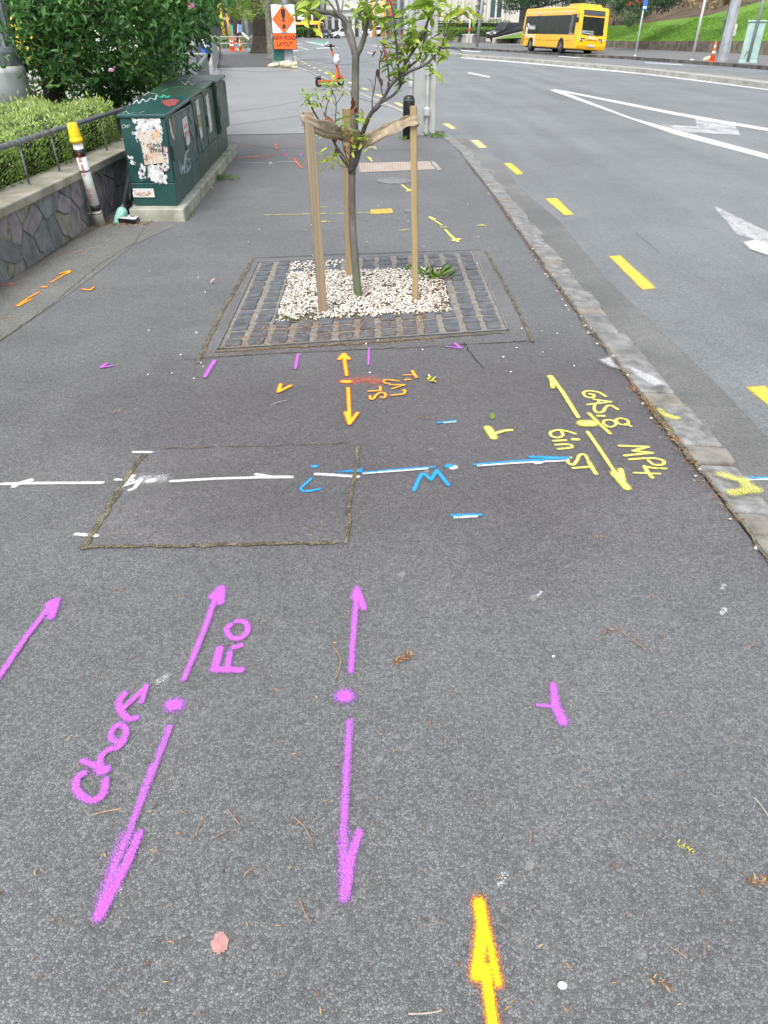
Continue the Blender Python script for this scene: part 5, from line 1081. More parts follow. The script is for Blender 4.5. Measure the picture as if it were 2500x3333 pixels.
b.lathe(prof, (0, 0, 0), 40); b.build('lid', cast, mh)
cover('access_cover', 'small pale cover beside the foot of the concrete pole', [(1186, 484), (1230, 481), (1218, 477), (1180, 480)], conc, z=.006)

# ------------------------------------------------------------ concrete pole with conduits, black bollard
pc = thing('concrete_pole', 'square pale concrete power pole with metal conduits at the kerb', 'pole', (.72, 14.72, 0))
b = MB(); vs = []
for z, w in ((-.1, .205), (4.5, .165)):
    for x, y in ((-1, -1), (1, -1), (1, 1), (-1, 1)): vs.append((x*w, y*w*.8, z))
b.add(vs, [(0, 1, 5, 4), (1, 2, 6, 5), (2, 3, 7, 6), (3, 0, 4, 7), (4, 5, 6, 7)])
b.build('shaft', PM('pole_concrete', (.44, .45, .44), .8, .22, 2.2, .4, 40, .004, c2=(.32, .33, .32), world=True), pc, bevel=.025, seg=3)
cd = PM('conduit_white', (.55, .56, .55), .45, .2, 6, metal=.2, world=True)
b = MB(); b.tube([(.03, -.22, .05), (.04, -.22, .30), (.045, -.20, 4.5)], .026, 12); b.tube([(.03, -.22, .02), (.03, -.22, .16)], .04, 10)
for z in (.30,): b.lathe([(.035, z), (.062, z+.02), (.062, z+.12), (.035, z+.15)], (.035, -.22, 0), 12)
for z in (.95, 1.7): b.box((.042, -.20, z), (.11, .03, .03))
b.build('conduit', cd, pc, smooth=False)
b = MB(); b.tube([(-.245, -.10, .0), (-.245, -.10, 4.5)], .028, 12); b.lathe([(.028, .74), (.04, .75), (.04, .82), (.028, .83)], (-.245, -.10, 0), 12); b.build('conduit', cd, pc, smooth=False)
b = MB(); b.tube([(-.17, -.19, 1.55), (-.10, -.19, 1.42), (-.02, -.19, 1.5)], .012, 6); b.ball((-.06, -.18, 1.52), (.07, .03, .05)); b.build('cable_clamp', PM('handle_black', (0, 0, 0)), pc)
bo = thing('black_bollard', 'black bollard with a rounded top against the concrete pole', 'bollard', (.425, 14.05, 0))
b = MB(); b.lathe([(.10, -.02), (.10, .52), (.097, .60), (.083, .64), (.045, .66), (.001, .662)], (0, 0, 0), 24); b.build('body', PM('bollard_black', (.016, .018, .020), .4, .2, 6, world=True), bo, smooth=True)
b = MB(); b.lathe([(.1, .575), (.1012, .58), (.1002, .595), (.098, .60)], (0, 0, 0), 24); b.build('reflective_band', PM('pale_band', (.08, .10, .11), .4, world=True), bo, smooth=True)
tuft('small_weed', 'green weeds at the foot of the concrete pole', G(1420, 448), 90, .05, .10, size=(.04, .09), group='weeds along the footpath')
tuft('small_weed', 'green weeds at the foot of the black bollard', G(1320, 456), 50, .04, .08, size=(.03, .07), group='weeds along the footpath')
tuft('small_weed', 'weeds growing at the foot of the plinth side', G(722, 585), 160, .03, .09, size=(.03, .07), group='weeds along the footpath')
tuft('small_weed', 'small weeds at the near corner of the plinth', G(605, 700), 50, .02, .05, size=(.02, .04), group='weeds along the footpath')
q = [tuple(G(x+random.gauss(0, 4), y+random.gauss(0, 4))+Vector((0, 0, random.uniform(.004, .02)))) for x, y in [(random.uniform(330, 500), random.uniform(712, 738)) for _ in range(170)]]
litter('leaf_litter', q, (.02, .06), w=.4)
q = [tuple(G(590+t*150+random.gauss(0, 5), 705-t*150+random.gauss(0, 4))+Vector((0, 0, .01))) for t in rng.random(160)]
litter('leaf_litter', q, (.02, .05), w=.4)
q = []
for _ in range(850):
    t = random.random(); y = 2.3+t*3.2; y = random.choice([random.uniform(2.3, 5), random.uniform(2.75, 3.6), random.uniform(5, 9)]); q.append((kx(y)-abs(random.gauss(0, .024))+.012, y, random.uniform(.006, .018)))
litter('kerb_litter', q, (.012, .028), w=.28)
q = [(-2.80+random.gauss(0, .03), random.uniform(4.5, 7.6), .008) for _ in range(260)]
litter('wall_litter', q, (.012, .03), w=.35)

# ------------------------------------------------------------ litter one can tell apart
def frond(name, label, px, py, L, ang, mat, n=9, cat='fallen leaf', group=None, wd=.3, leaf=.35, val=0.):
    c = G(px, py, val); d = np.array([math.cos(ang), math.sin(ang), 0]); s_ = np.array([-d[1], d[0], 0]); pos = []; dr = []
    for i in range(n):
        for k in ((-1, 1) if n > 1 else (0,)): pos.append(np.array(c)+d*L*(i/n-.5)*.8+s_*random.gauss(0, .004)+[0, 0, .006]); dr.append(d*random.gauss(.8, .4)+s_*k*random.uniform(.5, 1.2)+[0, 0, .25])
    o = leaves(name, mat, pos, dr, L*leaf*(rng.uniform(.45, .85, len(pos)) if n > 2 else 1), wd, None, None, up=(0, 0, 2)); return tag(o, label, cat, group)
frond('dry_frond', 'dry tan frond lying right of the upright magenta up arrow', 1310, 2150, .085, .6, lm_dry, 12, wd=.25)
frond('dry_frond', 'small brown dry frond near the bottom right of the footpath', 2150, 3205, .055, -.5, lm_dry, 6)
frond('dry_frond', 'orange-brown dry frond at the right edge low on the footpath', 2470, 2868, .07, .3, lm_dry, 9)
lm_yel = leaf_mat('yellow_leaf', [(0, (.45, .42, .04)), (1, (.65, .60, .08))], .5, .2)
frond('yellow_frond', 'small yellow-green feathered leaf at the lower right', 2232, 2765, .05, -.6, lm_yel, 6)
frond('fallen_leaf', 'single green-yellow leaf beside the yellow sideways T', 1600, 1363, .045, 1.6, lm_green, 1, wd=.8, leaf=.9)
frond('fallen_leaf', 'pale twisted green leaf right of the orange letters', 1407, 1242, .06, .2, lm_yel, 2, wd=.4, leaf=.9)
frond('fallen_leaf', 'orange-brown leaf alone left of the tree pit', 695, 925, .06, .1, leaf_mat('peach_leaf', [(0, (.62, .36, .26)), (1, (.7, .45, .33))], .6), 1, wd=.6, leaf=.9)
frond('dry_frond', 'curled dry brown leaf above the blue dash', 1382, 1363, .07, .1, lm_dry, 5)
frond('dry_frond', 'dry brown leaf left of the V shape, low in the open asphalt', 378, 1343, .06, 1.0, lm_dry, 5)
frond('dry_frond', 'small dry leaf near the upper left magenta arrow', 392, 1925, .04, 1.0, lm_dry, 5)
frond('dry_frond', 'small dry leaf between the two round magenta dots', 897, 2247, .035, .1, lm_dry, 5)
frond('dry_frond', 'small brown leaf above the lone Y-shaped tick', 1975, 2060, .05, .4, lm_dry, 6)
frond('dry_frond', 'reddish brown dry frond right below the blue dash', 1945, 1753, .045, .5, lm_dry, 6)
twm = PM('twig_tan', (.42, .26, .15), .8, .3, 30, world=True); twg = PM('twig_grey', (.50, .46, .40), .8, .3, 30, world=True)
TWG = 'thin dry twigs scattered on the footpath'
def twig(label, pts, zone, r=.0013, mat=None, val=0):
    q = [G(zone[0]+x/zone[2], zone[1]+y/zone[2], val)+Vector((0, 0, .005+.003*(i % 2))) for i, (x, y) in enumerate(pts)]
    b = MB(); b.tube([Vector(p) for p in smoothpts([tuple(a) for a in q], 4)], r, 5); o = b.build('twig', mat or twm); return tag(o, label, 'twig', TWG)
twig('tan twig across the space left of the long slanted magenta arrow', [(150, 237), (220, 222), (295, 204)], ZB, .0016)
twig('thin brown twig right of the slanted arrow, pointing down right', [(818, 210), (845, 245), (875, 283)], ZB)
twig('faint brown twig curving between the two long down arrows', [(662, 340), (675, 300), (700, 262)], ZB, .001)
twig('long faint twig between the two long down arrows', [(735, 355), (790, 330), (830, 305)], ZB, .001)
twig('brown twig just left of the long upright down arrow', [(1145, 248), (1195, 300), (1232, 363)], ZB)
twig('short brown twig in the lower middle of the footpath', [(895, 542), (920, 512), (955, 492)], ZB)
twig('reddish twig left of the foot of the upright down arrow', [(1172, 655), (1192, 710), (1222, 768)], ZB)
twig('curved tan twig left of the round dot in the middle', [(1385, 330), (1415, 380), (1408, 430), (1392, 470)], ZA, .0016)
twig('long red-brown twig in the middle right of the footpath', [(955, 255), (1000, 295), (1108, 370)], ZC, .0016)
twig('curled twig at the right side above the open asphalt', [(1592, 320), (1590, 345), (1565, 368)], ZC, .0011)
twig('short twig left of the lone Y-shaped tick', [(232, 545), (222, 570), (214, 600)], ZC, .0011)
twig('upright short twig below left of the Y-shaped tick', [(208, 748), (207, 815)], ZC, .0011)
twig('pale straight twig entering at the right edge', [(1595, 0), (1625, 40), (1659, 85)], ZD, .0014, twg)
twig('pale bent twig at the bottom edge of the picture', [(40, 972), (110, 974), (170, 962), (190, 956)], ZD, .0016, twg)
twig('thin reddish twig low on the right', [(1215, 670), (1250, 695), (1292, 722)], ZD, .0010)
twig('short upright reddish twig low on the right', [(1368, 645), (1366, 715)], ZD, .0010)
twig('brown upright twig below the Y-shaped tick', [(588, 150), (590, 205)], ZD, .0011)
twig('dark thin twig on the sloping gutter by the wall', [(0, 452), (60, 442), (130, 436)], ZL, .002)
twig('tan stick on the gutter concrete near the wall', [(492, 1093), (530, 1085), (566, 1072)], (0, 300, 2.074), .006)
twig('short twig left of the orange down arrow', [(838, 275), (880, 262), (915, 252)], ZK, .0014, twg)
def pebble(label, px, py, r, mat, flat=.35, z=.004):
    b = MB(); b.ball((0, 0, 0), (r, r*.8, r*flat), n=12, k=6); o = b.build('pebble', mat, smooth=True); o.location = G(px, py)+Vector((0, 0, z)); return tag(o, label, 'pebble')
wpb = PM('white_pebble', (.80, .79, .76), .5, .05, 30); pebble('smooth white pebble near the bottom of the footpath', 1830, 3210, .010, wpb); pebble('small white pebble above the Y-shaped tick', 1801, 2139, .005, wpb)
pebble('white pebble on the kerb joint at the right edge', 2463, 1786, .011, wpb, .6)
gum = PM('pink_gum', (.47, .25, .235), .7, .15, 60, .4, 200, .002, world=True); o = sheet('flattened_gum', gum, [('p', [(750, 865), (765, 828), (790, 824), (806, 850), (800, 885), (775, 902), (755, 890)], 2, 1)], ZB, off=.004, res=.004); tag(o, 'flattened pink gum blob low on the footpath', 'gum')
for i, (x, y, r_, a) in enumerate([(350, 2925, .028, .5), (520, 2220, .03, .36), (2350, 2000, .02, .5), (2350, 1920, .015, .5), (1750, 1942, .012, .5), (1625, 2880, .02, .35)]):
    o = sheet('paint_splash', M['white'], [('l', [tuple(G(x, y).xy), tuple((G(x, y)+Vector((.015, .02, 0))).xy)], r_, a)], raw=True, off=.0045, res=.005); tag(o, ['white paint splatter left of the flattened pink gum', 'pale worn smear between the slanted word and the F.O arrow', 'lower white speck cluster on the far right of the footpath', 'upper white speck cluster on the far right of the footpath', 'tiny white speck cluster in the upper middle right', 'faint pale smudge right of the upright down arrow'][i], 'paint spot')
stl = NT('worn_spot'); stl = stl.fin((.30, .295, .28), .75, alpha=stl.mr(stl.math('ADD', stl.attr('ink').outputs['Fac'], stl.math('MULTIPLY', stl.math('SUBTRACT', stl.noise(160, det=3), .5), 1.1)), .4, .8, 0, .6))
for k in range(22):
    x, y = random.uniform(40, 2300), random.uniform(1240, 3250); p = G(x, y)
    if p.x > kx(p.y)-.15: continue
    o = sheet('worn_spot', stl, [('l', [(p.x, p.y), (p.x+.004, p.y+.006)], random.uniform(.018, .034), random.uniform(.5, .9))], raw=True, off=.0032, res=.006); o['kind'] = 'structure'
q = [tuple(G(random.uniform(0, 2450), random.uniform(1180, 3300))+Vector((0, 0, .006))) for _ in range(230)]
q = [p for p in q if p[0] < kx(p[1])-.05]; litter('scattered_needles', q, (.006, .02), w=.3)
q = [G(random.uniform(450, 1900), random.uniform(480, 1250)) for _ in range(90)]
q = [(p.x, p.y, .006) for p in q if -2.5 < p.x < kx(p.y)-.05]; pc_ = pebbles('scattered_gravel', q, .0075, gm); pc_['kind'] = 'stuff'
q = [(kx(y)-random.uniform(-.01, .05), y, .012) for y in rng.uniform(2.2, 9, 30)]; pc_ = pebbles('kerb_gravel', q, .008, gm); pc_['kind'] = 'stuff'
q = inquad(140, [G(940, 860).xy, G(1120, 850).xy, G(1090, 878).xy, G(945, 888).xy], .012, .022); pc_ = pebbles('spilled_gravel', q, .0095, gm, pit); pc_['kind'] = 'stuff'

# ------------------------------------------------------------ foliage masses for larger trees
def crown(name, label, cat, base, clumps, mat, n_per, lsize, crad, trunk=None, group=None, width=.5, tintb=None, simple=False, tkmat=None):
    t = thing(name, label, cat, base, 0, group); pos = []; dr = []; tn = []
    for c in clumps:
        cr = crad*random.uniform(.6, 1.3); tb_ = random.uniform(.15, .75) if tintb is None else random.uniform(*tintb); m_ = int(n_per*random.uniform(.5, 1.4))
        d = rdir(m_)*(rng.random((m_, 1))**.4)*cr; d[:, 2] *= .7; pos.append(np.array(c)+d); v = d/cr+rng.normal(size=(m_, 3))*.6; v[:, 2] -= .15; dr.append(v); tn.append(np.clip(tb_+d[:, 2]/cr*.25+rng.normal(size=m_)*.13, 0, 1))
    pos, dr, tn = np.vstack(pos), np.vstack(dr), np.concatenate(tn)
    leaves('crown', mat, pos, dr, rng.uniform(lsize*.6, lsize*1.25, len(pos)), width, tn, t, simple=simple)
    if trunk:
        b = MB()
        for pts, r0, r1 in trunk:
            sp = [Vector(p) for p in smoothpts([tuple(p) for p in pts], 5)]; b.tube(sp, [(r0+(r1-r0)*i/(len(sp)-1))*random.uniform(.93, 1.08) for i in range(len(sp))], 12)
        b.build('trunk', tkmat or dkbark, t, smooth=True, world=True)
    return t
dkbark = PM('dark_bark', (.075, .062, .048), .9, .4, 9, .9, 22, .03, c2=(.028, .024, .018), world=True)
grbark = PM('grey_bark', (.22, .205, .17), .9, .35, 5, .7, 20, .02, c2=(.12, .11, .09), world=True)
def inpoly(x, y, poly):
    c = False; n = len(poly)
    for i in range(n):
        a, b_ = poly[i], poly[(i+1) % n]
        if (a[1] > y) != (b_[1] > y) and x < (b_[0]-a[0])*(y-a[1])/(b_[1]-a[1])+a[0]: c = not c
    return c
def spread(n, poly, Y0, Y1):
    xs = [p[0] for p in poly]; ys = [p[1] for p in poly]; o = []
    while len(o) < n:
        x, y = random.uniform(min(xs), max(xs)), random.uniform(min(ys), max(ys))
        if inpoly(x, y, poly): o.append(P(x, y, random.uniform(Y0, Y1)))
    return o
lm_mag = leaf_mat('magnolia_leaf', [(0, (.025, .08, .022)), (.4, (.065, .18, .04)), (.75, (.12, .28, .06)), (1, (.27, .45, .10))], .42, .28)
op1 = [(15, -130), (20, 110), (60, 190), (100, 300), (180, 305), (330, 290), (480, 230), (570, 120), (610, 60), (620, -130)]
op2 = [(560, -130), (560, 90), (600, 110), (650, 95), (670, 60), (640, 20), (680, -10), (700, -130)]
op3 = [(300, 300), (330, 395), (400, 355), (510, 300), (590, 238), (612, 212), (540, 160), (450, 190), (360, 260)]
cl = spread(240, op1, 10.6, 14.5)+spread(45, op2, 9.5, 12.0)+spread(62, op3, 12.4, 14.2)+spread(70, [(20, -130), (600, -130), (560, 30), (20, 60)], 9.8, 12)
TB = P(165, 345, 12.3); mt = [([TB-Vector((0, 0, .5)), P(170, 250, 12.3), P(150, 160, 12.3), P(130, 60, 12.2), P(125, -120, 12.2)], .17, .12), ([P(145, 150, 12.3), P(190, 130, 12.0), P(240, 105, 11.6), P(300, 40, 11.2), P(380, -60, 10.8)], .10, .05),
      ([P(138, 100, 12.3), P(90, 60, 12.6), P(20, 30, 12.8)], .08, .05), ([P(165, 240, 12.3), P(230, 200, 12.6), P(330, 180, 12.8), P(450, 160, 13)], .05, .02), ([P(150, 330, 12.3), P(100, 300, 12.7), P(60, 250, 12.9)], .06, .03),
      ([P(290, 250, 12.8), P(275, 140, 12.6), P(262, 60, 12.2)], .035, .02), ([P(400, 300, 13), P(480, 250, 13.2), P(590, 200, 13.3)], .025, .01), ([P(300, 330, 13), P(420, 280, 13), P(520, 230, 13)], .03, .01), ([P(300, 40, 11.4), P(450, 40, 11.2), P(600, 60, 11)], .05, .015)]
mag_t = crown('magnolia_tree', 'dense dark green magnolia tree with mossy trunk behind the hedge', 'tree', (TB.x, TB.y, .42), cl, lm_mag, 50, .098, .33, mt, width=.5)
pinkm = leaf_mat('magnolia_petal', [(0, (.55, .08, .28)), (.5, (.75, .35, .55)), (1, (.85, .75, .78))], .5, .3)
for i, (x, y, Y) in enumerate([(372, 228, 9.9), (632, 24, 9.4)]):
    c = P(x, y, Y); leaves('blossom', pinkm, [tuple(c)]*5, [(random.gauss(-.3, .5), random.gauss(-.5, .3), random.gauss(.4, .4)) for _ in range(5)], .075, .32, None, mag_t, up=(0, -1, 0))

# ------------------------------------------------------------ vehicles
glass = PM('dark_glass', (.02, .024, .026), .08, .1, 2, spec=.45); tyre = PM('tyre', (.018, .018, .018), .8, .2, 20); rim = PM('alloy_rim', (.45, .46, .47), .35, .15, 9, metal=.6)
lampw = PM('headlamp', (.70, .72, .74), .15, .1, 20, spec=.9); chrome = PM('chrome', (.5, .5, .5), .2, .1, 9, metal=.9); blackp = PM('black_trim', (.02, .02, .021), .5, .2, 9)
def wheel(t, x, y, r, w, name='wheel', m=None):
    rot = Matrix.Rotation(PI/2, 3, 'X'); s_ = 1 if y > 0 else -1
    b = MB(); b.lathe([(r*.6, -w/2), (r*.95, -w/2), (r, -w/2+.03), (r, w/2-.03), (r*.95, w/2), (r*.6, w/2)], (x, y, r), 24, rot=rot); o = b.build(name, tyre, t, smooth=False)
    b = MB(); b.lathe([(r*.62, -w*.42), (r*.60, w*.42), (r*.3, w*.30)], (x, y, r), 20, rot=rot)
    for k in range(5):
        a = k*2*PI/5; b.box((x+math.cos(a)*r*.33, y+s_*w*.47, r+math.sin(a)*r*.33), (r*.5, .02, .07), Matrix.Rotation(-a, 3, 'Y'))
    b.build('rim', m or rim, o)
def car(label, paint, loc, rz, L=4.2, Wd=1.72, H=1.48, kind='hatch', group=None, name='parked_car', cat='car'):
    t = thing(name, label, cat, loc, rz, group); h = H
    if kind == 'hatch': pr = [(-.5, .28), (-.5, .62), (-.47, .72), (-.36, .97), (-.28, 1), (.05, 1), (.22, .68), (.42, .56), (.5, .46), (.5, .22)]
    elif kind == 'suv': pr = [(-.5, .25), (-.5, .65), (-.46, .93), (-.40, 1), (.04, 1), (.17, .66), (.42, .58), (.5, .50), (.5, .22)]
    else: pr = [(-.5, .22), (-.5, .95), (-.47, 1), (.16, 1), (.30, .62), (.44, .52), (.5, .42), (.5, .2)]
    pr = [(a*L, b_*h) for a, b_ in pr]
    belt = .60*h
    def wv(z): return Wd/2*(1-.02*max(0, (.35*h-z)/.35/h)) if z < belt else Wd/2*(1-.20*(z-belt)/(h-belt))
    sub = []
    for i in range(len(pr)):
        a, c = pr[i], pr[(i+1) % len(pr)]
        for k in range(4): sub.append((a[0]+(c[0]-a[0])*k/4, a[1]+(c[1]-a[1])*k/4))
    b = MB(); n = len(sub); b.add([(x, -wv(z), z) for x, z in sub]+[(x, wv(z), z) for x, z in sub], [tuple(range(n)), tuple(range(2*n-1, n-1, -1))]+[(i, n+i, n+(i+1) % n, (i+1) % n) for i in range(n)])
    b.build('body', paint, t, bevel=.05, seg=3)
    # glazing set a little proud of the body sides
    x0, x1 = (-.40*L, .13*L) if kind != 'van' else (-.02*L, .24*L)
    xt0, xt1 = (-.31*L, .02*L) if kind != 'van' else (-.02*L, .13*L)
    for s_ in (-1, 1):
        zb, zt = .64*h, .93*h; b = MB(); e = .006
        b.add([(x0, s_*(wv(zb)+e), zb), (x1, s_*(wv(zb)+e), zb), (xt1, s_*(wv(zt)+e), zt), (xt0, s_*(wv(zt)+e), zt)], [(0, 1, 2, 3)]); b.build('side_window', glass, t)
    ws = {'hatch': ((.052, .985), (.215, .69)), 'suv': ((.045, .98), (.165, .68)), 'van': ((.165, .98), (.295, .64))}[kind]
    (xa, za), (xb, zb) = [(a*L+.012, b_*h+.008) for a, b_ in ws]; b = MB(); b.add([(xb, -wv(zb)*.92, zb), (xb, wv(zb)*.92, zb), (xa, wv(za)*.90, za), (xa, -wv(za)*.90, za)], [(0, 1, 2, 3)]); b.build('windscreen', glass, t)
    for s_ in (-1, 1):
        b = MB(); b.box((.5*L-.10, s_*Wd*.36, .47*h), (.26, Wd*.20, .14), (0, .35, s_*-.25)); b.build('headlight', lampw, t, bevel=.03)
        b = MB(); b.box((.16*L, s_*(Wd/2+.07), .68*h), (.12, .16, .11)); b.build('mirror', paint, t, bevel=.03)
    b = MB(); b.box((.5*L+.003, 0, .33*h), (.03, Wd*.6, .16)); b.build('grille', blackp, t, bevel=.01)
    b = MB(); b.box((.5*L+.02, 0, .42*h if kind == 'van' else .27*h), (.01, .36, .11)); b.build('number_plate', PM('plate', (.6, .6, .6), .5), t)
    for x in (-.31*L, .31*L):
        for s_ in (-1, 1): wheel(t, x, s_*(Wd/2-.08), .32, .2)
    b = MB()
    for x in (-.31*L, .31*L):
        for s_ in (-1, 1):
            an = [i*PI/10 for i in range(11)]; b.add([(x+.40*math.cos(a), s_*(Wd/2+.001), .30+.40*math.sin(a)) for a in an], [tuple(range(11))])
    b.build('wheel_arch', blackp, t); return t
blue = PM('blue_paint', (.01, .09, .55), .22, .08, 2, coat=.6); blk = PM('black_paint', (.018, .02, .022), .2, .1, 2, coat=.6); wht = PM('white_paint', (.66, .67, .68), .3, .05, 2, coat=.4)
c = G(588, 196); car('bright blue hatchback parked beyond the magnolia, front end showing', blue, (c.x, c.y, 0), R_(-12))
c = G(1060, 125, -.1); car('black hatchback with a headlight glint, leftmost of the far parked cars', blk, (c.x, c.y, -.1), R_(-100), group='parked cars down the road')
c = G(1090, 124, -.1); car('black car beside the white van, far down the road', blk, (c.x+.2, c.y, -.1), R_(-84), H=1.6, kind='suv', group='parked cars down the road')
c = G(1117, 125, -.1); car('small white van right of the two far black cars', wht, (c.x, c.y, -.1), R_(200), L=4.4, H=1.85, kind='van', group='parked cars down the road', name='parked_van', cat='van')
c = P(1215, 119, 168); car('white car seen side-on behind the far orange cones', wht, (c.x, c.y, .25), R_(190), L=4.6, H=1.7, kind='suv')
c = P(1628, 132, 107); car('black van nosing out of the driveway behind the low wall', blk, (15.7, 109.4, .12), R_(208), L=5.3, Wd=1.95, H=2.1, kind='van', name='parked_van', cat='van')

# ------------------------------------------------------------ bus
yb = PM('bus_yellow', (.95, .50, .006), .30, .04, 1.5, coat=.5); yw = PM('bus_pale_yellow', (.95, .70, .35), .35, .05, 3); wt = PM('decal_white', (.78, .78, .76), .5, .04, 3); glb = PM('bus_glass', (.016, .024, .014), .12, .3, 1.2, spec=.22, c2=(.006, .008, .006))
busd = PM('bus_inside', (.03, .032, .034), .6, .3, 3); greyp = PM('bus_grey', (.35, .36, .36), .5, .15, 6)
def make_bus(label, loc, rz, writing=True, name='city_bus'):
    t = thing(name, label, 'bus', loc, rz); L, Wd, H = 10.0, 2.44, 2.86; fx, bk = L*.5, -L*.5
    pr = [(bk+.12, .34), (bk, .55), (bk+.03, 1.5), (bk+.14, 2.68), (bk+.30, H), (fx-.42, H), (fx-.22, 2.72), (fx-.16, 2.45), (fx-.02, 1.35), (fx+.05, 1.0), (fx+.06, .55), (fx-.02, .30)]
    sub = []
    for i in range(len(pr)):
        a, c = pr[i], pr[(i+1) % len(pr)]; k_ = 3
        for k in range(k_): sub.append((a[0]+(c[0]-a[0])*k/k_, a[1]+(c[1]-a[1])*k/k_))
    wv = lambda z: Wd/2-.07*max(0, (z-1.1)/1.7)
    b = MB(); n = len(sub); b.add([(x, -wv(z), z) for x, z in sub]+[(x, wv(z), z) for x, z in sub], [tuple(range(n)), tuple(range(2*n-1, n-1, -1))]+[(i, n+i, n+(i+1) % n, (i+1) % n) for i in range(n)])
    b.build('body', yb, t, bevel=.10, seg=4)
    def side(s_, x0, x1, z0, z1, mat, nm, e=.006, xt0=None, xt1=None):
        b = MB(); q = [(x0, z0), (x1, z0), (x1 if xt1 is None else xt1, z1), (x0 if xt0 is None else xt0, z1)]
        b.add([(x, s_*(wv(z)+e), z) for x, z in q], [(0, 1, 2, 3)]); return b.build(nm, mat, t)
    for s_ in (-1, 1):
        side(s_, bk+.45, fx-1.25, 1.18, 2.36, glb, 'side_window'); side(s_, fx-1.22, fx-.42, 1.18, 2.40, glb, 'side_window', xt1=fx-.50)
        for k in range(4): side(s_, bk+1.4+k*1.6, bk+1.43+k*1.6, 1.20, 2.34, busd, 'window_pillar', .009)
        side(s_, fx-1.26, fx-1.20, 1.16, 2.40, greyp, 'window_pillar', .010); side(s_, fx-1.05, fx-.98, 1.25, 2.3, greyp, 'door_bar', .010); side(s_, fx-1.15, fx-.60, 1.20, 1.27, greyp, 'door_bar', .012)
        side(s_, bk+.12, bk+1.25, 1.20, 1.55, PM('gold_decal', (.42, .28, .02), .5, .3, 6), 'decal_panel', .012); side(s_, bk+.3, fx-.4, .78, .795, busd, 'trim_line', .004)
        for k in range(8): side(s_, bk+.12+.02*k*.2, bk+.62, .48+.075*k, .51+.075*k, busd, 'engine_vent', .008)
        for x in (bk+.8, bk+5.6): side(s_, x+1.9, x+2.5, 2.38, 2.48, PM('route_sticker', (.75, .5, .42), .5), 'sticker', .008)
        side(s_, bk+.6, fx-.9, 2.54, 2.62, yw, 'roof_writing', .008)
        for wx in (bk+2.05, fx-2.35):
            an = [i*PI/12 for i in range(13)]; b = MB(); b.add([(wx+.56*math.cos(a), s_*(wv(.5)+.004), .36+.62*math.sin(a)) for a in an], [tuple(range(13))]); b.build('wheel_arch', busd, t); wheel(t, wx, s_*(Wd/2-.14), .47, .30)
        # headlights
        b = MB(); pts = [(.52, 1.02), (1.0, .98), (1.16, 1.05), (1.14, .80), (.95, .72), (.72, .82)]; q = [(fx+.075-.10*max(0, (abs(y)-.9)/.3), s_*y, z) for y, z in pts]; b.add(q, [tuple(range(6))]); h = b.build('headlight', busd, t)
        for k in range(3): b = MB(); b.ball((fx+.075-.03*k, s_*(.70+.17*k), .87+.035*k), .052); o = b.build('lamp', lampw, h, smooth=True)
        b = MB(); b.tube([(fx-.25, s_*1.10, 2.40), (fx+.12, s_*1.38, 2.36), (fx+.20, s_*1.42, 2.15)], .022, 6); b.box((fx+.20, s_*1.42, 2.02), (.07, .16, .30)); b.build('mirror', blackp, t)
    def front(y0, y1, z0, z1, mat, nm, e=.02):
        q = []
        zs = np.linspace(z0, z1, 5); fxz = lambda z: float(np.interp(z, [.30, .55, 1.0, 1.35, 2.45, 2.72, 2.82], [fx-.02, fx+.06, fx+.05, fx-.02, fx-.16, fx-.22, fx-.42]))
        ys = np.linspace(y0, y1, 9); b = MB(); vs = [(fxz(z)+e-.05*(abs(y)/1.1)**4, y, z) for z in zs for y in ys]
        b.add(vs, [(i*9+j, i*9+j+1, i*9+9+j+1, i*9+9+j) for i in range(4) for j in range(8)]); return b.build(nm, mat, t)
    front(-1.04, 1.04, 1.20, 2.28, glb, 'windscreen'); front(-1.02, 1.02, 2.36, 2.68, PM('destination_glass', (.07, .07, .08), .2), 'destination_display')
    front(-.55, .55, .88, .90, busd, 'grille_line', .03); front(-.30, .30, .48, .62, PM('bumper_plate', (.65, .66, .62), .5), 'number_plate', .04); front(-.95, .1, 1.24, 1.46, PM('dash_white', (.30, .33, .35), .5), 'dashboard', .024)
    b = MB(); b.prism([(fx-2.9, H-.03), (fx-2.7, H+.20), (fx-.9, H+.19), (fx-.55, H-.03)], -.80, .80, 'y'); b.build('roof_unit', yb, t, bevel=.05, seg=3)
    b = MB(); b.box((fx-4.4, 0, H+.05), (.35, .35, .14)); b.build('roof_hatch', wt, t, bevel=.04)
    b = MB(); b.box((0, 0, .36), (L*.86, Wd*.86, .20)); b.build('chassis', busd, t)
    for s_ in (-1, 1):
        b = MB(); b.tube([(fx+.06, s_*.25, 1.16), (fx+.03, s_*.75, 1.30)], .012, 5); b.build('wiper', blackp, t)
    if writing:
        for s_ in (-1, 1):
            M_ = frame((bk+1.98, s_*(wv(1.6)+.014), 1.60), (-s_*1.0, 0, 0), (0, 0, 1)); text('Metlink', .40, wt, t, M_, ext=.003, extra=.008)
            b = MB(); rr = [(bk+1.05+.2*math.cos(a), s_*(wv(1.65)+.013), 1.65+.2*math.sin(a)) for a in np.linspace(0, 2*PI, 15)]; b.tube(rr, .04, 5)
            b.tube([(bk+1.03, s_*(wv(1.4)+.01), 1.6), (bk+1.0, s_*(wv(1.2)+.01), 1.2), (bk+1.3, s_*(wv(1)+.01), .98)], .06, 5); b.build('logo_swirl', wt, t)
            side(s_, bk+1.0, bk+2.9, .93, 1.15, yw, 'decal_sweep', .009); side(s_, bk+2.55, bk+2.9, .40, .93, yw, 'decal_sweep', .009)
        text('Metlink', .23, wt, t, frame((fx+.105, 0, 1.03), (0, 1, 0), (0, 0, 1)), ext=.003, extra=.004)
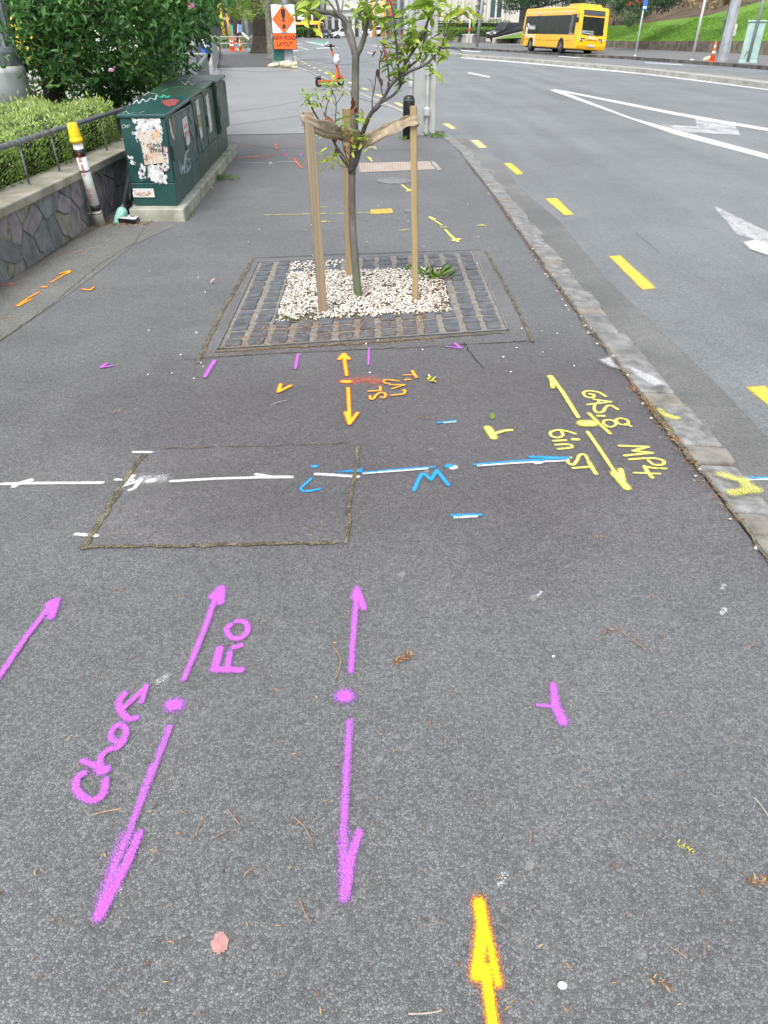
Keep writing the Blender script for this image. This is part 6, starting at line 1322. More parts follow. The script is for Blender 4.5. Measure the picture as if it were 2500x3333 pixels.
    b = MB(); b.box((bk+.0, 0, 1.9), (.04, 1.9, .8)); b.build('rear_window', glb, t)
    return t
wF, wR = Vector((13.25, 63.8)), Vector((11.95, 69.1)); dv = (wF-wR).normalized(); rzb = math.atan2(dv.y, dv.x)
nrm = Vector((dv.y, -dv.x)); nrm = nrm if nrm.x > 0 else -nrm
ctr = (wF+wR)/2+nrm*1.15-dv*.15
bus1 = make_bus('yellow city bus pulled up at the far kerb, seen from its front corner', (ctr.x, ctr.y, -.02), rzb)
bus1.rotation_euler = (0, R_(.4), rzb); bus1.rotation_euler = (Matrix.Rotation(rzb, 4, 'Z') @ Matrix.Rotation(R_(-3.6), 4, 'X')).to_euler()
c = P(985, 119, 193); b2_ = dup(bus1, (c.x, c.y, -.1), R_(-22), 'distant orange-yellow bus crossing behind the grassy verge'); b2_.rotation_euler = (0, 0, R_(-22))

# ------------------------------------------------------------ rental scooter and helmet
sc_o = PM('scooter_orange', (.85, .13, .04), .35, .08, 6, coat=.3)
fw, rw = G(1113, 278), G(1040, 286); sdv = (fw-rw); sdv.z = 0; scl = sdv.length; rzs = math.atan2(sdv.y, sdv.x)
fw = Vector((-1.45, 27.95, 0)); rw = Vector((-2.13, 27.35, 0)); sdv = fw-rw; rzs = math.atan2(sdv.y, sdv.x)
st_ = thing('electric_scooter', 'orange rental electric scooter standing at the edge of the side street', 'scooter', rw, rzs)
WB = sdv.length
b = MB(); rotx = Matrix.Rotation(PI/2, 3, 'X')
for x, nm in ((0, 'rear_wheel'), (WB, 'front_wheel')):
    b = MB(); b.lathe([(.07, -.032), (.12, -.034), (.135, -.02), (.135, .02), (.12, .034), (.07, .032)], (x, 0, .135), 20, rot=rotx); w_ = b.build(nm, tyre, st_); b = MB(); b.lathe([(.072, -.034), (.072, .034)], (x, 0, .135), 14, rot=rotx); b.build('hub', rim, w_)
b = MB(); b.box((WB*.45, 0, .15), (WB*.72, .17, .065)); b.box((.06, 0, .17), (.22, .10, .05)); b.build('deck', sc_o, st_, bevel=.015)
b = MB(); b.box((WB*.45, 0, .187), (WB*.6, .145, .006)); b.build('grip_pad', blackp, st_)
b = MB(); b.prism([(WB*.70, .13), (WB*.78, .13), (WB*.93, .42), (WB*.88, .62), (WB*.84, .45)], -.035, .035, 'y'); b.build('neck', sc_o, st_, bevel=.01)
b = MB(); hd0 = Vector((WB, 0, .20)); hd1 = Vector((WB-.36, 0, 1.09)); b.tube([hd0, hd0.lerp(hd1, .9)], [.038, .034], 12); b.box((WB+.01, 0, .24), (.09, .11, .14)); b.build('stem', sc_o, st_)
b = MB(); b.tube([hd0.lerp(hd1, .88), hd1], .026, 10); b.tube([hd1+Vector((-.05, -.27, .05)), hd1+Vector((0, -.12, .02)), hd1, hd1+Vector((0, .12, .02)), hd1+Vector((-.05, .27, .05))], .017, 8); b.box(hd1+Vector((0, 0, .04)), (.07, .09, .09)); b.tube([hd1+Vector((.02, -.14, 0)), hd1+Vector((.06, -.22, -.04))], .007, 5); b.build('handlebar', blackp, st_)
b = MB(); b.lathe([(.001, .28), (.15, .26), (.15, .30), (.001, .30)], (0, 0, 0), 12); b = MB(); b.tube([(.28, .05, .12), (.24, .12, 0)], .01, 6); b.build('kickstand', blackp, st_)
b = MB(); b.box((-.02, 0, .285), (.26, .08, .012), (0, -.25, 0)); b.build('mudguard', blackp, st_)
hm_c = rw+Matrix.Rotation(rzs, 3, 'Z') @ Vector((WB-.24, -.13, .76))
hm = thing('safety_helmet', 'white vented helmet hanging from the scooter stem', 'helmet', hm_c, rzs)
b = MB(); b.ball((0, 0, 0), (.10, .105, .15), n=20, k=12); b.build('shell', PM('helmet_white', (.78, .80, .80), .35, .05, 9), hm, smooth=True)
for k, (a, z) in enumerate([(-.5, .06), (0, .07), (.5, .06), (-.6, -.05), (-.2, -.05), (.2, -.05), (.6, -.05), (-.3, -.09), (.3, -.09)]):
    v = Vector((math.sin(a)*.6, -math.cos(a), 0)); rr = math.sqrt(max(0, 1-(z/.15)**2)); b = MB(); b.ball((math.sin(a)*.098*rr, -math.cos(a)*.103*rr, z), (.012, .012, .020), n=8, k=4); b.build('vent', blackp, hm, smooth=True)
b = MB(); b.tube([(-.05, -.02, -.13), (-.02, -.03, -.20), (.03, -.02, -.13)], .006, 5); b.build('strap', blackp, hm)

# ------------------------------------------------------------ signs, posts, cones
def post(name, label, px, py, r, h, mat, cat='pole', top=None, z=0, group=None, r1=None, n=12, lean=(0, 0)):
    c = G(px, py, z); t = thing(name, label, cat, c, 0, group); b = MB(); b.tube([(0, 0, -.1), (lean[0], lean[1], h)], [r, r1 or r], n); b.build('post', mat, t, smooth=n > 8)
    b = MB(); b.lathe([(r*1.7, -.02), (r*1.6, .03), (r, .06)], (0, 0, 0), 12); b.build('base', mat, t); return t
gpole = PM('pole_grey', (.36, .39, .41), .5, .15, 3, metal=.3, world=True); wpole = PM('pole_white', (.66, .68, .70), .5, .08, 5, world=True)
fo = PM('fluoro_orange', (1.0, .14, .01), .5, .06, 4); foc = PM('cone_orange', (1.0, .16, .03), .5, .12, 9); sgw = PM('sign_white', (.80, .80, .80), .45, .04, 3); sgk = PM('sign_black', (.025, .02, .02), .5); refl = PM('cone_reflective', (.80, .74, .70), .4, .1, 20)
SY = 44.3
sp = post('sign_pole', 'thick grey lamp post carrying the orange roadwork signs', 941, 213, .19, 6.5, gpole, r1=.14)
b = MB(); b.bb((-.22, -.20, .02), (.22, .20, .80)); b.build('base_box', PM('pole_base', (.42, .45, .47), .6, .2, 4, world=True), sp, bevel=.03)
sgn = thing('roadwork_sign', 'orange roadwork diamond sign above an orange NEW ROAD LAYOUT plate', 'road sign', (P(924, 80, sp.location.y-.45).x, sp.location.y-.45, 0), R_(2))
def rr(w, h, r, n=5):
    o = []
    for cx, cz, a0 in ((w/2-r, h/2-r, 0), (-w/2+r, h/2-r, 90), (-w/2+r, -h/2+r, 180), (w/2-r, -h/2+r, 270)):
        for k in range(n+1): a = R_(a0+90*k/n); o.append((cx+r*math.cos(a), cz+r*math.sin(a)))
    return o
def plate(t, name, w, h, cz, mat, y0, y1, r=.04, cx=0):
    b = MB(); b.prism([(x+cx, z+cz) for x, z in rr(w, h, r)], y0, y1, 'y'); return b.build(name, mat, t)
zc1 = P(924, 63, SY-.6).z; zc2 = P(924, 134, SY-.6).z; s_px = (SY*cth+1)/F
W1, H1 = 72*s_px, 90*s_px*.86
pA = plate(sgn, 'white_plate', W1, 1.22, zc1, sgw, .0, .02); k_ = plate(sgn, 'plate_edge', W1+.03, 1.25, zc1, sgk, .004, .016, .05)
b = MB(); dm = [(0, -.60), (.57, 0), (0, .60), (-.57, 0)]; b.prism([(x*1.0, z+zc1) for x, z in dm], -.010, -.004, 'y'); b.build('diamond_border', sgk, sgn)
b = MB(); b.prism([(x*.965, z*.965+zc1) for x, z in dm], -.016, -.011, 'y'); b.build('diamond', fo, sgn)
b = MB(); b.prism([(x, z+zc1) for x, z in [(-.045, -.10), (.045, -.10), (.115, .30), (.10, .40), (.05, .44), (-.05, .44), (-.10, .40), (-.115, .30)]], -.024, -.018, 'y')
b.prism([(.09*math.cos(a), zc1-.30+.10*math.sin(a)) for a in [i*PI/8 for i in range(16)]], -.024, -.018, 'y'); b.build('exclamation_mark', sgk, sgn)
b = MB(); b.tube([(x, -.028, z+zc1) for x, z in smoothpts([(-.35, .0), (-.25, -.14), (-.1, .02), (.12, -.02), (.2, -.22), (.1, -.4), (-.1, -.42), (-.05, -.2), (.1, -.05)])], .008, 4); b.build('tag_writing', PM('pink_tag', (.85, .40, .32), .6), sgn)
b = MB(); b.tube([(x, -.006, z+zc1) for x, z in smoothpts([(-.5, -.3), (-.47, -.42), (-.42, -.3), (-.38, -.44), (-.34, -.3), (-.3, -.42), (-.42, -.50)])], .006, 4); b.build('tag_scribble', PM('grey_tag', (.3, .3, .3), .6), sgn)
plate(sgn, 'plate_border', W1+.02, .70, zc2, sgk, -.002, .014, .05); plate(sgn, 'orange_plate', W1-.02, .66, zc2, fo, -.012, -.004, .045)
for s_, dz in (('NEW ROAD', .135), ('LAYOUT', -.135)): text(s_, .27, sgk, sgn, frame((0, -.016, zc2+dz), (1, 0, 0), (0, 0, 1)), ext=.002, sx=.78, extra=.006)
for s_, dz in (('NEW ROAD', .135), ('LAYOUT', -.135)): pass
b = MB(); b.bb((-.20, -.02, zc1+.60), (.20, .06, zc1+.66)); b.bb((-.20, -.03, zc2+.32), (.20, .05, zc2+.37)); b.build('bracket', galv, sgn)
cb_ = thing('street_cabinet', 'small graffitied green cabinet beneath the orange roadwork signs', 'street cabinet', (P(908, 180, sp.location.y-.05).x, sp.location.y-.05, 0))
b = MB(); b.bb((-.27, -.25, .20), (.27, .25, 1.25)); b.build('body', PM('cabinet_far_green', (.03, .15, .12), .5, .3, 6), cb_, bevel=.02)
b = MB(); b.bb((-.33, -.30, -.02), (.33, .3, .20)); b.build('base', conc, cb_, bevel=.02); b = MB(); b.bb((-.36, .26, 0), (.40, .34, 1.35)); b.build('rear_board', gpole, cb_)
b = MB(); b.tube([(x, -.262, z) for x, z in smoothpts([(-.2, .95), (-.12, 1.12), (-.08, .92), (0, 1.12), (.05, .92), (.18, 1.1), (.2, .9)])], .016, 4); b.build('tag_writing', wt, cb_)
sandm = PM('sandbag_cream', (.74, .64, .44), .8, .18, 8, .4, 30, .01, world=True)
SBG = 'cream sandbags at the foot of the sign post'
for i, (px, py, a, l, h, lb_) in enumerate([(892, 219, .2, .62, .20, 'leftmost cream sandbag, lying apart from the sandbag pile'), (925, 220, 1.0, .42, .30, 'cream sandbag leaning at the left of the sandbag pile'), (936, 222, -.5, .50, .34, 'upright cream sandbag in the middle of the sandbag pile'),
                                       (951, 219, .4, .62, .24, 'cream sandbag at the right end of the sandbag pile'), (922, 213, .3, .5, .40, 'cream sandbag at the back of the sandbag pile'), (958, 222, -.1, .38, .10, 'flattened small cream sandbag at the kerb side of the pile')]):
    b = MB(); b.ball((0, 0, h*.45), (l/2, .20, h/2), n=14, k=8); o = b.build('sandbag', sandm, smooth=True); o.location = G(px, py); o.rotation_euler = (0, .1*(i % 3-1), a); tag(o, lb_, 'sandbag', SBG)
def cone(label, px, py, h=.92, z=0, group='orange traffic cones', lean=0, p=None):
    t = thing('traffic_cone', label, 'traffic cone', p or G(px, py, z), random.uniform(0, 1.5), group); b = MB(); b.bb((-.19, -.19, 0), (.19, .19, .045)); b.build('base', foc, t, bevel=.02)
    r = lambda q: .145-.115*q
    b = MB(); b.lathe([(r(0), .04), (r(1), h), (.02, h+.005)], (0, 0, 0), 20); b.build('body', foc, t, smooth=True)
    for a, c in ((.36, .50), (.66, .80)): b = MB(); b.lathe([(r(a)+.004, .04+a*(h-.04)), (r(c)+.004, .04+c*(h-.04))], (0, 0, 0), 20); b.build('reflective_band', refl, t, smooth=True)
    return t
cone('left one of the close pair of orange cones beyond the footpath', 753, 166); cone('right one of the close pair of orange cones beyond the footpath', 760, 167); cone('orange cone standing alone right of the close pair', 783, 166)
cone('orange traffic cone against the thick grey pole across the road', 2317, 201, .95, .05)
cone('distant orange cone among the far yellow posts', 1211, 133, 1.0, -.1); cone('tiny orange cone behind the planter railing', 767, 141, .9)
b = MB(); b.ball((0, 0, .08), (.30, .14, .12), n=12, k=7); o = b.build('sandbag', sandm, smooth=True); o.location = G(2302, 196, .05); o.rotation_euler = (0, -.25, .3); tag(o, 'cream sandbag leaning on the cone across the road', 'sandbag')
b = MB(); b.ball((0, 0, .06), (.30, .16, .07), n=12, k=7); o = b.build('sandbag', sandm, smooth=True); o.location = G(772, 165); tag(o, 'cream sandbag on the ground between the orange cones', 'sandbag')
yellowpm = PM('post_yellow', (.82, .55, .03), .5, .1, 5, world=True); orangepm = PM('post_orange', (.80, .42, .10), .5, .1, 5, world=True)
post('yellow_post', 'bright yellow post behind the planter, left of the pale orange one', 737, 150, .17, 4.5, yellowpm, lean=(-.45, 0)); post('yellow_post', 'pale orange post above the close pair of cones', 755, 150, .15, 4.5, orangepm, lean=(-.4, 0))
post('lamp_post', 'slim grey lamp post between the lone cone and the dark trunk', 813, 160, .17, 5, gpole, r1=.13, lean=(-.35, 0))
post('yellow_post', 'yellow post left of the blue and white street sign, half hidden by leaves', 651, 165, .12, 4, yellowpm, lean=(-.3, 0))
post('lamp_post', 'grey lamp post beside the red-banded post across the road', 1551, 156, .15, 6, gpole, lean=(.45, 0))
rp_ = post('marker_post', 'thin white post with a red band across the road', 1523, 152, .07, 3.1, wpole, lean=(.12, 0)); b = MB(); b.tube([(.05, 0, 1.35), (.06, 0, 1.65)], .13, 10); b.build('red_band', PM('red_band', (.75, .08, .12), .5), rp_); b = MB(); b.bb((-.05, -.03, 2.6), (.25, .03, 2.95)); b.build('small_plate', PM('plate_blue_grey', (.3, .4, .6), .5), rp_)
bs = post('sign_post', 'white post with a blue parking sign right of the bus', 2067, 182, .055, 5, wpole, z=.05, lean=(.10, 0)); bl_ = PM('sign_blue', (.05, .15, .55), .5, .05, 5)
b = MB(); b.bb((-.04, -.08, 2.55), (.24, -.05, 3.9)); b.build('blue_plate', bl_, bs); text('P', .28, sgw, bs, frame((.10, -.086, 3.2), (1, 0, 0), (0, 0, 1)), ext=.002); b = MB(); b.bb((-.02, -.088, 2.62), (.20, -.084, 2.75)); b.build('white_panel', sgw, bs)
post('sign_post', 'plain white post between the blue sign and the cone', 2252, 196, .07, 5, wpole, z=.05, lean=(.10, 0))
tp_ = thing('trolley_pole', 'thick octagonal grey pole across the road', 'pole', G(2350, 200, .05)); b = MB(); b.tube([(0, 0, -.1), (.10, 0, 6)], [.30, .25], 8); b.build('shaft', PM('octagonal_grey', (.40, .42, .45), .55, .2, 2, world=True), tp_); b = MB(); b.bb((.16, -.30, 1.2), (.30, -.24, 1.75)); b.build('torn_notice', PM('notice_paper', (.60, .63, .55), .7, .2, 9, world=True), tp_)
post('lamp_post', 'slim grey post in front of the pale green cabinet', 2432, 206, .075, 6, gpole, z=.05, lean=(.14, 0))
fn = thing('shrub_guard', 'thin grey metal frame with a funnel shape, left of the thick pole', 'frame', G(2333, 198, .05)); b = MB(); b.tube([(0, 0, 0), (.02, 0, 1.55)], .030, 6); b.tube([(.02, 0, 1.5), (.06, 0, 5)], .035, 6)
for a in np.linspace(0, 2*PI, 9)[:-1]: b.tube([(.02, 0, 1.40), (.02+.17*math.cos(a), .17*math.sin(a), 1.92)], .012, 4)
b.lathe([(.16, 1.88), (.20, 1.90), (.20, 1.97), (.16, 1.99)], (.02, 0, 0), 14); b.build('metal_frame', PM('frame_grey', (.20, .24, .22), .6, .2, 5, world=True), fn)
ec = thing('street_cabinet', 'tall pale green electrical cabinet across the road at the far right', 'street cabinet', G(2433, 205, .05), R_(-22)); pg_ = PM('pale_green', (.42, .58, .52), .6, .25, 3, .2, 20, .004, c2=(.30, .45, .42), world=True)
b = MB(); b.bb((-.42, -.30, .10), (.42, .30, 1.82)); b.build('body', pg_, ec, bevel=.03); b = MB(); b.bb((-.46, -.34, -.02), (.46, .34, .13)); b.build('base', pg_, ec, bevel=.03); b = MB(); b.bb((-.47, -.35, 1.82), (.47, .35, 1.90)); b.build('top', pg_, ec, bevel=.03)
b = MB(); b.bb((-.36, -.315, .2), (.0, -.303, 1.72)); b.bb((.03, -.315, .2), (.37, -.303, 1.72)); b.build('door', pg_, ec, bevel=.01); b = MB(); b.box((-.18, -.32, .42), (.05, .01, .28), (0, .35, 0)); b.build('rust_mark', PM('rust', (.18, .14, .05), .8), ec)

# ------------------------------------------------------------ right: wall, lawn, bank
WL = [G(x, y).xy for x, y in [(1640, 141), (1750, 147), (1900, 153), (2060, 160), (2150, 165), (2300, 172), (2500, 182)]]+[Vector((30, 44)), Vector((32, 20)), Vector((33, -20))]
swm = PM('old_wall', (.26, .22, .17), .9, .55, 2.2, .8, 8, .05, c2=(.10, .09, .07), world=True)
rw_ = thing('retaining_wall', 'low weathered brown retaining wall below the lawn across the road', 'wall', (WL[3].x, WL[3].y, .05))
A_n = off(WL, .0); B_n = off(WL, .35); n = len(WL); b = MB(); zt = [.52, .55, .58, .62, .70, .78, .86, .9, .9, .9]
b.add([(p.x, p.y, -.1) for p in A_n]+[(p.x, p.y, zt[i]) for i, p in enumerate(A_n)]+[(p.x, p.y, zt[i]) for i, p in enumerate(B_n)]+[(p.x, p.y, -.1) for p in B_n],
      [f for i in range(n-1) for f in ((i, i+1, n+i+1, n+i), (n+i, n+i+1, 2*n+i+1, 2*n+i), (2*n+i, 2*n+i+1, 3*n+i+1, 3*n+i))]+[(0, n, 2*n, 3*n)]); b.build('masonry', swm, rw_, world=True)
gt = NT('lawn_grass'); n1 = gt.noise(.35, det=5); n2 = gt.noise(9, det=6, rough=.7); gc = gt.mix(gt.mr(n1, .35, .65), (.10, .235, .012), (.165, .33, .018)); gc = gt.mix(gt.mr(n2, .35, .7, 0, .55), gc, (.05, .12, .008)); gc = gt.mix(gt.mr(gt.vor(2.2).outputs['Distance'], .12, .3, .35, 0), gc, (.30, .42, .20))
lawn_m = gt.fin(gc, .8, gt.bump(n2, .9, .12)); earth = PM('bank_earth', (.135, .085, .055), .95, .5, .8, .9, 5, .1, c2=(.05, .04, .022), world=True)
# surface rising from the wall top; lawn in front, brown bank to its left and above
def hp_(i, s_): a = off(WL, .34)[i]; b_ = off(WL, .34+s_)[i]; return (b_.x, b_.y, zt[i]-.02+(s_*.30 if s_ < 40 else 12+(s_-40)*.2))
sm = [4, 4.0, 4.5, 6.5, 12, 22, 34, 34, 34, 34]; b = MB(); K = 10
b.add([hp_(i, -sm[i]*k/K) if False else hp_(i, sm[i]*k/K) for i in range(n) for k in range(K+1)], [(i*(K+1)+k, i*(K+1)+k+1, (i+1)*(K+1)+k+1, (i+1)*(K+1)+k) for i in range(n-1) for k in range(K)]); struct(b.build('lawn', lawn_m, smooth=True))
b = MB(); b.add([hp_(i, sm[i]+(60-sm[i])*k/K) for i in range(n) for k in range(K+1)], [(i*(K+1)+k, i*(K+1)+k+1, (i+1)*(K+1)+k+1, (i+1)*(K+1)+k) for i in range(n-1) for k in range(K)]); struct(b.build('earth_bank', earth, smooth=True))
pos, tn = [], []
for _ in range(26000):
    i = random.choice([0, 1, 2, 3, 3, 4, 4, 5, 5, 5, 6]); f = random.random(); s_ = sm[i]*random.random()*.9; a = Vector(hp_(i, s_)); c = Vector(hp_(i+1, min(s_, sm[i+1]))); pos.append(tuple(a.lerp(c, f))); tn.append(random.random())
lm_grass = leaf_mat('grass_blade', [(0, (.07, .17, .01)), (.6, (.15, .32, .02)), (.93, (.24, .42, .05)), (1, (.42, .52, .28))], .6, .3)
d = rng.normal(size=(len(pos), 3))*.5; d[:, 2] = 1; o = leaves('grass', lm_grass, pos, d, rng.uniform(.07, .17, len(pos)), .30, tn, simple=True); o['kind'] = 'stuff'
# low cream planter walls, hedge, cypress
cw = PM('cream_wall', (.56, .53, .46), .75, .12, 1.5, .1, 20, .003, world=True)
pw = thing('planter_wall', 'low cream planter wall with a corner, in front of the pale building', 'wall', (10.8, 112, 0)); b = MB()
cwp = [G(1440, 136), G(1527, 141), G(1592, 139)]; cwp[2].y += 4
for i in range(2):
    a, c = cwp[i].xy, cwp[i+1].xy; dd = (c-a).normalized(); nn = Vector((-dd.y, dd.x))*.4; b.add([(q.x, q.y, z) for z in (-.1, .86) for q in (a, c, c+nn, a+nn)], [(4, 5, 6, 7), (0, 1, 5, 4), (1, 2, 6, 5), (2, 3, 7, 6), (3, 0, 4, 7)])
b.build('wall_face', cw, pw, world=True)
b = MB()
for i in range(2):
    a, c = cwp[i].xy, cwp[i+1].xy; dd = (c-a).normalized(); nn = Vector((-dd.y, dd.x)); a = a-nn*.08; c = c-nn*.08; nn = nn*.56; b.add([(q.x, q.y, z) for z in (.862, .98) for q in (a, c, c+nn, a+nn)], [(4, 5, 6, 7), (0, 1, 5, 4), (1, 2, 6, 5), (2, 3, 7, 6), (3, 0, 4, 7), (3, 2, 1, 0)])
b.build('coping', PM('cream_coping', (.66, .64, .58), .7, .08, 1.5, world=True), pw, world=True)
def boxbush(name, label, lo, hi, n, mat, tb, sz, cat='hedge'):
    t = thing(name, label, cat, (lo[0], lo[1], 0)); lo, hi = np.array(lo), np.array(hi); p = rng.random((n, 3)); ax_ = rng.integers(0, 3, n); f = rng.integers(0, 2, n)
    for k in range(n): 
        if ax_[k] == 0: p[k, 0] = f[k]
        elif ax_[k] == 1: p[k, 1] = 0
        else: p[k, 2] = 1
    p = lo+p*(hi-lo)+rng.normal(size=(n, 3))*.08; d = rng.normal(size=(n, 3)); d[:, 2] = abs(d[:, 2]); tn = np.clip(tb+(p[:, 2]-lo[2])/(hi[2]-lo[2])*.45+rng.normal(size=n)*.12, 0, 1)
    leaves('foliage', mat, p, d, rng.uniform(sz*.6, sz*1.3, n), .5, tn, t, simple=True); b = MB(); m_ = .1; b.bb(tuple(lo+m_), tuple(hi-m_)); b.build('dark_core', PM('hedge_inside', (0, 0, 0)), t, world=True); return t  # leaves over a solid dark box
lm_bush = leaf_mat('bush_leaf', [(0, (.03, .08, .02)), (.5, (.09, .20, .03)), (1, (.22, .38, .06))], .5, .25)
boxbush('clipped_hedge', 'bright low clipped hedge above the cream planter wall', (6.8, 113.2, .6), (15.2, 114.8, 1.55), 2600, lm_bush, .45, .16)
boxbush('dark_shrub', 'darker shrub row at the foot of the pale building', (6.8, 117, .9), (17.0, 118.4, 2.3), 2200, lm_bush, .0, .2, 'shrub')
c = P(1557, 115, 116.5); crown('cypress', 'narrow dark green cypress against the pale building', 'tree', (c.x, c.y, 0), [(c.x+random.gauss(0, .25), c.y+random.gauss(0, .3), z) for z in np.linspace(.9, 7.5, 34)], leaf_mat('cypress_leaf', [(0, (.012, .035, .012)), (1, (.05, .13, .035))], .6, .1), 150, .14, .50, [([(c.x, c.y, 0), (c.x, c.y, 7)], .1, .05)], simple=True)

# ------------------------------------------------------------ buildings
beige = PM('beige_render', (.60, .575, .52), .8, .08, .6, .2, 3, .01, world=True); beige2 = PM('beige_trim', (.66, .64, .59), .75, .06, .8, world=True); bglass = PM('window_glass', (.10, .15, .17), .12, .3, .4, spec=.8, world=True)
bd = thing('pale_building', 'beige building with tall paired windows and pilasters behind the black van', 'building', (14, 124, 0))
by = 122.0
def bbx(t, name, x0, x1, z0, z1, y0, y1, mat, par=None): b = MB(); b.bb((x0, y0, z0), (x1, y1, z1)); return b.build(name, mat, par or t, world=True)
XB = lambda px: P(px, 60, by).x
o = bbx(bd, 'wall', XB(1432), XB(1760)+3, -.1, 9, by, by+12, beige)
bbx(bd, 'plinth_course', XB(1432), XB(1688), -.1, 2.05, by-.25, by-.01, beige2); bbx(bd, 'ledge', XB(1432), XB(1688), 2.06, 2.22, by-.33, by-.01, beige2)
for px in (1440, 1462, 1484, 1506, 1528): bbx(bd, 'pilaster', XB(px)-.13, XB(px)+.13, 2.23, 9, by-.28, by-.01, beige2)
for px in (1576, 1586, 1638, 1650, 1676, 1684): bbx(bd, 'pilaster', XB(px)-.16, XB(px)+.16, 2.23, 9, by-.24, by-.01, beige2)
w = bbx(bd, 'window', XB(1590), XB(1634), 2.70, 7.4, by-.14, by-.01, beige2)
def sub(par, root, name, x0, x1, z0, z1, y0, y1, mat):
    b = MB(); b.bb((x0, y0, z0), (x1, y1, z1)); return b.build(name, mat, par)
for a, c in ((1594, 1609), (1615, 1630)):
    for z0, z1 in ((2.85, 5.0), (5.12, 7.2)): sub(w, bd, 'pane', XB(a), XB(c), z0, z1, by-.16, by-.145, bglass)
bbx(bd, 'doorway', XB(1690), XB(1720), 0, 6, by-.06, by-.01, PM('door_dark', (.03, .03, .035), .5, world=True))
# driveway, low wall and grass wedge in front of the building
dw = thing('driveway_wall', 'thin pale coping wall sloping up behind the bus with grass before it', 'wall', (15, 104, 0)); b = MB(); a = G(1606, 143).xy; c2_ = P(1702, 103, 108.5); c = c2_.xy; dd = (c-a).normalized(); nn = Vector((-dd.y, dd.x))*.25
b.add([(q.x, q.y, z) for q, z in ((a, -.1), (c, -.1), (c+nn, -.1), (a+nn, -.1), (a, .58), (c, c2_.z), (c+nn, c2_.z), (a+nn, .58))], [(4, 5, 6, 7), (0, 1, 5, 4), (1, 2, 6, 5), (2, 3, 7, 6), (3, 0, 4, 7)]); b.build('wall_face', cw, dw, world=True)
b = MB(); e = WL[0]; b.add([(a.x+.2, a.y-.1, .50), (e.x+.1, e.y+.2, .50), (WL[1].x+.3, WL[1].y+.2, .53), (19.5, 103, .8), (c.x-.1, c.y-.1, 1.12)], [(0, 1, 2, 3, 4)]); struct(b.build('grass_wedge', lawn_m))

bl2 = thing('white_building', 'ornate white stone building with dark doorways, far down the road', 'building', (-10, 205, 0)); wst = PM('white_stone', (.62, .62, .60), .8, .12, .5, .4, 2, .03, world=True); dk = PM('dark_opening', (.05, .055, .06), .4, .3, .5, world=True)
byy = 205; XC = lambda px, Y=byy: P(px, 60, Y).x
bbx(bl2, 'wall', XC(1035), XC(1255), -.1, 12, byy, byy+15, wst)
for z in (3.9, 5.1): bbx(bl2, 'cornice', XC(1033), XC(1257), z, z+.35, byy-.5, byy-.01, wst)
for px in (1040, 1062, 1084, 1106, 1128, 1150, 1172, 1194, 1216, 1238): bbx(bl2, 'pier', XC(px)-.35, XC(px)+.35, -.1, 3.89, byy-.4, byy-.01, wst)
for px in (1051, 1095, 1117, 1161, 1183, 1227): bbx(bl2, 'doorway', XC(px)-.45, XC(px)+.45, 0, 3.2, byy-.12, byy-.01, dk)
for px in (1073, 1139, 1205): bbx(bl2, 'window', XC(px)-.4, XC(px)+.4, 1.0, 3.2, byy-.12, byy-.01, bglass)
sh = thing('dark_shops', 'dark shopfronts with red and white details behind the street trees', 'building', (-25, 190, 0)); YS = 195
XS_ = lambda px: P(px, 60, YS).x
bbx(sh, 'wall', XS_(640), XS_(1034), -.1, 10, YS, YS+10, PM('shop_wall', (.075, .07, .068), .7, .5, .25, world=True))
for i, px in enumerate(range(690, 1030, 34)): bbx(sh, 'shop_window', XS_(px), XS_(px+24), .4, 2.9, YS-.12, YS-.01, random.choice([bglass, dk, dk])); bbx(sh, 'sign_band', XS_(px), XS_(px+27), 3.1, 3.9, YS-.2, YS-.01, random.choice([PM('shop_red', (.22, .03, .03), .6), PM('shop_cream', (.40, .37, .32), .6), PM('shop_brown', (.12, .06, .04), .6)]))
br_ = thing('brown_building', 'brown and glass building front with a red banner, beyond the far cones', 'building', (2, 180, 0)); YBB = 178; XQ = lambda px: P(px, 60, YBB).x
bbx(br_, 'wall', XQ(1258), XQ(1345), -.1, 10, YBB, YBB+10, PM('brown_front', (.16, .13, .12), .7, .5, .3, world=True)); 
for px in (1262, 1283, 1304, 1325): bbx(br_, 'window', XQ(px), XQ(px+14), 2.0, 6, YBB-.1, YBB-.01, bglass)
bbx(br_, 'red_banner', XQ(1264), XQ(1281), 3.6, 8, YBB-.4, YBB-.3, PM('banner_red', (.70, .04, .08), .6)); bbx(br_, 'brick_course', XQ(1258), XQ(1345), -.1, 1.0, YBB-.3, YBB-.01, PM('brick_red', (.24, .10, .07), .8, .3, 3, world=True))
pb2 = thing('white_building', 'plain white rendered building left of the beige one', 'building', (6, 150, 0)); YP = 150; XR = lambda px: P(px, 60, YP).x
bbx(pb2, 'wall', XR(1318), XR(1445), -.1, 10, YP, YP+10, PM('white_render', (.56, .57, .56), .8, .12, .6, world=True))
for px in (1330, 1350, 1412, 1432): bbx(pb2, 'pipe', XR(px)-.08, XR(px)+.08, 0, 10, YP-.2, YP-.02, gpole)
bbx(pb2, 'doorway', XR(1418), XR(1428), .1, 3, YP-.1, YP-.01, dk)
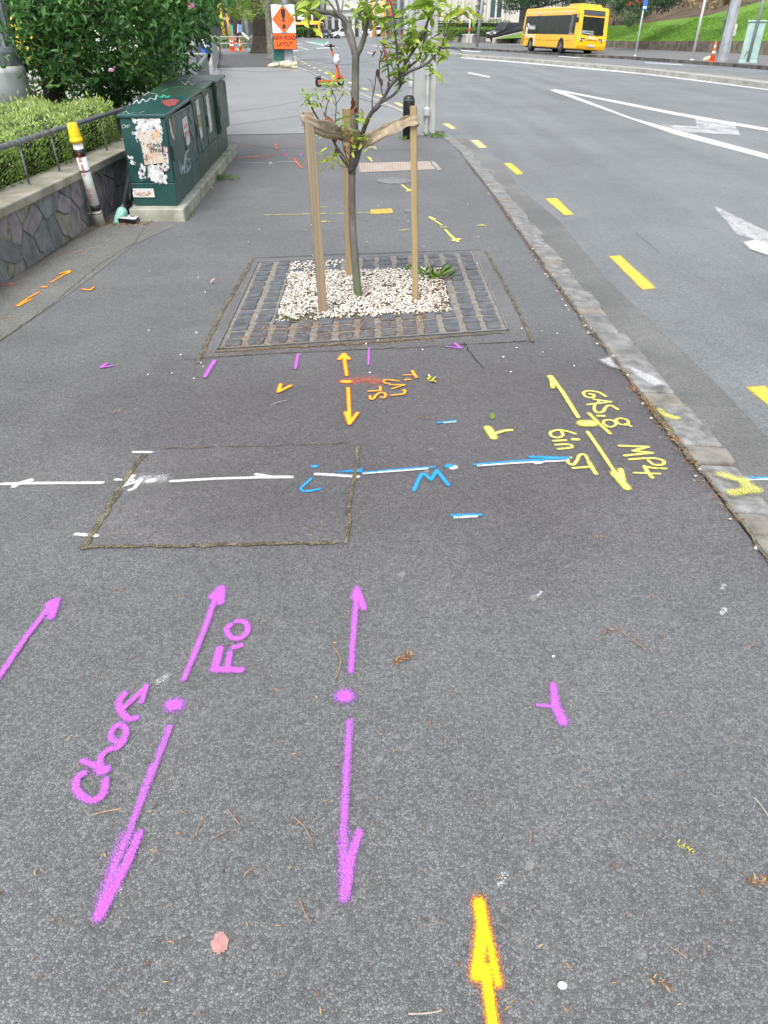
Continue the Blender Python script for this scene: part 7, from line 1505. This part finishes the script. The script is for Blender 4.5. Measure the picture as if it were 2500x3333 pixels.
rwl = thing('ramp_wall', 'low concrete ramp wall with railing behind the young tree branches', 'wall', (0, 140, 0)); b = MB(); a = G(1190, 140, -.1); c = G(1440, 152, -.1); b.add([(a.x, a.y, -.1), (c.x, c.y, -.1), (c.x, c.y+.4, -.1), (a.x, a.y+.4, -.1), (a.x, a.y, .55), (c.x, c.y, 1.1), (c.x, c.y+.4, 1.1), (a.x, a.y+.4, .55)], [(0, 1, 5, 4), (1, 2, 6, 5), (4, 5, 6, 7), (3, 0, 4, 7), (2, 3, 7, 6)]); b.build('wall_face', PM('ramp_grey', (.36, .37, .36), .8, .15, .7, world=True), rwl, world=True)
b = MB(); b.tube([(a.x, a.y, 1.3), (c.x, c.y, 1.9)], .04, 6); 
for k in range(9): p = a.lerp(c, k/8); b.tube([(p.x, p.y, .5+.4*k/8), (p.x, p.y, 1.3+.6*k/8)], .03, 5)
b.build('railing', gpole, rwl, world=True)
post('yellow_post', 'orange-yellow post left among the far cones', 1219, 133, .35, 6.5, orangepm, z=-.1); post('yellow_post', 'orange-yellow post right of the far cones', 1247, 133, .35, 6.5, orangepm, z=-.1)
post('lamp_post', 'grey lamp post behind the young tree, near the red banner', 1297, 138, .22, 8, gpole, z=-.1)
ne = post('road_sign', 'red and white no entry sign before the distant bus', 986, 122, .18, 6.4, wpole, 'road sign', z=-.1); b = MB(); b.bb((-.9, -.3, 3.3), (.9, -.22, 6.3)); b.build('plate', sgw, ne); b = MB(); b.bb((-.9, -.34, 5.2), (.9, -.305, 6.3)); b.build('red_panel', PM('sign_red', (.65, .03, .04), .5), ne); b = MB(); b.bb((-.55, -.37, 5.6), (.55, -.345, 5.9)); b.build('white_bar', sgw, ne)
post('road_sign_post', 'thin white post right of the no entry sign', 1019, 122, .18, 6.5, wpole, 'pole', z=-.1)
kl = post('keep_left_sign', 'small blue keep-left sign between the posts before the bus', 1012, 121, .1, 2.0, wpole, 'road sign', z=-.1); b = MB(); b.lathe([(.55, -.03), (.55, .03)], (0, -.15, 2.2), 18, rot=rotx); b.build('disc', bl_, kl); b = MB(); b.box((0, -.2, 2.2), (.5, .02, .12), (0, .8, 0)); b.build('arrow', sgw, kl)
tlt = thing('traffic_light', 'traffic light showing red, seen through the young tree', 'traffic light', G(1172, 124, -.1)); b = MB(); b.tube([(0, 0, 0), (0, 0, 3.5)], .09, 8); b.build('post', gpole, tlt); b = MB(); b.bb((-.35, -.25, 3.2), (.35, .25, 5.3)); b.build('housing', blackp, tlt)
rl = NT('red_lamp'); e_ = rl.n('ShaderNodeEmission'); e_.inputs[0].default_value = (1, .02, .02, 1); e_.inputs[1].default_value = 1.5; rl.t.links.new(e_.outputs[0], rl.out.inputs[0]); b = MB(); b.ball((0, -.27, 4.9), (.28, .05, .28)); b.build('red_lamp', rl.mat, tlt)

# ------------------------------------------------------------ vegetation across the road
lm_con = leaf_mat('conifer_leaf', [(0, (.012, .035, .018)), (.5, (.035, .085, .035)), (1, (.09, .17, .06))], .6, .15)
cl = spread(150, [(1600, -60), (1625, 10), (1650, 38), (1690, 30), (1730, 20), (1800, 8), (1990, 10), (2120, 20), (2160, -60)], 82, 92); bt = P(1860, 60, 96)
crown('conifer_tree', 'dark conifer with low sweeping branches behind the bus roof', 'tree', (bt.x, bt.y, 1.5), cl, lm_con, 120, .26, .9, [([(bt.x, bt.y, 1), (bt.x, bt.y, 12)], .4, .25), ([P(1900, -20, 93), P(1760, 22, 88), P(1655, 30, 86)], .12, .05), ([P(1900, -40, 93), P(1740, 5, 90), P(1640, 0, 88)], .1, .04)], simple=True)
def bush(name, label, poly, Y0, Y1, n, mat, n_per, ls, cr, tb=(.1, .7), cat='shrub', base=None, trunk=None, group=None):
    cl = spread(n, poly, Y0, Y1); c = sum(cl, Vector())/len(cl); return crown(name, label, cat, (c.x, c.y, base if base is not None else 0), cl, mat, n_per, ls, cr, trunk, group, simple=True, tintb=tb)
bush('leafy_shrub', 'green feathery shrub hanging over the bank right of the bus', [(1985, -40), (2000, 40), (2040, 75), (2075, 62), (2110, 30), (2150, -10), (2150, -40)], 70, 78, 46, lm_con, 130, .22, .62, (.4, 1), base=2)
bush('leafy_shrub', 'dark shrub above the brown bank at the top edge', [(2120, -40), (2130, 25), (2190, 15), (2230, -5), (2260, -40)], 74, 80, 34, lm_con, 110, .22, .7, (.0, .5), base=3)
bush('dry_shrub', 'tangle of bare brown twigs above the lawn at the top edge', [(2230, -40), (2240, 8), (2330, 14), (2420, 2), (2430, -40)], 66, 72, 24, leaf_mat('dry_twig_leaf', [(0, (.12, .08, .045)), (1, (.38, .29, .17))], .8, .1), 90, .30, .55, (.1, .9), base=3)
bt = bush('flowering_bush', 'bush with scattered red flowers left of the blue sign post', [(2075, -30), (2080, 22), (2120, 18), (2140, -30)], 70, 73, 10, lm_con, 90, .2, .4, (.5, 1), base=3)
rf = leaf_mat('red_flower', [(0, (.45, .05, .03)), (1, (.75, .14, .08))], .6, .2)
q = spread(12, [(2035, 0), (2040, 25), (2100, 18), (2130, 0)], 69, 71); leaves('flowers', rf, [tuple(p) for p in q for _ in range(4)], rdir(48), .13, .6, None, bt)

# ------------------------------------------------------------ centre and left background
lm_str = leaf_mat('street_leaf', [(0, (.05, .10, .02)), (.5, (.15, .24, .04)), (1, (.34, .42, .11))], .5, .35); lm_lace = leaf_mat('lacy_leaf', [(0, (.12, .15, .05)), (.5, (.25, .29, .11)), (1, (.42, .45, .22))], .6, .35)
def strunk(label, px0, px1, pyb, r, mat, flare=1.6, poly=None, crownm=None, n=30, lean=0, Yc=(0, 0), per=120, ls=.2, tb=(.2, .9)):
    c = G((px0+px1)/2, pyb); cl = spread(n, poly, c.y+Yc[0], c.y+Yc[1])
    return crown('street_tree', label, 'tree', c, cl, crownm, per, ls, .55, [([(c.x, c.y, -.1), (c.x, c.y, .12), (c.x, c.y, .5), (c.x+lean*.3, c.y, 2), (c.x+lean, c.y, 4.5)], r*flare, r*.7)], 'street trees along the far footpath', simple=True, tintb=tb, tkmat=mat)
t1_ = strunk('thick dark-trunked street tree with a flared base beyond the cones', 838, 872, 173, .78, dkbark, 1.0, [(690, -50), (700, 45), (760, 60), (800, 55), (860, 62), (900, 60), (905, -50)], lm_str, 62, Yc=(-5, 3))
c = G(855, 173); b = MB(); b.lathe([(1.15, -.02), (.95, .12), (.78, .5), (.70, 1.1)], (0, 0, 0), 16); b.build('root_flare', dkbark, t1_, smooth=True)
strunk('pale grey-barked street tree just left of the orange signs', 876, 897, 194, .27, grbark, 1.35, [(868, -50), (870, 18), (890, 40), (935, 12), (985, -10), (985, -50)], lm_lace, 44, Yc=(-1, 2), per=150, ls=.12)
strunk('farther dark-trunked street tree beside the teal kiosk', 768, 787, 140, .65, dkbark, 1.2, [(640, -50), (650, 60), (700, 78), (740, 50), (800, 60), (800, -50)], lm_str, 46, Yc=(-3, 3), per=100)
strunk('slim pale trunk right of the farther dark one', 789, 798, 138, .32, grbark, 1.1, [(780, -50), (785, 50), (850, 62), (870, -50)], lm_lace, 22, Yc=(-3, 3), per=100)
strunk('tree behind the no entry sign at the top of the picture', 1000, 1012, 122, .35, dkbark, 1.1, [(965, -50), (960, 40), (985, 55), (1030, 30), (1045, -50)], lm_lace, 30, Yc=(-6, 6), per=100, ls=.35, tb=(.1, .6))
poly_sheet('shaded_soil', [tuple(G(x, y).xy) for x, y in [(818, 176), (900, 176), (910, 197), (820, 194)]], .01, shade_m)  # soil under the trunks, with the trees' shade painted into its dark colour
# planter hedge with railing beyond the path
bush('planter_shrubs', 'yellow-green planter shrubs behind the low railing, left of the cones', [(718, 125), (716, 152), (752, 154), (752, 126)], 82, 86, 16, lm_lace, 90, .2, .45, (.1, .9), group='planter shrubs')
bush('planter_shrubs', 'yellow-green planter shrubs behind the low railing, right of the lone cone', [(790, 122), (790, 152), (845, 150), (845, 120)], 82, 86, 22, lm_lace, 90, .2, .45, (.2, 1), group='planter shrubs')
rg = thing('low_railing', 'low metal railing round the planter beyond the cones', 'railing', G(780, 156)); b = MB(); A0, A1 = P(712, 120, 80), P(848, 120, 80)
for z in (A0.z, A0.z*.45): b.tube([(A0.x, 80, z), (A1.x, 80, z)], .035, 6)
for k in range(7): x = A0.x+(A1.x-A0.x)*k/6; b.tube([(x, 80, 0), (x, 80, A0.z)], .035, 6)
b.build('rails', gpole, rg, world=True)
kk = thing('teal_kiosk', 'teal and black street kiosk behind the yellow posts', 'kiosk', (P(752, 60, 130).x, 130, 0)); bbx(kk, 'cabin', P(737, 60, 130).x, P(766, 60, 130).x, -.1, 2.2, 130, 131.5, PM('teal', (.10, .38, .30), .6, .1, 2)); bbx(kk, 'roof', P(748, 60, 130).x, P(768, 60, 130).x, 2.2, 3.4, 129.8, 131.7, sgk)
boxbush('grassy_verge', 'tufty green verge in front of the distant bus', (P(962, 90, 185).x, 184, 0), (P(1024, 90, 185).x, 186, 1.45), 1500, lm_bush, .1, .35, 'shrub')
# left: cream wall, fence, parapet, utility box, railing
c0 = P(630, 100, 58); lw = thing('cream_wall', 'cream wall section behind the blue car', 'wall', (c0.x, 58, 0)); bbx(lw, 'wall_face', P(560, 100, 62).x, P(694, 100, 62).x, -.1, 1.0, 62, 62.3, cw)
pwl = thing('kerb_wall', 'low concrete wall running beside the far footpath to a cream pillar', 'wall', G(705, 225)); b = MB(); a, c = G(706, 225), G(716, 172); b.add([(a.x-.35, a.y, 0), (a.x, a.y, 0), (c.x, c.y, 0), (c.x-.35, c.y, 0), (a.x-.35, a.y, .22), (a.x, a.y, .22), (c.x, c.y, .5), (c.x-.35, c.y, .5)], [(0, 1, 5, 4), (1, 2, 6, 5), (2, 3, 7, 6), (3, 0, 4, 7), (4, 5, 6, 7)]); b.bb((c.x-.6, c.y, 0), (c.x, c.y+.5, 1.05)); b.build('wall_face', PM('kerbwall_concrete', (.44, .42, .36), .8, .2, 1.5, world=True), pwl, world=True)
fe = thing('slatted_fence', 'grey slatted metal fence seen end-on beside the far footpath', 'fence', P(690, 130, 30)); b = MB(); a, c = P(684, 129, 30), P(702, 115, 44)
for k in range(60):
    p = a.lerp(c, k/59); b.box((p.x, p.y, .78), (.03, .10, 1.0))
b.tube([(a.x, a.y, 1.28), (c.x, c.y, 1.28)], .03, 6); b.tube([(a.x, a.y, .30), (c.x, c.y, .22)], .03, 6); b.build('slats', gpole, fe, world=True)
ub = thing('utility_box', 'large grey box behind the magnolia with a pale top', 'utility box', P(580, 180, 29)); a, c = P(545, 150, 29), P(632, 150, 29); bbx(ub, 'body', a.x, c.x, -.1, 1.12, 29, 30, PM('utility_grey', (.16, .17, .19), .6, .15, 2, world=True)); bbx(ub, 'top', a.x-.02, c.x+.02, 1.12, 1.24, 28.9, 30.1, PM('utility_top', (.34, .36, .39), .6, .15, 2, world=True))
r2 = thing('metal_railing', 'galvanised railing turning a corner behind the cabinets', 'railing', P(672, 180, 20)); b = MB(); q = [P(560, 178, 20), P(672, 178, 20), P(643, 226, 13.2)]; q = [Vector((p.x, p.y, 1.09)) for p in q]; b.tube(q, .03, 8)
for i in range(2):
    L = (q[i+1]-q[i]).length; m_ = int(L/.16)
    for k in range(m_+1): p = q[i].lerp(q[i+1], k/m_); b.tube([(p.x, p.y, .1), (p.x, p.y, 1.07)], .010 if k % 10 else .025, 5)
b.build('rails', galv, r2, world=True)
poly_sheet('pale_forecourt', [(-8.0, 15), (-30, 15), (-60, 40), (-60, 75), (-14.4, 75), (-9.6, 41), (-7.4, 24)], .006, PM('forecourt', (.36, .35, .32), .8, .15, .5, world=True))
bsn = thing('street_sign', 'blue and white street sign behind the slatted fence', 'street sign', G(692, 160)); bpx = P(692, 93, 66); b = MB(); b.tube([(0, 0, 0), (0, 0, 2.6)], .05, 8); b.build('post', gpole, bsn); b = MB(); b.box((bpx.x-bsn.location.x, -.5, bpx.z), (.36, .05, .62), (0, .15, 0)); b.build('blue_panel', PM('sign_pale_blue', (.16, .30, .52), .5), bsn)
b = MB(); b.box((bpx.x-bsn.location.x+.45, -.5, bpx.z-.55), (.75, .04, .16), (0, .7, 0)); b.box((bpx.x-bsn.location.x-.2, -.5, bpx.z), (.05, .06, .66), (0, .15, 0)); b.build('white_panel', sgw, bsn)
lb2 = thing('left_building', 'pale building with dark windows glimpsed through the magnolia', 'building', (-40, 75, 0)); bbx(lb2, 'wall', -75, -21, -.1, 9, 78, 86, PM('pale_wall', (.52, .51, .47), .8, .15, .5, world=True))
for k in range(12): bbx(lb2, 'window', -72+k*4.2, -70+k*4.2, .8, 2.9, 77.9, 77.99, bglass)
for i, (px, lbl, m_) in enumerate([(70, 'yellow machine glimpsed left through the magnolia', yellowpm), (200, 'white parked vehicle glimpsed low through the magnolia', wht)]):
    c = P(px, 190, 30); car(lbl, m_, (c.x, 30+i*4, 0), R_(170), kind='van', H=1.9, L=4.6, name='parked_van', cat='van')
# distant treeline closing the view
lm_far = leaf_mat('far_tree_leaf', [(0, (.03, .07, .025)), (1, (.12, .20, .06))], .7, .2)
for i, (x, y) in enumerate([(-95, 120), (-75, 110), (-58, 125), (60, 130), (75, 110), (48, 140)]):
    crown('background_tree', ['round dark tree far left, outermost', 'dark tree far left behind the magnolia', 'tree beyond the left building', 'tree on the hill top behind the lawn', 'outermost tree on the hill at the right', 'tree on the hill behind the conifer'][i], 'tree', (x, y, 0), [(x+random.gauss(0, 3), y+random.gauss(0, 3), random.uniform(3, 11)) for _ in range(30)], lm_far, 80, .7, 2.0, [([(x, y, 0), (x, y, 7)], .5, .3)], 'distant trees', simple=True)
